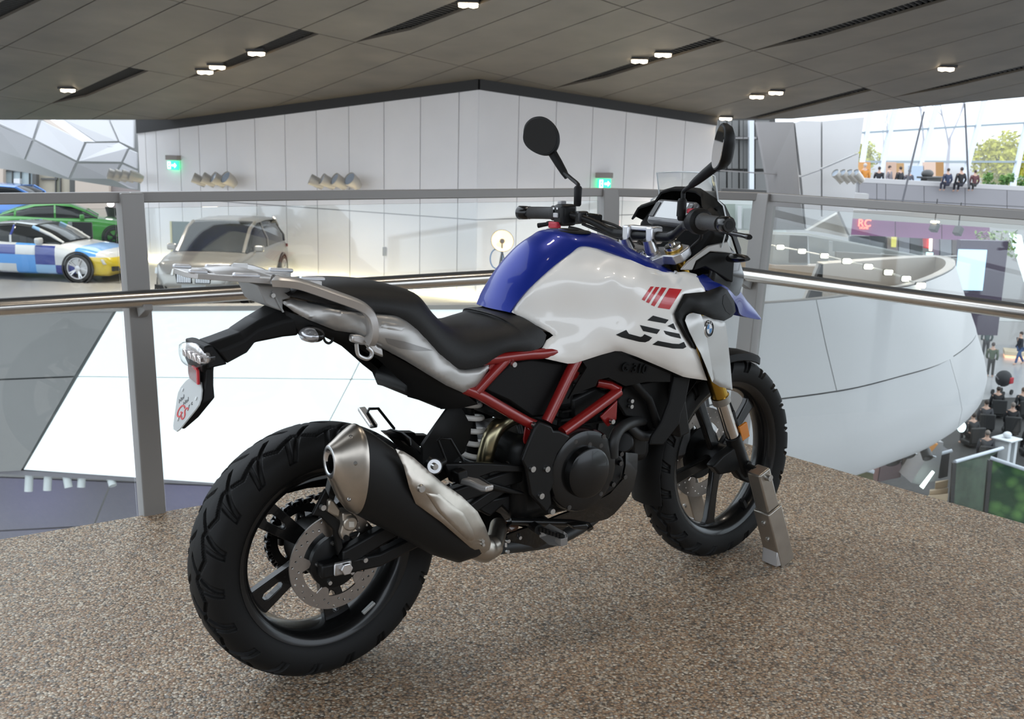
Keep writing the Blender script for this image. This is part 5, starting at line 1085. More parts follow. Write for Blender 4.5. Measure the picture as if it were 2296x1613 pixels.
# ------------------------------------------------------------------ radiator, inner black covers, "G 310" cover
gi = Fz('c', [(1230, 120, -.150), (1500, 80, -.168), (1860, 240, -.175), (1700, 320, -.165), (1400, 280, -.155), (1210, 380, -.14), (1800, 620, -.15), (1600, 500, -.14)])
gp = panel('engine_side_cover', 'c', [(1240, 130), (1380, 110), (1500, 88), (1640, 150), (1870, 245), (1870, 300), (1700, 300), (1560, 330), (1440, 270), (1370, 285), (1350, 330), (1200, 385), (1160, 420), (1210, 330), (1290, 200)], gi, Mblk, step=8, thick=.006)
g0, g1 = S('c', 1500, 195, gi(*zp('c', 1500, 195))-.0015), S('c', 1720, 215, gi(*zp('c', 1720, 215))-.0015)
gx = (g1-g0).normalized(); gn = V((0, -1, .05))
GM = basis((g0+g1)/2+V((0, -.004, 0)), gx, gn)
text('embossed_letters', 'G 310', .036, mat('emboss_black', (.003, .003, .003), .5, spec=.1), GM, gp, ext=.002, bold=.0008, shear=.12)
rad = MB().box((1.09, 0, .62), (.045, .27, .30), Matrix.Rotation(math.radians(-14), 3, 'Y')).build('radiator', Mbls, bike, bevel=.006)
for s in (0, 1):
    c_ = MB().prism(SL('g', [(370, 400), (470, 405), (440, 560), (410, 640), (400, 700), (330, 790), (300, 830), (215, 830), (230, 780), (290, 690), (340, 560)], -.165), (0, .012, 0))
    if s: c_.flip()
    c_.build('radiator_side_cover', Mblk, bike, bevel=.004)
    c_ = MB().prism(SL('c', [(1560, 330), (1860, 280), (1860, 560), (1800, 640), (1740, 640), (1680, 560), (1560, 540), (1500, 440)], -.12), (0, .01, 0))
    if s: c_.flip()
    c_.build('radiator_fan_shroud', Mblk, bike, bevel=.004)
    c_ = MB().tube(SL('c', [(1600, 290, -.15), (1720, 420, -.14), (1790, 620, -.13)]), .012, n=10)
    if s: c_.flip()
    c_.build('lower_cradle', Mblk, bike)
for p in ((1598, 432), (1595, 470)): bolt(S('c', *p, -.128), r=.007)
hz('radiator_hose', [V((1.08, -.08, .52)), V((1.02, -.11, .49)), V((.95, -.13, .50)), V((.90, -.12, .54))], .015)
MB().box((.98, 0, .47), (.10, .20, .14)).build('exhaust_header_shield', Mbls, bike, bevel=.03)
hz('exhaust_header', [V((.86, 0, .60)), V((.97, 0, .56)), V((1.0, 0, .44)), V((.95, 0, .26)), V((.75, -.03, .20)), V((.50, -.08, .24))], .02)
# steering head and front fairing core
MB().cyl(steer(fk(.42, 0)-FX*.035), steer(fk(.745, 0)-FX*.035), .032, n=24).build('steering_head', Mred if 0 else Mbls, bike)
MB().box((1.06, 0, .86), (.24, .20, .14)).build('fairing_core', Mblk, bike, bevel=.03)
# ------------------------------------------------------------------ front mudguard, axle, caliper
mg = []
for i in range(11):
    a_ = math.radians(66+57*i/10); wv_ = .066 if i not in (0, 10) else .055
    mg.append([AF+V((r_*math.cos(a_), y, r_*math.sin(a_))) for r_, y in ((.325, -wv_), (.345, -wv_*.9), (.352, -.04), (.356, 0), (.352, .04), (.345, wv_*.9), (.325, wv_), (.322, wv_*.95), (.346, .04), (.350, 0), (.346, -.04), (.322, -wv_*.95))])
fm = MB().loft(mg).xf(steer).build('front_mudguard', Mblk, bike)
rm = []
for i in range(6):
    a_ = math.radians(123+72*i/5); rm.append([AF+V((r_*math.cos(a_), y, r_*math.sin(a_))) for r_, y in ((.338, -.062), (.350, -.04), (.354, 0), (.350, .04), (.338, .062), (.334, .06), (.346, .04), (.350, 0), (.346, -.04), (.334, -.06))])
MB().loft(rm).xf(steer).build('front_mudguard_rear', Mblk, fm)
for s in (-1, 1):
    MB().prism([steer(p) for p in (fk(.36, s*.075)+V((.01, 0, 0)), fk(.36, s*.075)+V((.045, 0, .01)), fk(.20, s*.085)+V((.06, 0, 0)), fk(.075, s*.088)+V((.06, 0, 0)), fk(.065, s*.088)+V((.045, 0, 0)), fk(.20, s*.085)+V((.035, 0, 0)))], (0, .006, 0)).build('mudguard_stay', Mblk, fm, bevel=.002)
rp0 = S('g', 800, 745, -.102)
MB().box(rp0, (.052, .010, .036), Matrix.Rotation(math.radians(70), 3, 'Y')).build('side_reflector', Mor, fm, bevel=.002)
MB().prism(SL('g', [(725, 625), (745, 612), (765, 690), (770, 800), (745, 815), (735, 720)], -.095), (0, .008, 0)).build('reflector_bracket', Mbls, fm, bevel=.002)
MB().cyl(steer(AF+V((0, -.132, 0))), steer(AF+V((0, .132, 0))), .0125).build('front_axle', Mbls, bike)
MB().box(AF+V((-.09, .085, .05)), (.07, .05, .10)).xf(steer).build('front_brake_caliper', mat('caliper_grey', (.25, .25, .25), .35, .7), bike, bevel=.012)
MB().prism(SL('g', [(690, 830), (760, 850), (790, 920), (830, 935), (800, 960), (815, 1050), (780, 1050), (735, 1030), (700, 980), (600, 1000), (560, 950), (620, 880)], -.075), (0, -.035, 0)).build('axle_clamp', Mbls, bike, bevel=.006)
# ------------------------------------------------------------------ the steel front-wheel stand (two square posts, feet, clamps)
Mstd = mat('stand_steel', (.42, .385, .34), .36, .9, var=.1, vscale=20)
std = thing('wheel_stand', 'brushed steel front-wheel stand with two square posts clamping the front axle', 'stand', (1.5, 0, 0))
so_ = V((1.5, 0, 0))
for s in (-1, 1):
    tpt = V((1.405, s*.185, .335)); bpt = V((1.545, s*.185, .004))
    d_ = (bpt-tpt).normalized()
    mid = tpt+(bpt-tpt)*.40
    MB().obox(tpt-so_, mid-so_, .052, .052, up=(0, 1, 0)).build('upper_post', Mstd, std, bevel=.005)
    MB().obox(mid-so_, bpt-so_-V((0, 0, 0)), .064, .064, up=(0, 1, 0)).build('lower_post', Mstd, std, bevel=.004)
    MB().box(bpt-so_+V((-.028, 0, .0275)), (.055, .062, .055)).build('foot_block', mat('foot_plate', (.62, .62, .63), .35, .8), std, bevel=.003)
    bolt(tpt+V((.012, s*.027, -.018))-so_, n=(0, s, 0), r=.012, h=.014, parent=std)
    for t_ in (.52, .70): bolt(tpt+(bpt-tpt)*t_+V((-.030, 0, -.012))-so_, n=(-1, 0, -.45), r=.009, h=.004, parent=std)
    MB().cyl(V((1.42, s*.134, .325))-so_, V((1.41, s*.17, .325))-so_, .014).build('axle_pin', Mbls, std)
# ================================================================== ceiling downlights (in the slots, in view and above the platform)
Mlamp = mat('lamp_glow', (1, .95, .85), .4, emit=(1, .80, .54), estr=7.)
Mfix = mat('lamp_housing', (.03, .03, .03), .5)
def downlight(s, d, label, energy, z=None):
    p = cpt(s, d, -.035); t = thing('ceiling_downlight', label, 'downlight', p, HYAW, group='downlights in the ceiling slots')
    n_ = V((0, 0, -1))
    MB().box((0, 0, .06), (.36, .36, .10)).build('housing', Mfix, t, smooth=None, bevel=.01)
    for dx in (-.085, .085): MB().lathe((0, dx, .012), (0, 0, -1), [(0, .085), (.055, .080), (.075, 0)], n=16).build('lamp_pane', Mlamp, t)
    if energy:
        ld = bpy.data.lights.new('downlight_beam', 'SPOT'); ld.energy = energy; ld.color = (1, .90, .78); ld.spot_size = math.radians(115); ld.spot_blend = .8; ld.shadow_soft_size = .16
        lo = bpy.data.objects.new('downlight_beam', ld); COL.objects.link(lo); lo.location = p-V((0, 0, .06))
for x, y, lb in ((152, 198, 'pair of glowing downlights at the far left end of the ceiling'), (460, 157, 'glowing downlight low in the second slot from left, lower of the close pair'), (487, 146, 'glowing downlight in the second slot from left, upper of the close pair'), (575, 115, 'single glowing downlight high in the second slot from left'), (1050, 5, 'glowing downlight cut by the top edge above the tower corner'), (1434, 132, 'glowing downlight in the slot above the mirrors, left of two'), (1487, 118, 'glowing downlight in the slot above the mirrors, right of two'), (1697, 213, 'small glowing downlight right of the tower, left of two'), (1740, 204, 'small glowing downlight right of the tower, right of two'), (2122, 150, 'lone small glowing downlight at the far right of the ceiling'), (1622, 267, 'faint downlight just right of the tower top')):
    s_, d_ = ceil_px(x, y); downlight(s_, min(d_, 30.0), lb, 560 if x != 1622 else 0)
for i, (s_, d_, e_, lb_) in enumerate(((.2, 3.6, 70, 'straight above the motorcycle'), (2.6, 4.8, 80, 'above the front wheel stand'), (1.8, 8.2, 130, 'beyond the balustrade corner'), (4.6, 7.6, 130, 'over the right balustrade'), (1.6, 0.4, 20, 'behind the camera to the right'), (3, 13, 90, 'over the gap before the curved ramp'))):
    downlight(s_, d_, 'downlight in the ceiling ' + lb_ + ', outside the picture', e_)
# ================================================================== exit signs, wall floodlights, studio lamp on the tower
Mgrn = mat('exit_green', (.02, .45, .18), .4, emit=(.03, .85, .36), estr=1.1)
Mwhi = mat('exit_white', (.9, 1, .95), .4, emit=(.8, 1, .92), estr=1.6)
Mgbox = mat('exit_box', (.30, .27, .25), .6)
def exit_sign(px, py, A, B, label):
    n_ = V(((B-A).y, -(B-A).x, 0)).normalized()
    if n_.dot(CAM-A) < 0: n_ = -n_
    p = PP(px, py, A+n_*.12, n_); t = thing('exit_sign', label, 'exit sign', p, math.atan2(n_.y, n_.x)+math.pi/2, group='lit emergency exit signs')
    MB().box((0, .06, .15), (.46, .20, .13)).build('bracket_box', Mgbox, t, smooth=None, bevel=.01)
    MB().box((0, .03, -.06), (.40, .05, .24)).build('sign_panel', Mgrn, t, smooth=None)
    MB().box((-.13, .003, -.06), (.12, .006, .20)).build('sign_figure_panel', Mwhi, t, smooth=None)
    MB().prism([V((x, .0, z)) for x, z in ((-.12, -.13), (-.09, -.10), (-.12, -.07), (-.15, -.06), (-.11, -.03), (-.10, .0), (-.14, .02), (-.16, -.02), (-.17, -.06), (-.15, -.10), (-.17, -.14))], (0, -.004, 0)).build('running_figure', Mgrn, t, smooth=None)
    MB().prism([V((x, .0, z)) for x, z in ((-.02, -.085), (.09, -.085), (.09, -.13), (.17, -.06), (.09, .01), (.09, -.035), (-.02, -.035))], (0, -.006, 0)).build('arrow', Mwhi, t, smooth=None)
exit_sign(386, 366, T0, T1, 'lit green exit sign with arrow at the left end of the tower wall')
exit_sign(1357, 407, T0, T2, 'lit green exit sign with arrow on the tower face right of the corner')
Mfl = mat('floodlight_body', (.52, .50, .46), .45, .3); Mfg = mat('floodlight_glass', (.36, .42, .50), .15, coat=.6)
def flood(p, aim, label, group, r=.17):
    t = thing('wall_floodlight', label, 'floodlight', p, 0, group=group); a_ = V(aim).normalized()
    MB().lathe(V(), a_, [(-.26, .0), (-.26, .09), (-.12, r*.86), (.10, r), (.12, r), (.12, r*.93), (.09, r*.9)], n=20).build('housing', Mfl, t); MB().lathe(a_*.09, a_, [(0, r*.9), (.012, 0)], n=20).build('front_glass', Mfg, t)
    MB().tube([V(), V((0, 0, -.12)), V((0, 0, -.12))-a_*.2], .03, n=8).build('yoke', Mfl, t)
nL = dn; nR = V(((T2-T0).y, -(T2-T0).x, 0)).normalized(); nR = nR if nR.dot(CAM-T0) > 0 else -nR
tLd = (T0-T1).normalized()
for g_, (xs_, lb) in enumerate((((442, 463, 486, 512), 'on the tower wall above the silver SUV'), ((705, 731, 758, 790), 'on the tower wall left of the corner'))):
    for i, x in enumerate(xs_):
        p = PP(x, 406 if g_ else 402, T0+nL*.45, nL); k = ('first', 'second', 'third', 'fourth')[i]
        flood(p, nL*.9-tLd*(.9-.25*i)+V((0, 0, .55)), f'grey round floodlight {lb}, {k} from left', 'floodlights on the tower wall', .14+.012*i)
for i, x in enumerate((252, 266, 282, 300)):
    p = PD(x, 392+i, 30.5); flood(p, -HD*.4-SD*.8+V((0, 0, .3)), f'grey round floodlight beside the left bulkhead, {("first", "second", "third", "fourth")[i]} from left', 'floodlights beside the bulkhead', .15)
for i, x in enumerate((1877, 1893, 1908, 1922)):
    p = PD(x, 393, 31.3); flood(p, -HD*.3-SD*.6+V((0, 0, .5)), f'dark round floodlight on the pale pier, {("first", "second", "third", "fourth")[i]} from left', 'floodlights on the pier', .13)
sp_ = PD(1126, 541, 24.0); sl_ = thing('studio_lamp', 'glowing round studio lamp on a tripod in front of the tower', 'lamp', V((sp_.x, sp_.y, ZF)))
hz0 = sp_.z-ZF; ai = (-HD*.8+SD*.15+V((0, 0, .35))).normalized(); hp = V((0, 0, hz0))
MB().lathe(hp, ai, [(-.22, .0), (-.22, .10), (-.10, .17), (.02, .26), (.04, .26)], n=28).build('reflector', Mfix, sl_)
MB().lathe(hp, ai, [(.03, .25), (-.05, .16), (-.08, 0)], n=28).build('lit_dish', mat('dish_glow', (1, .85, .6), .5, emit=(1, .60, .26), estr=.9), sl_)
MB().sphere(hp+ai*.0, .06, n=14, m=8).build('bulb_cap', mat('bulb_dark', (.08, .05, .03), .5), sl_)
for a_ in (90, 210, 330): MB().cyl(V((0, 0, hz0-.2)), V((.35*math.cos(math.radians(a_)), .35*math.sin(math.radians(a_)), 0)), .012, n=8).build('leg', Mfix, sl_)
MB().cyl(V((0, 0, hz0-.45)), V((0, 0, hz0-.05)), .018, n=8).build('stem', Mfix, sl_)
MB().tube([V((0, 0, hz0-.35))+SD*(.14*math.cos(t)-.12)+V((0, 0, .22*math.sin(t)-.05)) for t in [2*math.pi*i/24 for i in range(25)]], .014, n=6).build('cable_coil', mat('cable_blue', (.20, .36, .62), .5), sl_)
# ================================================================== left: white folded bulkhead and the glazed facade behind
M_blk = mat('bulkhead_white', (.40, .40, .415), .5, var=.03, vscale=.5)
bh = struct('wall_left')
def zz(u, v): return u/3.28, 250+v/3.28
def ppoly(pts): return [PD(*zz(u, v), D) for u, v, D in pts]
for q in ([(-60, 20, 35), (295, 40, 34.5), (240, 205, 34), (-60, 70, 34.3)], [(-60, 75, 34.3), (240, 210, 34), (180, 360, 34.3), (-60, 275, 34.7)], [(300, 60, 34.5), (628, 225, 34), (565, 370, 33.6), (248, 208, 34)], [(245, 215, 34), (562, 373, 33.6), (507, 496, 33.9), (184, 362, 34.3)],
          [(632, 228, 34), (870, 225, 34), (945, 270, 33.6), (893, 376, 33.5), (570, 372, 33.6)], [(566, 378, 33.6), (891, 380, 33.5), (820, 502, 33.7), (512, 499, 33.9)], [(947, 272, 33.6), (1010, 300, 33.5), (1010, 430, 33.4), (897, 378, 33.5)], [(895, 383, 33.5), (1010, 434, 33.4), (1010, 580, 33.6), (955, 574, 33.6), (823, 503, 33.6)]):
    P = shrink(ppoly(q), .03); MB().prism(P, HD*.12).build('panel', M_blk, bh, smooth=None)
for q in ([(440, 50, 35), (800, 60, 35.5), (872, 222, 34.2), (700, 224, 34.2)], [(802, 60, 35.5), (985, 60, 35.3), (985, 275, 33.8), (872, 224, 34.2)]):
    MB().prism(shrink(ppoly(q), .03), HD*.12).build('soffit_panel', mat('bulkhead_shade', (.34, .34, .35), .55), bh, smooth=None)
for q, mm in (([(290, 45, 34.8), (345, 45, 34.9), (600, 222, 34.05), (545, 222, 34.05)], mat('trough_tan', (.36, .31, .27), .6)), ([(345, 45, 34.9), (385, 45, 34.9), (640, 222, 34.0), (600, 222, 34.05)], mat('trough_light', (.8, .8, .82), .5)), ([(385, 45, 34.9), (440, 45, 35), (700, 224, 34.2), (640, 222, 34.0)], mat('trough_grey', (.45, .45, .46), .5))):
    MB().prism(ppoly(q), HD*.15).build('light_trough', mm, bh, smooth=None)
MB().prism([PD(-300, 262, 36), PD(330, 262, 36), PD(330, 430, 36), PD(200, 410, 36), PD(-300, 330, 36)], HD*.3).build('backing', mat('joint_grey', (.34, .34, .345)), bh, smooth=None)
# facade: glass bays, columns, blinds
fa = struct('window_1'); FD = 43
def fbox(u0, u1, v0, v1, m, nm, D=FD, th=.25):
    MB().prism([PD(*zz(u0, v0), D), PD(*zz(u1, v0), D), PD(*zz(u1, v1), D), PD(*zz(u0, v1), D)], HD*th).build(nm, m, fa, smooth=None)
Mpane = mat('facade_pane', (.42, .50, .52), .15, coat=.5); Mmul = mat('facade_mullion', (.09, .09, .085), .5); Mbl = mat('blind_beige', (.42, .38, .30), .7); Mcol = mat('column_tan', (.52, .44, .37), .7); Mpost = mat('facade_white', (.66, .68, .70), .5)
for i, (a_, b_) in enumerate(((20, 90), (90, 150), (150, 215), (215, 240))):
    for c_, d_ in ((290, 435), (435, 540), (540, 860)): fbox(a_+3, b_-3, c_+3, d_-3, Mpane, 'pane')
fbox(-400, 22, 270, 860, Mcol, 'column', FD-.4); fbox(100, 145, 495, 860, Mpost, 'door_post', FD-.2); fbox(238, 266, 290, 860, Mmul, 'mullion', FD-.3); fbox(15, 245, 430, 440, Mmul, 'transom', FD-.1)
for x in (88, 150, 213): fbox(x-2, x+2, 290, 860, Mmul, 'mullion', FD-.1)
fbox(268, 405, 400, 860, Mbl, 'blind'); fbox(408, 440, 400, 860, mat('blind_green', (.33, .33, .25), .7), 'blind'); fbox(443, 512, 400, 860, Mbl, 'blind'); fbox(512, 552, 480, 860, Mmul, 'mullion', FD-.2); fbox(403, 410, 400, 860, Mmul, 'mullion', FD-.1); fbox(438, 445, 400, 860, Mmul, 'mullion', FD-.1); fbox(300, 420, 490, 502, Mmul, 'transom', FD-.1)
fbox(552, 800, 480, 900, Mcol, 'column', FD-.5); fbox(800, 1400, 470, 900, mat('dark_core', (.28, .24, .23), .7), 'core_wall', FD-.2, .4)
# low partition between bulkhead and tower, with warm wash
fbox(1060, 1185, 740, 1130, mat('partition_tan', (.55, .48, .40), .6), 'partition', 33, .2)
fbox(1180, 1330, 560, 1140, mat('partition_blue', (.50, .54, .60), .5), 'partition', 32, .2)
# ================================================================== cars
Mtyre = mat('car_tyre', (.015, .015, .015), .7); Mglassc = mat('car_glass', (.012, .014, .015), .10, spec=.35); Mhead = mat('car_headlamp', (.55, .58, .60), .1, coat=1.); Mgrl = mat('car_grille', (.01, .01, .01), .4)
Malloy = mat('car_alloy', (.62, .62, .64), .3, .9); Malloyd = mat('car_alloy_dark', (.03, .03, .03), .3, .7)
def lerpt(tab, x):
    for i in range(len(tab)-1):
        if tab[i][0] <= x <= tab[i+1][0]:
            t = (x-tab[i][0])/(tab[i+1][0]-tab[i][0]); t = t*t*(3-2*t)*.5+t*.5; return tab[i][1]+(tab[i+1][1]-tab[i][1])*t
    return tab[0][1] if x < tab[0][0] else tab[-1][1]
def car(name, label, loc, rz, L, W, paint, top, plan, green, roofw, wheels, wr, alloy, suv=False, grille=True, roofmat=None, spoke=5):
    t = thing(name, label, 'car', loc, rz); hw0 = W/2; N = 40
    xs = [-L/2+L*i/N for i in range(N+1)]; rings = []
    zb = .24 if suv else .17
    for x in xs:
        u = (x+L/2)/L; zt = lerpt(top, u); hw = hw0*lerpt(plan, u); zs = zb+(.12 if u < .04 or u > .96 else 0)
        if u in (0, 1): hw *= .90
        half = [(0, zs), (hw*.86, zs), (hw*.965, zs+.07), (hw*.985, zs+(zt-zs)*.35), (hw*1.0, zs+(zt-zs)*.62), (hw*.975, zt-.10), (hw*.93, zt-.035), (hw*.80, zt-.004), (hw*.45, zt+.012), (0, zt+.018)]
        rings.append([V((x, -y, z)) for y, z in half]+[V((x, y, z)) for y, z in half[-2:0:-1]])
    body = MB().loft(rings).build('body', paint, t, smooth=50)
    # greenhouse: g = list (u, z belt, z roof, half width belt, half width roof)
    gr_ = []; rf_ = []
    for u, zbelt, zr, hb, hr in green:
        x = -L/2+u*L; half = [(hb*hw0, zbelt-.04), (hb*hw0*.985, zbelt+(zr-zbelt)*.3), (hr*hw0*1.03+(hb-hr)*hw0*.3, zbelt+(zr-zbelt)*.6), (hr*hw0*1.0, zr-.05), (hr*hw0*.90, zr-.012), (0, zr)]
        gr_.append([V((x, -y, z)) for y, z in half]+[V((x, y, z)) for y, z in half[-2::-1]])
        h2 = [(hr*hw0*1.035+.004, zr-.055), (hr*hw0*1.01+.004, zr-.03), (hr*hw0*.90, zr-.002), (hr*hw0*.45, zr+.014), (0, zr+.018)]
        rf_.append([V((x, -y, z)) for y, z in h2]+[V((x, y, z)) for y, z in h2[-2::-1]])
    MB().loft(gr_, closed=False, cap=False).build('windows', Mglassc, t, smooth=50)
    i0, i1 = roofw; MB().loft(rf_[i0:i1+1], closed=False, cap=False).build('roof', roofmat or paint, t, smooth=50, solid=.02)
    pil = MB()
    def pillar(k, w_, off=.012):
        for sgn in (0, 1):
            r_ = gr_[k] if isinstance(k, int) else [gr_[int(k)][j].lerp(gr_[int(k)+1][j], k-int(k)) for j in range(11)]
            idx = range(0, 5) if sgn == 0 else range(10, 5, -1)
            P = [r_[j] for j in idx]
            P = [p+V((0, math.copysign(off, p.y), 0)) for p in P]
            for a_, b_ in zip(P[:-1], P[1:]): pil.obox(a_, b_, w_, .02, up=(0, 1, 0))
    for i in range(len(gr_)-1):                           # sloping pillars along the two glass edges
        pass
    for k, w_ in ((1.0, .06), ((len(gr_)-1)/2., .05)): pillar(k if k != int(k) else int(k), w_)
    # A and C pillars run along the greenhouse shoulder
    for sgn in (-1, 1):
        j = 3 if sgn < 0 else 7
        for seq in ([gr_[i][j] for i in range(0, i0+1)], [gr_[i][j] for i in range(i1, len(gr_))]):
            if len(seq) > 1: pil.tube([p+V((0, sgn*.0, .01)) for p in seq], .045, n=8)
    pil.build('pillars', paint, t, smooth=40)
    for k, xw in enumerate(wheels):
        for sgn in (-1, 1):
            y = sgn*(hw0-.115); c_ = V((xw, y, wr))
            MB().lathe(c_+V((0, sgn*.10, 0)), (0, sgn, 0), [(-.02, wr*1.16), (.022, wr*1.16), (.024, wr*1.05), (-.2, wr*1.02)], n=32).build('wheel_arch', Mgrl, t)
            MB().lathe(c_, (0, sgn, 0), [(-.12, wr*.70), (-.12, wr*.94), (-.10, wr), (.10, wr), (.128, wr*.94), (.13, wr*.74), (.11, wr*.70)], n=32).build('tyre', Mtyre, t)
            w_ = MB().lathe(c_, (0, sgn, 0), [(.132, wr*.75), (.132, wr*.69), (.10, wr*.66), (.03, wr*.64)], n=32)
            for q in range(spoke):
                for dv in (-.10, .10):
                    a_ = 2*math.pi*q/spoke; e = lambda r, tt, h: c_+V((math.cos(a_+tt)*r, sgn*h, math.sin(a_+tt)*r))
                    w_.obox(e(.05, 0, .10), e(wr*.69, dv*1.3, .12), .035, .02, up=(0, 1, 0))
            w_.lathe(c_, (0, sgn, 0), [(.04, .08), (.12, .07), (.125, 0)], n=16); wo_ = w_.build('wheel', alloy, t, smooth=40)
            MB().lathe(c_, (0, sgn, 0), [(.02, wr*.66), (.03, 0)], n=24).build('brake', Mgrl, t)
    zt = lerpt(top, .97); fx = L/2
    for sgn in (-1, 1):
        y0, y1 = sgn*hw0*.45, sgn*hw0*.90
        hx = fx-.02; MB().loft([[V((hx-.02, y0, zt-.20)), V((hx-.30*1, y1*1.03, zt-.20)), V((hx-.36, y1*1.03, zt-.07)), V((hx-.10, y0, zt-.06))], [V((hx+.012, y0, zt-.20)), V((hx-.25, y1*1.05, zt-.20)), V((hx-.32, y1*1.05, zt-.07)), V((hx-.06, y0, zt-.06))]]).build('headlamp', Mhead, t, bevel=.01)
        if grille:
            zg = zt-.06; kh = .30 if suv else .20
            f_ = [V((fx-.02, sgn*hw0*.03, zg-kh)), V((fx-.02, sgn*hw0*.36, zg-kh)), V((fx-.04, sgn*hw0*.40, zg-kh*.4)), V((fx-.06, sgn*hw0*.34, zg)), V((fx-.06, sgn*hw0*.05, zg))]
            gp_ = MB().prism(f_, (.045, 0, 0)).build('grille', Mgrl, t, bevel=.01)
            for q in range(8):
                yy = sgn*hw0*(.07+.27*q/7); MB().obox(V((fx+.022, yy, zg-kh+.02)), V((fx-.012, yy, zg-.02)), .014, .02).build('grille_bar', Malloy, gp_, smooth=None)
        lo_ = MB().prism([V((fx-.05, sgn*hw0*.55, zb+.12)), V((fx-.12, sgn*hw0*.88, zb+.14)), V((fx-.12, sgn*hw0*.88, zb+.26)), V((fx-.05, sgn*hw0*.60, zb+.24))], (.06, 0, 0)).build('bumper_intake', Mgrl, t, bevel=.01)
        u_, zbelt, zr, hb, hr = green[-2]; mx = -L/2+u_*L-.12
        MB().box(V((mx, sgn*(hb*hw0+.13), zbelt+.06)), (.14, .22, .15)).build('door_mirror', paint, t, bevel=.04, bseg=3)
        MB().loft([[V((-L/2+.0, y0*1.5, zt2-.16)), V((-L/2+.20, y1*1.03, zt2-.14)), V((-L/2+.22, y1*1.03, zt2-.05)), V((-L/2+.03, y0*1.5, zt2-.06))] if 0 else [V((-L/2+d_, y0*1.3, lerpt(top, .03)-.18)), V((-L/2+.22+d_, y1*1.04, lerpt(top, .03)-.16)), V((-L/2+.24+d_, y1*1.04, lerpt(top, .03)-.08)), V((-L/2+.02+d_, y0*1.3, lerpt(top, .03)-.08))] for zt2, d_ in ((0, 0), (0, -.025))]).build('tail_lamp', mat('car_tail_red', (.30, .01, .012), .2, coat=.8), t, bevel=.008)
    MB().box((fx+.005, 0, zb+.22), (.03, .52, .11)).build('number_plate', mat('plate_dim', (.40, .43, .45), .5), t, smooth=None)
    return t
def chead(th): return HYAW-math.pi/2+math.radians(th)
def place(px, py, z, th, lx, ly):                        # put the car so that its local (lx, ly) stands at the image point
    a_ = chead(th); p = PZ(px, py, z); return V((p.x-(lx*math.cos(a_)-ly*math.sin(a_)), p.y-(lx*math.sin(a_)+ly*math.cos(a_)), z)), a_
SED_TOP = [(0, .78), (.02, .95), (.10, 1.02), (.22, 1.03), (.45, .98), (.66, .96), (.80, .88), (.93, .76), (.985, .66), (1, .52)]
SED_PL = [(0, .80), (.05, .92), (.2, .985), (.5, 1), (.8, .985), (.93, .93), (1, .74)]
SED_GR = [(.10, 1.0, 1.03, .74, .58), (.20, 1.0, 1.22, .82, .60), (.32, .99, 1.37, .87, .64), (.44, .98, 1.41, .88, .66), (.54, .97, 1.36, .88, .66), (.63, .95, 1.18, .86, .66), (.70, .93, .98, .82, .66)]
# generic art paint: blue and white blocks with a yellow nose (a stand-in for the painted car's picture)
def artpaint():
    m = bpy.data.materials.new('block_art_paint'); m.use_nodes = True; N = m.node_tree; b = N.nodes['Principled BSDF']; L_ = N.links
    t = N.nodes.new('ShaderNodeTexCoord'); s = N.nodes.new('ShaderNodeSeparateXYZ'); L_.new(t.outputs['Object'], s.inputs[0])
    sn = N.nodes.new('ShaderNodeVectorMath'); sn.operation = 'SNAP'; sn.inputs[1].default_value = (.52, 9., .235); ad = N.nodes.new('ShaderNodeVectorMath'); ad.inputs[1].default_value = (.13, 4.5, .05); L_.new(t.outputs['Object'], ad.inputs[0]); L_.new(ad.outputs[0], sn.inputs[0])
    wn = N.nodes.new('ShaderNodeTexWhiteNoise'); L_.new(sn.outputs[0], wn.inputs['Vector']); ck_ = N.nodes.new('ShaderNodeValToRGB'); ck_.color_ramp.interpolation = 'CONSTANT'; ee = ck_.color_ramp.elements; ee[0].color = (.62, .64, .66, 1); ee[1].position = .45; ee[1].color = (.10, .34, .78, 1); q = ee.new(.68); q.color = (.03, .05, .28, 1); q = ee.new(.86); q.color = (.30, .52, .80, 1); L_.new(wn.outputs['Value'], ck_.inputs[0])
    lt = N.nodes.new('ShaderNodeMath'); lt.operation = 'GREATER_THAN'; lt.inputs[1].default_value = 1.78; L_.new(s.outputs[0], lt.inputs[0])
    lz = N.nodes.new('ShaderNodeMath'); lz.operation = 'LESS_THAN'; lz.inputs[1].default_value = .64; L_.new(s.outputs[2], lz.inputs[0])
    an = N.nodes.new('ShaderNodeMath'); an.operation = 'MULTIPLY'; L_.new(lt.outputs[0], an.inputs[0]); L_.new(lz.outputs[0], an.inputs[1])
    x = N.nodes.new('ShaderNodeMix'); x.data_type = 'RGBA'; L_.new(an.outputs[0], x.inputs[0]); L_.new(ck_.outputs[0], x.inputs[6]); x.inputs[7].default_value = (.62, .48, .03, 1)
    L_.new(x.outputs[2], b.inputs['Base Color']); b.inputs['Roughness'].default_value = .3; b.inputs['Coat Weight'].default_value = 1
    return m
lc1, ra = place(182, 633, ZF, -7, 1.50, -.83)
car('painted_car', 'low car painted in blue and white blocks with a yellow nose', lc1, ra, 4.9, 1.93, artpaint(), [(z, h*.98) for z, h in SED_TOP], SED_PL, SED_GR, (2, 4), (-1.50, 1.50), .36, Malloy, roofmat=mat('dark_roof', (.05, .055, .055), .15, coat=1.))
lc2, ra = place(259, 556, ZF, 20, 1.45, -.83)
car('green_coupe', 'bright green coupe with dark windows behind the painted car', lc2, ra, 4.8, 1.89, mat('green_paint', (.045, .27, .035), .3, 0, coat=1.), SED_TOP, SED_PL, SED_GR, (1, 5), (-1.45, 1.45), .345, Malloyd)
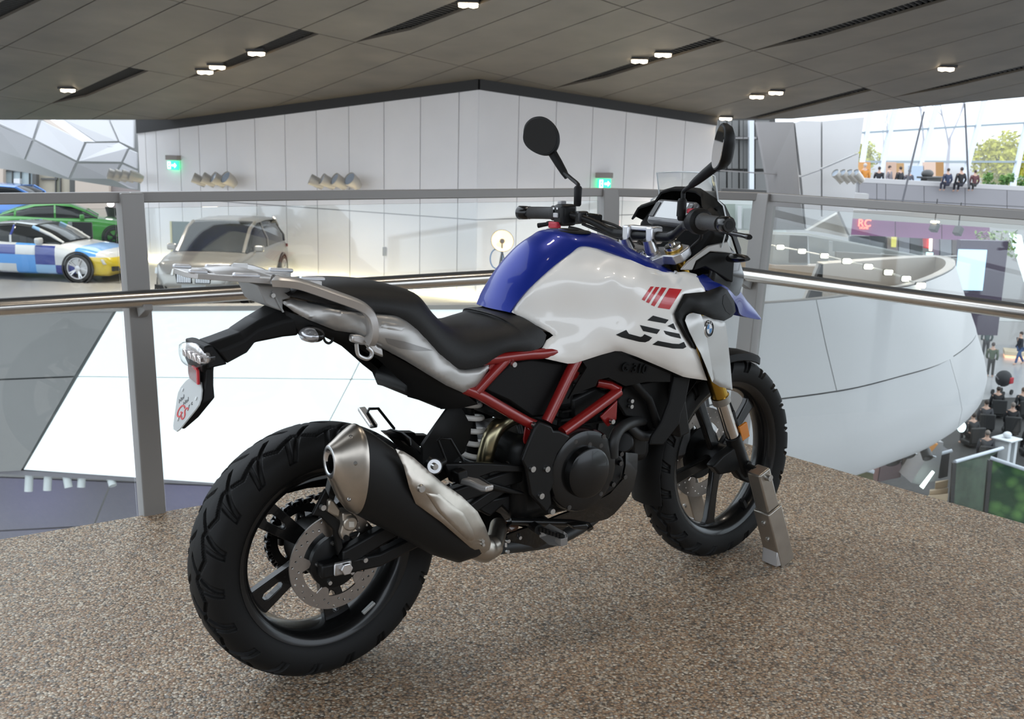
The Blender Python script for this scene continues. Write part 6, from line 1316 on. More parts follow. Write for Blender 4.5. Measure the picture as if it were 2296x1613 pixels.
SUV_TOP = [(0, .85), (.015, 1.05), (.10, 1.12), (.30, 1.13), (.55, 1.13), (.70, 1.12), (.82, 1.06), (.94, .98), (.985, .88), (1, .62)]
SUV_GR = [(.015, 1.08, 1.16, .80, .66), (.06, 1.10, 1.50, .86, .68), (.14, 1.11, 1.69, .90, .70), (.35, 1.11, 1.745, .91, .73), (.52, 1.11, 1.73, .91, .73), (.61, 1.11, 1.62, .90, .73), (.69, 1.10, 1.34, .88, .74), (.75, 1.09, 1.13, .85, .76)]
lc3 = PZ(444, 692, ZF)+HD*2.42; lc3.z = ZF
car('silver_suv', 'silver SUV facing the camera in front of the tower', lc3, chead(-91.5), 4.92, 2.0, mat('suv_silver', (.29, .28, .26), .30, .75, coat=.6), SUV_TOP, SED_PL, SUV_GR, (2, 4), (-1.48, 1.48), .385, Malloy, suv=True, spoke=7)
lc4 = PZ(30, 531, ZF); lc4 = V((lc4.x, lc4.y, ZF))+HD*1.-SD*1.6
car('blue_suv', 'blue SUV at the left picture edge behind the green coupe', lc4, chead(178), 4.7, 1.9, mat('suv_blue', (.035, .17, .50), .3, .2, coat=1.), [(u, h*1.05) for u, h in SUV_TOP], SED_PL, [(u, a_*1.05, b_*1.02, c_, d_) for u, a_, b_, c_, d_ in SUV_GR], (2, 4), (-1.4, 1.4), .36, Malloyd, suv=True)
bp0 = PZ(170, 605, ZF); bd = thing('info_board', 'small black information board standing beside the green coupe', 'board', V((bp0.x, bp0.y, ZF))+HD*.6, chead(0))
MB().box((0, 0, .62), (.55, .06, 1.24)).build('panel', mat('board_black', (.02, .022, .022), .3), bd, smooth=None, bevel=.01); MB().box((-.32, 0, .62), (.12, .06, 1.24)).build('side_strip', mat('board_grey', (.30, .33, .33), .4), bd, smooth=None); MB().box((0, .0, .02), (.7, .4, .04)).build('base', Mfix, bd, smooth=None)
bp1 = PZ(412, 602, ZF); bd = thing('info_board', 'dark information board behind the silver SUV', 'board', V((bp1.x, bp1.y, ZF)), chead(0))
MB().box((0, 0, .65), (.55, .06, 1.3)).build('panel', mat('board_teal', (.10, .16, .16), .3), bd, smooth=None, bevel=.01); MB().box((-.3, -.01, .65), (.05, .08, 1.3)).build('edge_strip', mat('board_edge', (.6, .6, .35), .4), bd, smooth=None); MB().box((0, .0, .02), (.7, .4, .04)).build('base', Mfix, bd, smooth=None)
fp_ = PD(248, 457, 36); sl2 = thing('photo_lamp', 'studio lamp on a stand with white glow behind the green coupe', 'lamp', V((fp_.x, fp_.y, ZF)))
MB().sphere((0, 0, fp_.z-ZF), .11, n=14, m=8).build('bulb', mat('white_glow', (1, 1, 1), .5, emit=(1, 1, .97), estr=4), sl2); MB().lathe((0, 0, fp_.z-ZF-.45), (.2, .1, 1), [(0, .0), (0, .12), (.3, .24), (.31, .23)], n=16).build('shade', Mfix, sl2); MB().cyl((0, 0, 0), (0, 0, fp_.z-ZF), .02, n=8).build('stand', Mfix, sl2)
# ================================================================== right: pier, balcony, tall windows, ramp
M_pier = mat('pier_white', (.60, .60, .605), .55, var=.03, vscale=.5); M_pierd = mat('pier_grey', (.25, .24, .235), .6, var=.04, vscale=.5)
def z2(u, v): return 1560+u/3.1196, 200+v/3.1196
def q2(pts, D): return [PD(*z2(u, v), D) for u, v in pts]
pr_ = struct('wall_pier')
def slab(pts, D, m, nm, parent, th=.3, gap=.02, off=None):
    P = [PD(*z2(p[0], p[1]), p[2] if len(p) > 2 else D) for p in pts]; MB().prism(shrink(P, gap), (off or HD)*th).build(nm, m, parent, smooth=None)
slab([(425, 225, 33.5), (688, 225, 32), (735, 770, 32), (765, 990, 32), (540, 990, 33.5), (500, 640, 33.5)], 32, M_pierd, 'dark_face', pr_)
slab([(690, 232), (740, 215), (880, 220), (880, 560), (735, 610)], 32, M_pier, 'panel', pr_); slab([(882, 220), (1185, 190), (1150, 440), (882, 555)], 32, M_pier, 'panel', pr_)
slab([(735, 613), (880, 562), (880, 900), (770, 990)], 32, M_pier, 'panel', pr_); slab([(882, 558), (1150, 443), (1085, 1040), (1000, 860), (882, 900)], 32, M_pier, 'panel', pr_); slab([(775, 992), (1000, 862), (1085, 880), (1070, 1045), (900, 1010)], 32.4, mat('pier_cream', (.62, .58, .52), .6), 'panel', pr_)
# glazed lobby behind (dark frames, grey glass)
lb = struct('window_2'); Mlg = mat('lobby_glass', (.17, .17, .165), .2, coat=.4)
for u0, u1 in ((20, 120), (125, 215), (220, 300), (305, 370), (415, 520)): 
    for v0, v1 in ((215, 335), (350, 560), (575, 740)): slab([(u0, v0), (u1, v0), (u1, v1), (u0, v1)], 42, Mlg, 'pane', lb, .05)
slab([(-40, 190), (560, 190), (560, 770), (-40, 770)], 42.4, mat('lobby_dark', (.05, .048, .045), .7), 'backing', lb)
slab([(372, 215), (412, 215), (412, 740), (372, 740)], 41.6, mat('lobby_post', (.62, .66, .70), .5), 'post', lb)
slab([(20, 335), (430, 330), (430, 352), (20, 352)], 41.7, M_pierd, 'transom', lb); slab([(170, 560), (720, 600), (720, 615), (170, 578)], 33, M_pierd, 'handrail', lb, .1)
slab([(180, 690), (540, 705), (560, 775), (180, 760)], 38, mat('lobby_base', (.06, .058, .055), .6), 'plinth', lb)
for u in (110, 160, 250, 330): slab([(u, 215), (u+9, 215), (u+9, 740), (u, 740)], 41.5, Mfix, 'mullion', lb, .1)
# lower lobby seen through the balustrade
lw2 = struct('wall_lower_lobby')
slab([(-250, 770), (600, 770), (640, 1010), (-250, 1010)], 40, mat('lobby_pale', (.50, .53, .51), .5), 'wall', lw2); slab([(200, 800), (280, 800), (280, 960), (200, 960)], 39.6, mat('lobby_green', (.30, .34, .30), .5), 'panel', lw2, .05); slab([(330, 830), (420, 830), (420, 980), (330, 980)], 39.6, mat('lobby_grey', (.38, .40, .39), .5), 'panel', lw2, .05); slab([(290, 815), (325, 815), (325, 980), (290, 980)], 39.5, M_pier, 'pillar', lw2, .05)
slab([(590, 820), (660, 820), (660, 960), (590, 960)], 39.4, mat('lobby_green', (.30, .34, .30)), 'panel', lw2, .05)
# balcony parapet
bal = struct('wall_balcony')
BT = lambda x: 401+(x-1926)*.052
for a_, b_ in ((1926, 1966), (1966, 1986), (1986, 2072), (2072, 2164), (2164, 2258), (2258, 2420)):
    for k, (t0, t1) in enumerate(((8, 44), (44, 108))):
        P = [PD(a_, BT(a_)+t0, 56), PD(b_, BT(b_)+t0, 56), PD(b_, BT(b_)+t1, 56), PD(a_, BT(a_)+t1, 56)]; MB().prism(shrink(P, .015), HD*.2).build('panel', mat('balcony_grey', (.25, .243, .255), .6, var=.03, vscale=.5), bal, smooth=None)
MB().prism([PD(1918, BT(1918)-2, 56), PD(2420, BT(2420)-2, 56), PD(2420, BT(2420)+8, 56), PD(1918, BT(1918)+8, 56)], HD*.6).build('coping', mat('coping_pale', (.45, .44, .44), .6), bal, smooth=None)
MB().prism([PD(1918, BT(1918)+3, 56.1), PD(2420, BT(2420)+3, 56.1), PD(2420, BT(2420)+104, 56.1), PD(1918, BT(1918)+100, 56.1)], HD*.3).build('backing', mat('joint_grey', (.34, .34, .345)), bal, smooth=None)
bfz = PD(2050, 420, 56).z
ZBF = PD(1945, 403, 56).z-1.02
bq0, bq1 = PD(1890, 410, 56.4), PD(2440, 430, 56.4)
bf_ = MB().prism([V((p.x, p.y, ZBF)) for p in (bq0, bq1, bq1+HD*11, bq0+HD*11)], (0, 0, -.5)).build('floor_balcony', M_deck, smooth=None); bf_['kind'] = 'structure'
# slanting stay rods in front of the balcony
for i, (p0, p1) in enumerate((((2072, 250), (2020, 466)), ((2163, 232), (2172, 420)), ((2040, 466), (2005, 580)))):
    t = thing('stay_rod', ('thin dark slanting rod in front of the balcony, left of the seated group', 'thin upright rod above the seated pair on the balcony', 'short thin rod below the balcony')[i], 'rod', PD(*p0, 54)); MB().cyl(V(), PD(*p1, 54)-PD(*p0, 54), .05, n=8).build('rod', mat('rod_dark', (.10, .10, .11), .4), t)
# tall sloping windows with mullions
win = struct('window_3'); WD = 68
def wq(x, y, D=WD): return PD(x, y, D+ (300-y)*.012)
Mmw = mat('mullion_pale', (.52, .56, .62), .45); Mtr = mat('transom_grey', (.28, .33, .36), .5); Mwg = glassmat('window_glass', (.96, .98, 1))
mul = [((1955, 225), (1926, 412)), ((2012, 225), (1968, 412)), ((2112, 200), (2052, 412)), ((2222, 170), (2155, 425)), ((2330, 150), (2266, 440))]
for (a_, b_) in mul: MB().obox(wq(*a_), wq(*b_), .26, .3, up=HD).build('mullion', Mmw, win, smooth=None)
for y0, y1 in ((298, 268), (363, 363)): MB().obox(wq(1932, y0), wq(2420, y1),   .13, .16, up=HD).build('transom', Mtr, win, smooth=None)
def mxat(i, y): (x0, y0), (x1, y1) = mul[i]; return x0+(x1-x0)*(y-y0)/(y1-y0)
for i in range(4):
    for y0, y1 in ((205, 290), (290, 363), (363, 415)):
        P = [wq(mxat(i, y0)+3, y0), wq(mxat(i+1, y0)-3, y0), wq(mxat(i+1, y1)-3, y1), wq(mxat(i, y1)+3, y1)]; MB().prism(P, HD*.03).build('pane', Mwg, win, smooth=None)
# trees outside
def bare_tree(px, py, D, h, label, n=60, col=(.30, .28, .30), spread=.5, seed=1):
    rnd = random.Random(seed); b_ = PD(px, py, D); t = thing('bare_tree', label, 'tree', b_); m = MB()
    def br(p, d, l, r, k):
        q = p+d*l; m.tube([p, p+(q-p)*.5+V((rnd.uniform(-.1, .1), rnd.uniform(-.1, .1), 0))*l*.3, q], [r, r*.8, r*.55], n=5, cap=False)
        if k == 0: return
        for i in range(rnd.choice((2, 3, 3))):
            nd = (d+V((rnd.uniform(-1, 1), rnd.uniform(-1, 1), rnd.uniform(-.2, .6)))*spread).normalized(); br(q if i else p+(q-p)*.8, nd, l*rnd.uniform(.62, .85), r*.55, k-1)
    br(V(), V((0, 0, 1)), h*.25, h*.012, 6); m.build('branches', mat('bark_pale', col, .8), t, smooth=60); return t
bare_tree(2062, 400, 95, 13.5, 'bare branching tree outside the tall windows', seed=3, col=(.42, .40, .43)); bare_tree(1975, 400, 100, 10, 'slender bare tree outside near the left window jamb', seed=5, col=(.52, .50, .53)); bare_tree(2120, 405, 110, 17, 'faint bare tree outside behind the middle mullion', seed=9, col=(.58, .57, .60)); bare_tree(2330, 405, 100, 19, 'bare tree outside at the right picture edge', seed=11, col=(.50, .50, .52))
def leafy(px, py, D, rx, rz_, label, col, n=1500, seed=2, size=.22, nm='leafy_tree', cat='tree', trunk=True):
    rnd = random.Random(seed); c_ = PD(px, py, D); base = V((c_.x, c_.y, c_.z-rz_*1.2)); t = thing(nm, label, cat, base); m = MB(); lumps = [(V((rnd.uniform(-.6, .6)*rx, rnd.uniform(-.6, .6)*rx, rz_*1.2+rnd.uniform(-.7, .6)*rz_)), rnd.uniform(.35, .6)) for _ in range(14)]
    for i in range(n):
        lp_, k = rnd.choice(lumps); d = V((rnd.gauss(0, 1), rnd.gauss(0, 1), rnd.gauss(0, 1))).normalized()*k*rx*rnd.uniform(.7, 1.); p = lp_+d; a_ = V((rnd.gauss(0, 1), rnd.gauss(0, 1), rnd.gauss(0, 1))).normalized(); b_ = a_.cross(V((rnd.gauss(0, 1), rnd.gauss(0, 1), rnd.gauss(0, 1)))).normalized(); s = size*rnd.uniform(.6, 1.2)
        m.add([p-a_*s, p+b_*s*.5, p+a_*s, p-b_*s*.5], [(0, 1, 2, 3)])
    f = m.build('foliage', mat('leaf_'+nm+str(seed), col, .7, var=.3, vscale=.8), t, smooth=None, fixn=False)
    if trunk: MB().cyl(V(), V((0, 0, rz_*1.2)), rx*.06, n=8).build('trunk', mat('trunk_brown', (.14, .11, .09), .8), t)
    return t
leafy(2255, 360, 90, 3.0, 2.8, 'yellow-green leafy tree outside the right window pane', (.42, .40, .05), 2600, 2, .25); leafy(1938, 358, 100, 1.3, 1.9, 'small yellow-green tree outside at the left window jamb', (.45, .44, .10), 700, 4, .21)
for i, (x, y, r) in enumerate(((2216, 412, .34), (2256, 412, .36), (2298, 418, .36))): leafy(x, y-3, 57.6, r*1.2, .5, ('leafy green planter shrub on the balcony edge, leftmost of three', 'leafy green planter shrub on the balcony edge, middle of three', 'leafy green planter shrub at the right picture edge of the balcony')[i], (.10, .22, .05), 420, 20+i, .09, 'balcony_shrub', 'shrub', False)
# timber kiosk walls on the balcony
ki = struct('wall_kiosk')
for u0, u1, y0, y1, cl in ((1928, 1952, 364, 402, (.55, .27, .09)), (1990, 2010, 364, 405, (.50, .34, .26)), (2010, 2027, 366, 405, (.42, .25, .11)), (2072, 2098, 364, 408, (.62, .45, .36)), (2098, 2116, 364, 410, (.36, .19, .07)), (2040, 2070, 372, 406, (.40, .48, .58))):
    MB().prism([PD(u0, y0, 64), PD(u1, y0, 64), PD(u1, y1+2, 64), PD(u0, y1+2, 64)], HD*.3).build('kiosk_panel', mat('kiosk_%d' % u0, cl, .7), ki, smooth=None)
# ------------------------------------------------------------------ people
def person(px, py, D, h, label, top_c, leg_c, hair_c=(.05, .035, .03), pose='stand', face=0., z=None, lean=0., group=None, name='person'):
    p = PD(px, py, D) if z is None else PZ(px, py, z)
    t = thing(name, label, 'person', p, HYAW-math.pi/2+math.radians(face), group=group); k = h/1.75
    if pose == 'sit': hip = .50; kn = [(.42, .12, .48), (.42, -.12, .48)]; ft = [(.42, .12, .05), (.42, -.12, .05)]
    elif pose == 'walk': hip = .92; kn = [(.16, .09, .50), (-.06, -.09, .50)]; ft = [(.24, .09, .06), (-.30, -.09, .10)]
    else: hip = .93; kn = [(.02, .10, .50), (.02, -.10, .50)]; ft = [(0, .11, .06), (0, -.11, .06)]
    ch = hip+.48; hx = .06 if pose == 'walk' else 0
    def skin(nm, verts, edges, rad, m, root=0):
        me = bpy.data.meshes.new(nm); me.from_pydata([tuple(V(v)*k) for v in verts], edges, []); me.materials.append(m); o = bpy.data.objects.new(nm, me); COL.objects.link(o); o.parent = t
        md = o.modifiers.new('skin', 'SKIN'); md.use_smooth_shade = True
        if not me.skin_vertices: me.skin_vertices.new() if hasattr(me.skin_vertices, 'new') else None
        bm = bmesh.new(); bm.from_mesh(me); sl = bm.verts.layers.skin.verify(); bm.verts.ensure_lookup_table()
        for i, r in enumerate(rad): bm.verts[i][sl].radius = (r[0]*k, r[1]*k) if isinstance(r, tuple) else (r*k, r*k); bm.verts[i][sl].use_root = (i == root)
        bm.to_mesh(me); bm.free(); md2 = o.modifiers.new('sub', 'SUBSURF'); md2.levels = 1; md2.render_levels = 2; return o
    arm = [(hx+.02, .21, ch-.02), (hx+.04, .26, ch-.30), (hx+.16, .22, ch-.50)], [(hx+.02, -.21, ch-.02), (hx-.06, -.26, ch-.30), (hx+.08, -.23, ch-.52)]
    Msk = mat('skin_tone', (.50, .32, .24), .55)
    vs = [(0, 0, hip), (hx*.6, 0, hip+.25), (hx, 0, ch), (hx+.01, 0, ch+.10), (hx+.02, 0, ch+.20), (hx+.02, 0, ch+.30)]+[*arm[0], *arm[1]]+[(0, .09, hip-.04), kn[0], ft[0], (ft[0][0]+.14, ft[0][1], .04), (0, -.09, hip-.04), kn[1], ft[1], (ft[1][0]+.14, ft[1][1], .04)]
    es = [(0, 1), (1, 2), (2, 3), (3, 4), (4, 5), (2, 6), (6, 7), (7, 8), (2, 9), (9, 10), (10, 11), (0, 12), (12, 13), (13, 14), (14, 15), (0, 16), (16, 17), (17, 18), (18, 19)]
    skin('body', vs, es, [.12, .12, .12, .055, .085, .075, .055, .045, .035, .055, .045, .035, .075, .055, .045, .04, .075, .055, .045, .04], Msk)
    skin('jacket', [(0, 0, hip-.06), (hx*.6, 0, hip+.25), (hx, 0, ch-.02), (hx+.01, 0, ch+.05)]+[*arm[0], *arm[1]], [(0, 1), (1, 2), (2, 3), (2, 4), (4, 5), (5, 6), (2, 7), (7, 8), (8, 9)], [(.17, .14), (.155, .14), (.17, .13), .07, .075, .065, .055, .075, .065, .055], mat('cloth_%s' % str(top_c), top_c, .8))
    skin('trousers', [(0, 0, hip-.02), (0, .09, hip-.06), kn[0], (ft[0][0], ft[0][1], ft[0][2]+.03), (0, -.09, hip-.06), kn[1], (ft[1][0], ft[1][1], ft[1][2]+.03)], [(0, 1), (1, 2), (2, 3), (0, 4), (4, 5), (5, 6)], [.14, .10, .075, .065, .10, .075, .065], mat('cloth_%s' % str(leg_c), leg_c, .8))
    MB().sphere(V((hx-.015, 0, ch+.285))*k, .102*k, n=14, m=10, scale=(1, .9, 1.0)).build('hair', mat('hair_%s' % str(hair_c), hair_c, .7), t)
    return t
ZBF = PD(1945, 403, 56).z-1.02
def bper(px, D, h, label, tc, lc, hc=(.05, .035, .03), **k):
    d = ray(px, 380); p = CAM+d*(D/d.dot(HD)); u_ = CAM.z+0; t = person(px, 380, D, h, label, tc, lc, hc, **k); t.location = (p.x, p.y, ZBF); return t
bper(1939, 58.0, 1.78, 'person in an orange jumper standing at the balcony parapet', (.48, .19, .03), (.06, .06, .08), (.45, .42, .40), face=100)
bper(1972, 58.4, 1.62, 'person in black standing left of the first window mullion', (.015, .015, .02), (.02, .02, .025), face=60); bper(1995, 60, 1.66, 'person in grey behind the balcony near the timber kiosk', (.22, .20, .22), (.05, .05, .06), face=-40); bper(2019, 60, 1.62, 'person in dark clothes right of the timber kiosk opening', (.03, .03, .035), (.03, .03, .04), face=120); bper(2040, 58.4, 1.5, 'short person in dark grey standing between the mullions', (.07, .07, .09), (.05, .05, .06), face=80)
def eper(px, h, label, tc, lc, face):
    t = person(px, 420, 55.2, h, label, tc, lc, pose='sit', face=face); p = PD(px, 424, 55.3); t.location = (p.x, p.y, PD(2150, BT(2150), 56).z-.42*h/1.75); return t
eper(2122, 1.5, 'person in navy seated on the balcony edge with back turned', (.03, .04, .08), (.03, .03, .05), 100); eper(2152, 1.62, 'person in black seated on the balcony edge, upright head', (.015, .015, .018), (.02, .02, .03), 95); eper(2183, 1.4, 'person in maroon seated at the right of the balcony group', (.10, .04, .045), (.03, .03, .03), 90)
tq = PD(2088, 400, 60); tb = thing('bar_table', 'low dark serving table behind the balcony parapet', 'table', (tq.x, tq.y, ZBF)); MB().box((0, 0, 1.1), (1.9, .6, .10)).build('table_top', mat('table_dark', (.05, .05, .05), .5), tb, bevel=.02); MB().box((0, 0, .52), (1.4, .4, 1.04)).build('base', mat('table_dark', (.05, .05, .05)), tb, bevel=.02)
MB().sphere((-.4, 0, 1.3), .3, n=12, m=8, scale=(1.6, .8, .8)).build('machine', mat('table_dark', (.05, .05, .05)), tb)
# ------------------------------------------------------------------ shops under the balcony, violet band with red sign
sh_ = struct('wall_shops')
def z3(u, v): return 1640+u/4.4154, 450+v/4.4154
def slab3(pts, D, m, nm, parent=sh_, th=.2, gap=.01): MB().prism(shrink([PD(*z3(u, v), D) for u, v in pts], gap), HD*th).build(nm, m, parent, smooth=None)
Mpur = mat('violet_band', (.30, .14, .27), .5, var=.1, vscale=.6)
slab3([(1180, 90), (3000, 150), (3000, 300), (1180, 180)], 43, mat('shop_soffit', (.30, .29, .27), .7), 'soffit', th=.3)
for a_, b_ in ((1170, 1620), (1625, 2080), (2085, 2560)): slab3([(a_, 165+(a_-1170)*.05), (b_, 165+(b_-1170)*.05), (b_, 340+(b_-1170)*.05), (a_, 340+(a_-1170)*.05)], 44, Mpur, 'fascia_panel')
Msgn = mat('sign_red_glow', (.9, .12, .08), .4, emit=(1, .18, .12), estr=1.6)
tm = lambda u, v: basis(PD(*z3(u, v), 43.9), SD, -HD)
text('sign_letters', 'RC', .42, Msgn, tm(1318, 225), sh_, ext=.02); text('sign_letters', 'HOME', .13, Msgn, tm(1312, 272), sh_, ext=.02)
Mshop = mat('shop_glass', (.10, .115, .12), .15, coat=.5)
for a_, b_, m_ in ((1170, 1370, Mshop), (1375, 1530, Mshop), (1540, 1650, mat('shop_pillar', (.36, .33, .34), .6)), (1655, 1765, mat('shop_grey', (.27, .29, .31), .5)), (1770, 1895, Mshop), (1970, 2060, mat('shop_mauve', (.25, .20, .26), .6)), (2065, 2180, mat('shop_grey', (.27, .29, .31))), (2185, 2330, mat('shop_brown', (.13, .11, .10), .6)), (2335, 2500, mat('shop_plum', (.17, .12, .17), .6))):
    slab3([(a_, 345), (b_, 352), (b_, 640), (a_, 640)], 45, m_, 'shop_bay')
slab3([(1895, 368), (1968, 368), (1968, 480), (1900, 470)], 44.8, mat('shop_red', (.55, .02, .03), .5), 'red_poster', th=.05); slab3([(1962, 372), (1992, 372), (1986, 500), (1958, 500)], 44.7, mat('light_tube', (1, .9, .7), .5, emit=(1, .82, .6), estr=2.2), 'light_tube', th=.05); slab3([(1930, 510), (2000, 515), (1998, 548), (1930, 545)], 44.7, mat('cyan_tube', (.6, 1, .95), .5, emit=(.5, .95, .9), estr=1.0), 'cyan_light', th=.05); slab3([(1585, 345), (1640, 345), (1632, 465), (1582, 462)], 44.8, mat('yellow_ad', (.55, .52, .12), .5, emit=(.6, .58, .2), estr=.5), 'yellow_display', th=.05)
for i, (u, v) in enumerate(((2010, 265), (2245, 300))):
    t = thing('hanging_spotlight', ('black spotlight with bright top hanging before the violet band', 'small black spotlight hanging at the right end of the violet band')[i], 'spotlight', PD(*z3(u, v), 42)); MB().box((0, 0, 0), (.26, .3, .34), Matrix.Rotation(.5, 3, 'Y')).build('housing', Mfix, t, bevel=.03); MB().cyl((0, 0, 0), (0, 0, 1.1), .02, n=6).build('cable', Mfix, t)
    if i == 0: MB().box((0, 0, .21), (.28, .2, .06)).build('lit_top', Mlamp, t, bevel=.01)
sc0 = PD(*z3(2330, 560), 40); scs = thing('screen_stand', 'tall lit screen showing pale blue on a dark stand behind the curved ramp', 'screen', PD(2178, 652, 38), HYAW-math.pi/2)
MB().box((.25, .1, .1), (1.7, .3, 3.4)).build('stand_panel', mat('stand_plum', (.05, .035, .06), .5), scs, smooth=None); MB().box((-.15, -.08, .75), (1.0, .06, 1.45)).build('screen_pane', mat('screen_blue', (.3, .5, .7), .3, emit=(.42, .66, .90), estr=.7), scs, smooth=None)
# big sloping grey wall and planter tree on the right
wr_ = struct('wall_right')
def z5(u, v): return 2000+u/3.361, 480+v/3.361
MB().prism([PD(*z5(600, 100), 46), PD(*z5(1500, 130), 46), PD(*z5(1500, 680), 46), PD(*z5(740, 620), 46)], HD*.4).build('panel', mat('stone_grey', (.36, .35, .345), .7, var=.06, vscale=.5), wr_, smooth=None)
MB().prism([PD(*z5(740, 640), 45.5), PD(*z5(1500, 690), 45.5), PD(*z5(1500, 780), 45.5), PD(*z5(740, 720), 45.5)], HD*.5).build('low_wall', mat('stone_dark', (.22, .21, .21), .7), wr_, smooth=None)
MB().prism([PD(*z5(905, 150), 44), PD(*z5(975, 160), 44), PD(*z5(1060, 520), 44), PD(*z5(1020, 520), 44)], HD*.3).build('lit_strut', mat('strut_white', (.8, .9, .9), .5, emit=(.7, .95, .95), estr=.8), wr_, smooth=None)
def z5t(u, v, D): return PD(*z5(u, v), D)
tr_b = z5t(775, 690, 41); it = thing('indoor_tree', 'slender indoor tree in a white planter by the grey wall', 'tree', tr_b); m = MB(); rnd = random.Random(8)
P0 = [z5t(u, v, 41)-tr_b for u, v in ((770, 680), (790, 520), (805, 400), (800, 340))]; m.tube(cat_spline(P0, 4), [.16-.007*i for i in range(13)], n=8)
for u, v in ((680, 200), (740, 160), (830, 140), (880, 190), (860, 260), (650, 260)): m.tube([P0[2], (P0[2]+z5t(u, v, 41)-tr_b)/2+V((0, 0, .1)), z5t(u, v, 41+rnd.uniform(-.6, .6))-tr_b], [.07, .05, .02], n=6)
m.build('trunk', mat('bark_grey', (.42, .38, .35), .8), it, smooth=60); m = MB()
for i in range(420):
    p = z5t(rnd.uniform(630, 940), rnd.uniform(130, 330), 41+rnd.uniform(-1, 1))-tr_b; a_ = V((rnd.gauss(0, 1), rnd.gauss(0, 1), rnd.gauss(0, .5))).normalized(); b_ = a_.cross(V((0, .3, 1))).normalized(); s = rnd.uniform(.06, .13); m.add([p-a_*s, p+b_*s*.5, p+a_*s, p-b_*s*.5], [(0, 1, 2, 3)])
m.build('foliage', mat('leaf_indoor', (.16, .24, .07), .7), it, smooth=None, fixn=False); MB().box((0, 0, -.25), (3.2, 1.6, .5), Matrix.Rotation(HYAW-math.pi/2, 3, 'Z')).build('planter', mat('planter_white', (.60, .60, .58), .6), it, bevel=.03)
# ------------------------------------------------------------------ curved ramp with its white outer wall
rmp = struct('wall_ramp')
ZT, ZR, ZL = -1.42, -2.5, -4.62
CTR = SDZ(7.2, 23.2, 0); 
def plan(a, k, ex=0.):                                    # U-turn plan: near straight, round end, far straight
    return None
ctrl_top = [PZ(1560, 690, ZT), PZ(1700, 684, ZT), PZ(1850, 672, ZT), PZ(1960, 656, ZT), PZ(2050, 640, ZT), PZ(2110, 619, ZT), PZ(2140, 600, ZT), PZ(2136, 584, ZT), PZ(2100, 576, ZT), PZ(2040, 577, ZT), PZ(1960, 582, ZT), PZ(1830, 591, ZT)]
topc = cat_spline(ctrl_top, 5)
def outw(i):
    a_, b_ = topc[max(i-1, 0)], topc[min(i+1, len(topc)-1)]; t = (b_-a_).normalized(); n_ = V((t.y, -t.x, 0)); return n_.normalized()
cent = sum(topc, V())/len(topc)
def on(i): n_ = outw(i); return n_ if n_.dot(topc[i]-cent) > 0 else -n_
prof = [(.0, ZT), (.30, -2.2), (.62, -2.95), (.86, -3.6), (.97, -4.0), (.93, -4.4), (.70, ZL)]
Mramp = mat('ramp_white', (.46, .46, .465), .42, var=.02, vscale=.4)
# wall panels split at one level joint and three upright joints
nI = len(topc); cuts = [0, 9, 22, 33, 44, nI-1]
seg = [(0, 2), (2, 6)]
for (r0_, r1_) in seg:
    for c0, c1 in zip(cuts[:-1], cuts[1:]):
        m = MB(); G_ = [[topc[i]+on(i)*prof[r][0]+V((0, 0, prof[r][1]-ZT)) for i in range(c0, c1+1)] for r in range(r0_, r1_+1)]
        e_ = .012
        R_ = []
        for ri, row in enumerate(G_):
            row = [p.copy() for p in row]; row[0] = row[0].lerp(row[1], .03); row[-1] = row[-1].lerp(row[-2], .03)
            if ri == 0 and r0_ == 2: row = [p+V((0, 0, -.025)) for p in row]
            R_.append(row)
        m.loft(R_, closed=False, cap=False).build('wall_panel', Mramp, rmp, smooth=60, solid=.08)
bkm = MB().loft([[topc[i]+on(i)*(prof[r][0]-.10)+V((0, 0, prof[r][1]-ZT-.02)) for i in range(nI)] for r in range(0, 7)], closed=False, cap=False).build('wall_core', mat('joint_dark', (.10, .10, .105), .7), rmp, smooth=60, solid=.05)
MB().loft([[topc[i]-on(i)*.28+V((0, 0, ZR-ZT)) for i in range(nI)], [topc[i]-on(i)*.20 for i in range(nI)], [topc[i]+on(i)*.0+V((0, 0, .02)) for i in range(nI)]], closed=False, cap=False).build('inner_lining', mat('ramp_inner', (.33, .31, .285), .5), rmp, smooth=60, solid=.02)
rf2 = MB().add([topc[i]+V((0, 0, ZR-ZT))-on(i)*.1 for i in range(nI)], [tuple(range(nI))]).build('floor_ramp', mat('ramp_floor', (.16, .135, .11), .5, var=.3, vscale=.5), smooth=None, solid=.3); rf2['kind'] = 'structure'
# bridge deck behind the balustrade's right part, with a pale parapet line and posts
br_ = struct('wall_bridge')
slab3([(0, 290), (760, 320), (1960, 560), (1960, 575), (760, 345), (0, 310)], 30, mat('bridge_pale', (.48, .50, .49), .5), 'parapet_cap', br_, .1)
slab3([(760, 345), (1300, 440), (1960, 572), (2240, 570), (2240, 600), (780, 640)], 30.5, mat('bridge_glass', (.34, .345, .33), .3, coat=.4), 'parapet_panel', br_, .06)
slab3([(0, 310), (760, 345), (760, 640), (440, 640), (0, 560)], 31, mat('bridge_wall', (.42, .42, .40), .6), 'bridge_wall', br_, .3)
slab3([(580, 340), (755, 350), (755, 620), (570, 620)], 30.4, mat('bridge_dark', (.13, .12, .11), .6), 'dark_opening', br_, .1)
for u, v0, v1 in ((985, 400, 640), (1500, 520, 700), (1010, 505, 610)): slab3([(u-18, v0), (u+22, v0), (u+20, v1), (u-20, v1)], 30.2, mat('bridge_post', (.46, .47, .46), .5), 'post', br_, .08)
slab3([(760, 655), (2240, 560), (2240, 540), (760, 632)], 27.5, mat('far_rail', (.50, .49, .49), .5), 'far_handrail', br_, .1)
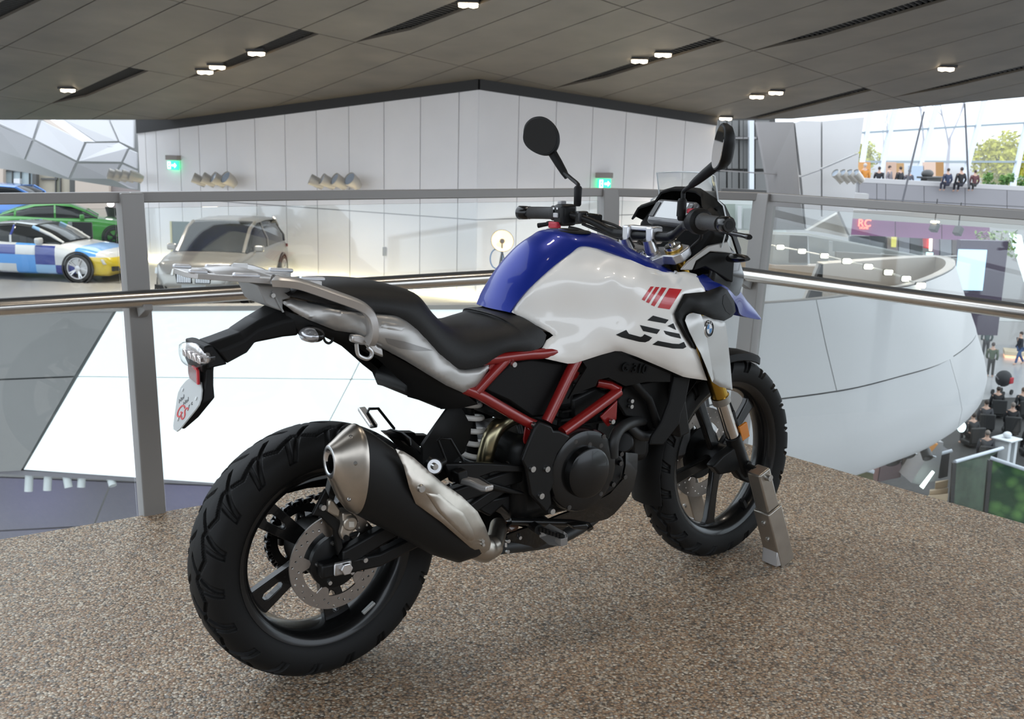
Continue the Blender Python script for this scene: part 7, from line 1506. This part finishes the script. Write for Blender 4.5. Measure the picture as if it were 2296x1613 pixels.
slab3([(0, 560), (440, 640), (780, 645), (1150, 690), (1500, 780), (1950, 830), (1950, 905), (1100, 905), (0, 720)], 28.5, mat('ramp_brown', (.20, .165, .13), .5, var=.35, vscale=.5), 'ramp_side', br_, .2)
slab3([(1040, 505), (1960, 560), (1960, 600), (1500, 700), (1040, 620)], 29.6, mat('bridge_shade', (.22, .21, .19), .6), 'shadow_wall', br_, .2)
slab3([(-60, 20), (480, 60), (470, 330), (-60, 290)], 41, mat('lobby_pale', (.50, .53, .51)), 'rear_wall', br_, .2)
# row of lights along the ramp
RLD = (27, 26.5, 26, 25, 23.2, 22.8, 22.4, 21.9, 21.3)
for i, (u, v) in enumerate(((245, 415), (485, 462), (700, 502), (923, 548), (1143, 600), (1356, 655), (1556, 712), (1732, 775), (1878, 842))):
    p = PD(*z3(u, v), RLD[i]); t = thing('ramp_light', 'small glowing light in the row along the ramp, %s from the left' % ('first', 'second', 'third', 'fourth', 'fifth', 'sixth', 'seventh', 'eighth', 'ninth')[i], 'light', p, HYAW-math.pi/2, group='row of ramp lights')
    MB().box((0, 0, 0), (.17, .06, .10)).build('lamp_pane', mat('ramp_lamp', (1, 1, .85), .5, emit=(1, .97, .78), estr=5.), t, bevel=.02); MB().box((0, .05, 0), (.20, .05, .13)).build('lamp_frame', Mfix, t, smooth=None)
MB().tube([PD(*z3(u, v), RLD[i]) + HD*.12 for i, (u, v) in enumerate(((245, 415), (485, 462), (700, 502), (923, 548), (1143, 600), (1356, 655), (1556, 712), (1732, 775), (1878, 842)))], .02, n=6).build('light_rail', mat('light_rail', (.5, .5, .48), .4), br_)
# ------------------------------------------------------------------ ground floor: people, seating, counters, green panels
def onG(px, py): return PZ(px, py, ZG)
person(2284, 818, 0, 1.72, 'person walking across the bright ground floor at the right edge', (.02, .022, .03), (.06, .10, .20), pose='walk', face=185, z=ZG)
person(2208, 802, 0, 1.75, 'person in a dark jacket with backpack beside the curved ramp', (.05, .07, .07), (.03, .03, .035), (.20, .10, .05), face=80, z=ZG); person(2219, 846, 0, 1.7, 'person in olive green standing close to the curved ramp edge', (.07, .09, .06), (.03, .03, .03), face=60, z=ZG)
ps = onG(2246, 885); pc = thing('pushchair', 'dark pushchair with a red seat beside the curved ramp', 'pushchair', ps); MB().sphere((0, 0, .75), .42, n=16, m=10, scale=(1, .8, .9)).build('hood', mat('pram_black', (.02, .02, .022), .7), pc); MB().box((.1, -.32, .7), (.3, .1, .3)).build('seat', mat('pram_red', (.35, .02, .03), .7), pc, bevel=.05)
for dx, dy in ((-.35, -.25), (.35, -.25), (-.35, .25), (.35, .25)): MB().cyl((dx, dy-.03, .12), (dx, dy+.03, .12), .12, n=16).build('wheel', Mtyre, pc)
MB().tube([V((-.35, 0, .2)), V((-.2, 0, .6)), V((-.75, 0, 1.0))], .02, n=6).build('handle', Malloy, pc)
dkf = MB().prism([onG(1800, 1300), onG(2500, 1340), onG(2500, 890), onG(2240, 893), onG(2150, 905), onG(1800, 960)], (0, 0, .02)).build('floor_dark_carpet', mat('dark_carpet', (.022, .021, .02), .7, var=.3, vscale=1.), smooth=None); dkf['kind'] = 'structure'
seat_l = ((2232, 936, 'just below the pushchair'), (2288, 938, 'at the right of the back row'), (2205, 970, 'nearest the ramp edge'), (2264, 976, 'in the middle of the second row'), (2176, 1002, 'at the lower left of the seating'), (2206, 1046, 'low in front at the left'), (2306, 1024, 'low at the right picture edge'))
rs = random.Random(4); cloth_n = ('black', 'charcoal', 'dark grey')
for i, (x, y, lb_) in enumerate(seat_l):
    ci = i % 3; c_ = ((.012, .012, .014), (.022, .024, .027), (.05, .05, .055))[ci]; fa_ = HYAW+math.radians(rs.uniform(-15, 15))
    ch_ = thing('lounge_chair', 'black lounge chair ' + lb_, 'chair', onG(x, y), fa_, group='black lounge chairs'); MB().box((0, 0, .18), (.56, .56, .20)).build('seat', mat('chair_black', (.012, .012, .012), .6), ch_, bevel=.05); MB().box((-.34, 0, .52), (.10, .60, .62)).build('backrest', mat('chair_black', (.012, .012, .012)), ch_, bevel=.04)
    pt_ = person(x, y, 0, 1.7, 'person in ' + cloth_n[ci] + ' seated ' + lb_, c_, (.015, .015, .018), rs.choice(((.03, .02, .015), (.10, .06, .04), (.18, .15, .13))), pose='sit', z=ZG, group='people seated on the ground floor')
    pt_.rotation_euler = (0, 0, fa_); pt_.location = pt_.location + V((.02*math.cos(fa_), .02*math.sin(fa_), .0))
bt = thing('bar_counter', 'white high table with a cloth on the dark carpet', 'table', onG(2250, 1046)); MB().box((0, 0, 1.02), (.75, .75, .06)).build('table_top', mat('table_white', (.62, .64, .66), .5), bt, bevel=.02); MB().box((-.2, 0, .5), (.16, .5, 1.0)).build('leg', mat('table_white', (.62, .64, .66)), bt); MB().box((.22, 0, .5), (.16, .5, 1.0)).build('leg', mat('table_white', (.62, .64, .66)), bt); MB().sphere((0, 0, 1.16), .14, n=12, m=8, scale=(1.2, 1, .8)).build('napkin', mat('table_white', (.62, .64, .66)), bt)
lp_ = thing('globe_lamp', 'small bright globe lamp under the ramp edge', 'lamp', PD(2156, 958, 30)); MB().sphere(V(), .12, n=14, m=8, scale=(1, 1, 1.3)).build('globe', mat('globe_white', (.9, 1, 1), .4, emit=(.7, .95, 1), estr=1.6), lp_); MB().cyl((0, 0, .1), (0, 0, 2.), .015, n=6).build('cord', Mfix, lp_)
def z4(u, v): return 1880+u/5.519, 960+v/5.519
def slab4(pts, D, m, nm, parent, th=.1): return MB().prism([PD(*z4(u, v), p_ if p_ else D) for u, v, p_ in [(q[0], q[1], q[2] if len(q) > 2 else None) for q in pts]], HD*th).build(nm, m, parent, smooth=None)
def hedge():
    m = bpy.data.materials.new('leaf_print'); m.use_nodes = True; N = m.node_tree; b = N.nodes['Principled BSDF']; t = N.nodes.new('ShaderNodeTexCoord'); v = N.nodes.new('ShaderNodeTexVoronoi'); v.inputs['Scale'].default_value = 3.2; N.links.new(t.outputs['Object'], v.inputs['Vector']); n = N.nodes.new('ShaderNodeTexNoise'); n.inputs['Scale'].default_value = 1.2; N.links.new(t.outputs['Object'], n.inputs['Vector'])
    a = N.nodes.new('ShaderNodeMath'); a.operation = 'MULTIPLY_ADD'; a.inputs[1].default_value = .8; N.links.new(v.outputs['Distance'], a.inputs[0]); N.links.new(n.outputs['Fac'], a.inputs[2]); r = N.nodes.new('ShaderNodeValToRGB'); r.color_ramp.elements[0].position = .55; r.color_ramp.elements[0].color = (.11, .24, .07, 1); r.color_ramp.elements[1].position = 1.05; r.color_ramp.elements[1].color = (.02, .06, .03, 1); N.links.new(a.outputs[0], r.inputs[0]); N.links.new(r.outputs[0], b.inputs['Base Color']); b.inputs['Roughness'].default_value = .6; return m
Mhg = hedge(); Mhd = mat('leaf_print_dark', (.035, .06, .035), .6, var=.4, vscale=3.)
for i, (pts, mm, rail_, lb_) in enumerate(((((1890, 395, 27), (2600, 640, 26.4), (2600, 1700, 26.4), (1790, 1500, 27)), Mhg, ((1880, 370, 27), (2600, 610, 26.4)), 'bright green leaf-print screen at the lower right with a steel rail'), (((1445, 430, 27.4), (2030, 255, 29.2), (1890, 360, 28.9), (1790, 1450, 28.9), (1390, 1250, 27.4)), Mhd, ((1440, 420, 27.4), (2030, 250, 29.2)), 'dark green leaf-print screen beside the wooden steps'), (((0, 440, 26.5), (430, 560, 26), (430, 700, 26), (0, 700, 26.5)), mat('leaf_print_olive', (.09, .09, .045), .6, var=.4, vscale=3.), ((0, 420, 26.5), (440, 545, 26)), 'olive leaf-print screen under the curved ramp'))):
    P = [PD(*z4(u, v), D) for u, v, D in pts]; t = thing('leaf_screen', lb_, 'screen', P[-1]); MB().prism([p-P[-1] for p in P], HD*.08).build('printed_panel', mm, t, smooth=None)
    a_, b_ = [PD(*z4(*r_[:2]), r_[2])-P[-1] for r_ in rail_]; MB().cyl(a_, b_, .05, n=10).build('top_rail', Mmw, t); n0 = [P[0]-P[-1], P[-1]-P[-1]]; MB().obox(n0[0]-SD*.03, n0[1]-SD*.03, .10, .1, up=HD).build('frame_post', Mfix, t, smooth=None)
st = thing('wooden_steps', 'small flight of pale wooden steps between the leaf screens', 'steps', PD(*z4(1300, 860), 28)); sb_ = PD(*z4(1300, 860), 28)
for k, (u0, u1, v0, v1) in enumerate(((1200, 1360, 640, 700), (1130, 1360, 740, 800), (1110, 1360, 810, 900))): MB().prism([PD(*z4(u, v), D)-sb_ for u, v, D in ((u0, v0+40, 28-.3*k), (u1, v0, 28-.3*k), (u1, v0, 28.4-.3*k), (u0, v0+20, 28.4-.3*k))], (0, 0, -.22)).build('tread', mat('wood_pale', (.42, .32, .21), .6), st, smooth=None, bevel=.01)
ra_ = thing('slide_ramp', 'grey sloping ramp block with an orange top and a light bar', 'ramp', PD(*z4(1150, 600), 29)); rb = PD(*z4(1150, 600), 29)
def loc4(pts, D): return [PD(*z4(u, v), D)-rb for u, v in pts]
MB().prism(loc4([(1220, 170), (1300, 180), (1230, 640), (1180, 660), (1000, 700), (900, 680)], 29), HD*1.2).build('body', mat('ramp_block', (.30, .30, .31), .5), ra_, smooth=None); MB().prism(loc4([(1110, 175), (1235, 200), (1150, 300), (1080, 220)], 28.9), HD*.2).build('orange_top', mat('orange_pad', (.62, .27, .07), .5), ra_, smooth=None); MB().prism(loc4([(1175, 540), (1190, 550), (1050, 755), (1020, 735)], 28.7), HD*.1).build('light_bar', mat('bar_light', (.9, 1, .95), .5, emit=(.8, 1, .92), estr=2.), ra_, smooth=None); MB().prism(loc4([(1275, 310), (1380, 285), (1350, 600), (1250, 630)], 29.3), HD*.6).build('side_block', mat('ramp_black', (.03, .03, .035), .5), ra_, smooth=None); MB().cyl(*loc4([(1260, 320), (1405, 280)], 29.1), .05, n=8).build('rail', Mmw, ra_)
pk = thing('display_wall', 'pinkish display wall under the curved ramp', 'display', PD(*z4(620, 640), 30)); pb = PD(*z4(620, 640), 30)
for q, cl in (([(330, 300), (545, 285), (480, 660), (330, 600)], (.26, .16, .15)), ([(550, 290), (780, 270), (770, 610), (490, 670)], (.17, .13, .14)), ([(790, 240), (960, 150), (1080, 230), (800, 580)], (.10, .085, .075))): MB().prism([PD(*z4(u, v), 30)-pb for u, v in q], HD*.3).build('panel', mat('display_%d' % q[0][0], cl, .6), pk, smooth=None)
for i, (u, v, r) in enumerate(((150, 385, .20), (410, 365, .22), (650, 345, .22), (850, 262, .17), (1080, 295, .14))):
    t = thing('stage_lamp', 'black stage lamp hanging under the curved ramp, %s from the left' % ('first', 'second', 'third', 'fourth', 'fifth')[i], 'stage lamp', PD(*z4(u, v), 27.5), group='stage lamps under the ramp'); MB().lathe(V(), (-.3, -.5, -.5), [(-.3, 0), (-.3, r*.6), (0, r), (.2, r), (.2, r*.8), (.05, 0)], n=16).build('housing', Mfix, t); MB().tube([V(), V((0, 0, .5)), V((0, 0, 1.2))], .03, n=6).build('bracket', Mfix, t); MB().box((.1, -.1, -.1), (.05, .3, .03)).build('barn_door', Malloy, t)
gs_ = PZ(2272, 800, ZG); di = thing('display_plinth', 'long low display plinth with a glowing edge on the bright floor', 'plinth', gs_, HYAW-math.pi/2-.35); MB().box((1.2, 0, .25), (3.4, 1.2, .2)).build('top', mat('plinth_cream', (.60, .50, .36), .5), di, smooth=None); MB().box((1.2, 0, .08), (3.3, 1.1, .16)).build('glow_edge', mat('edge_glow', (1, .6, .4), .5, emit=(1, .45, .25), estr=.8), di, smooth=None)
# ------------------------------------------------------------------ closing walls of the hall far behind
bw = struct('wall_back')
MB().prism([SDZ(-60, 60, -12), SDZ(3, 60, -12), SDZ(3, 60, 12), SDZ(-60, 60, 12)], HD*.5).build('far_wall', mat('far_wall', (.34, .33, .32), .7), bw, smooth=None)
MB().prism([SDZ(2, 52, -12), SDZ(17, 52, -12), SDZ(17, 52, -1), SDZ(2, 52, -.3)], HD*.5).build('far_lower_wall', mat('far_wall2', (.40, .39, .38), .7), bw, smooth=None)
MB().prism([SDZ(16, 60, -12), SDZ(50, 60, -12), SDZ(50, 60, ZBF-.1), SDZ(16, 60, ZBF-.1)], HD*.5).build('far_shop_wall', mat('far_wall2', (.40, .39, .38)), bw, smooth=None)
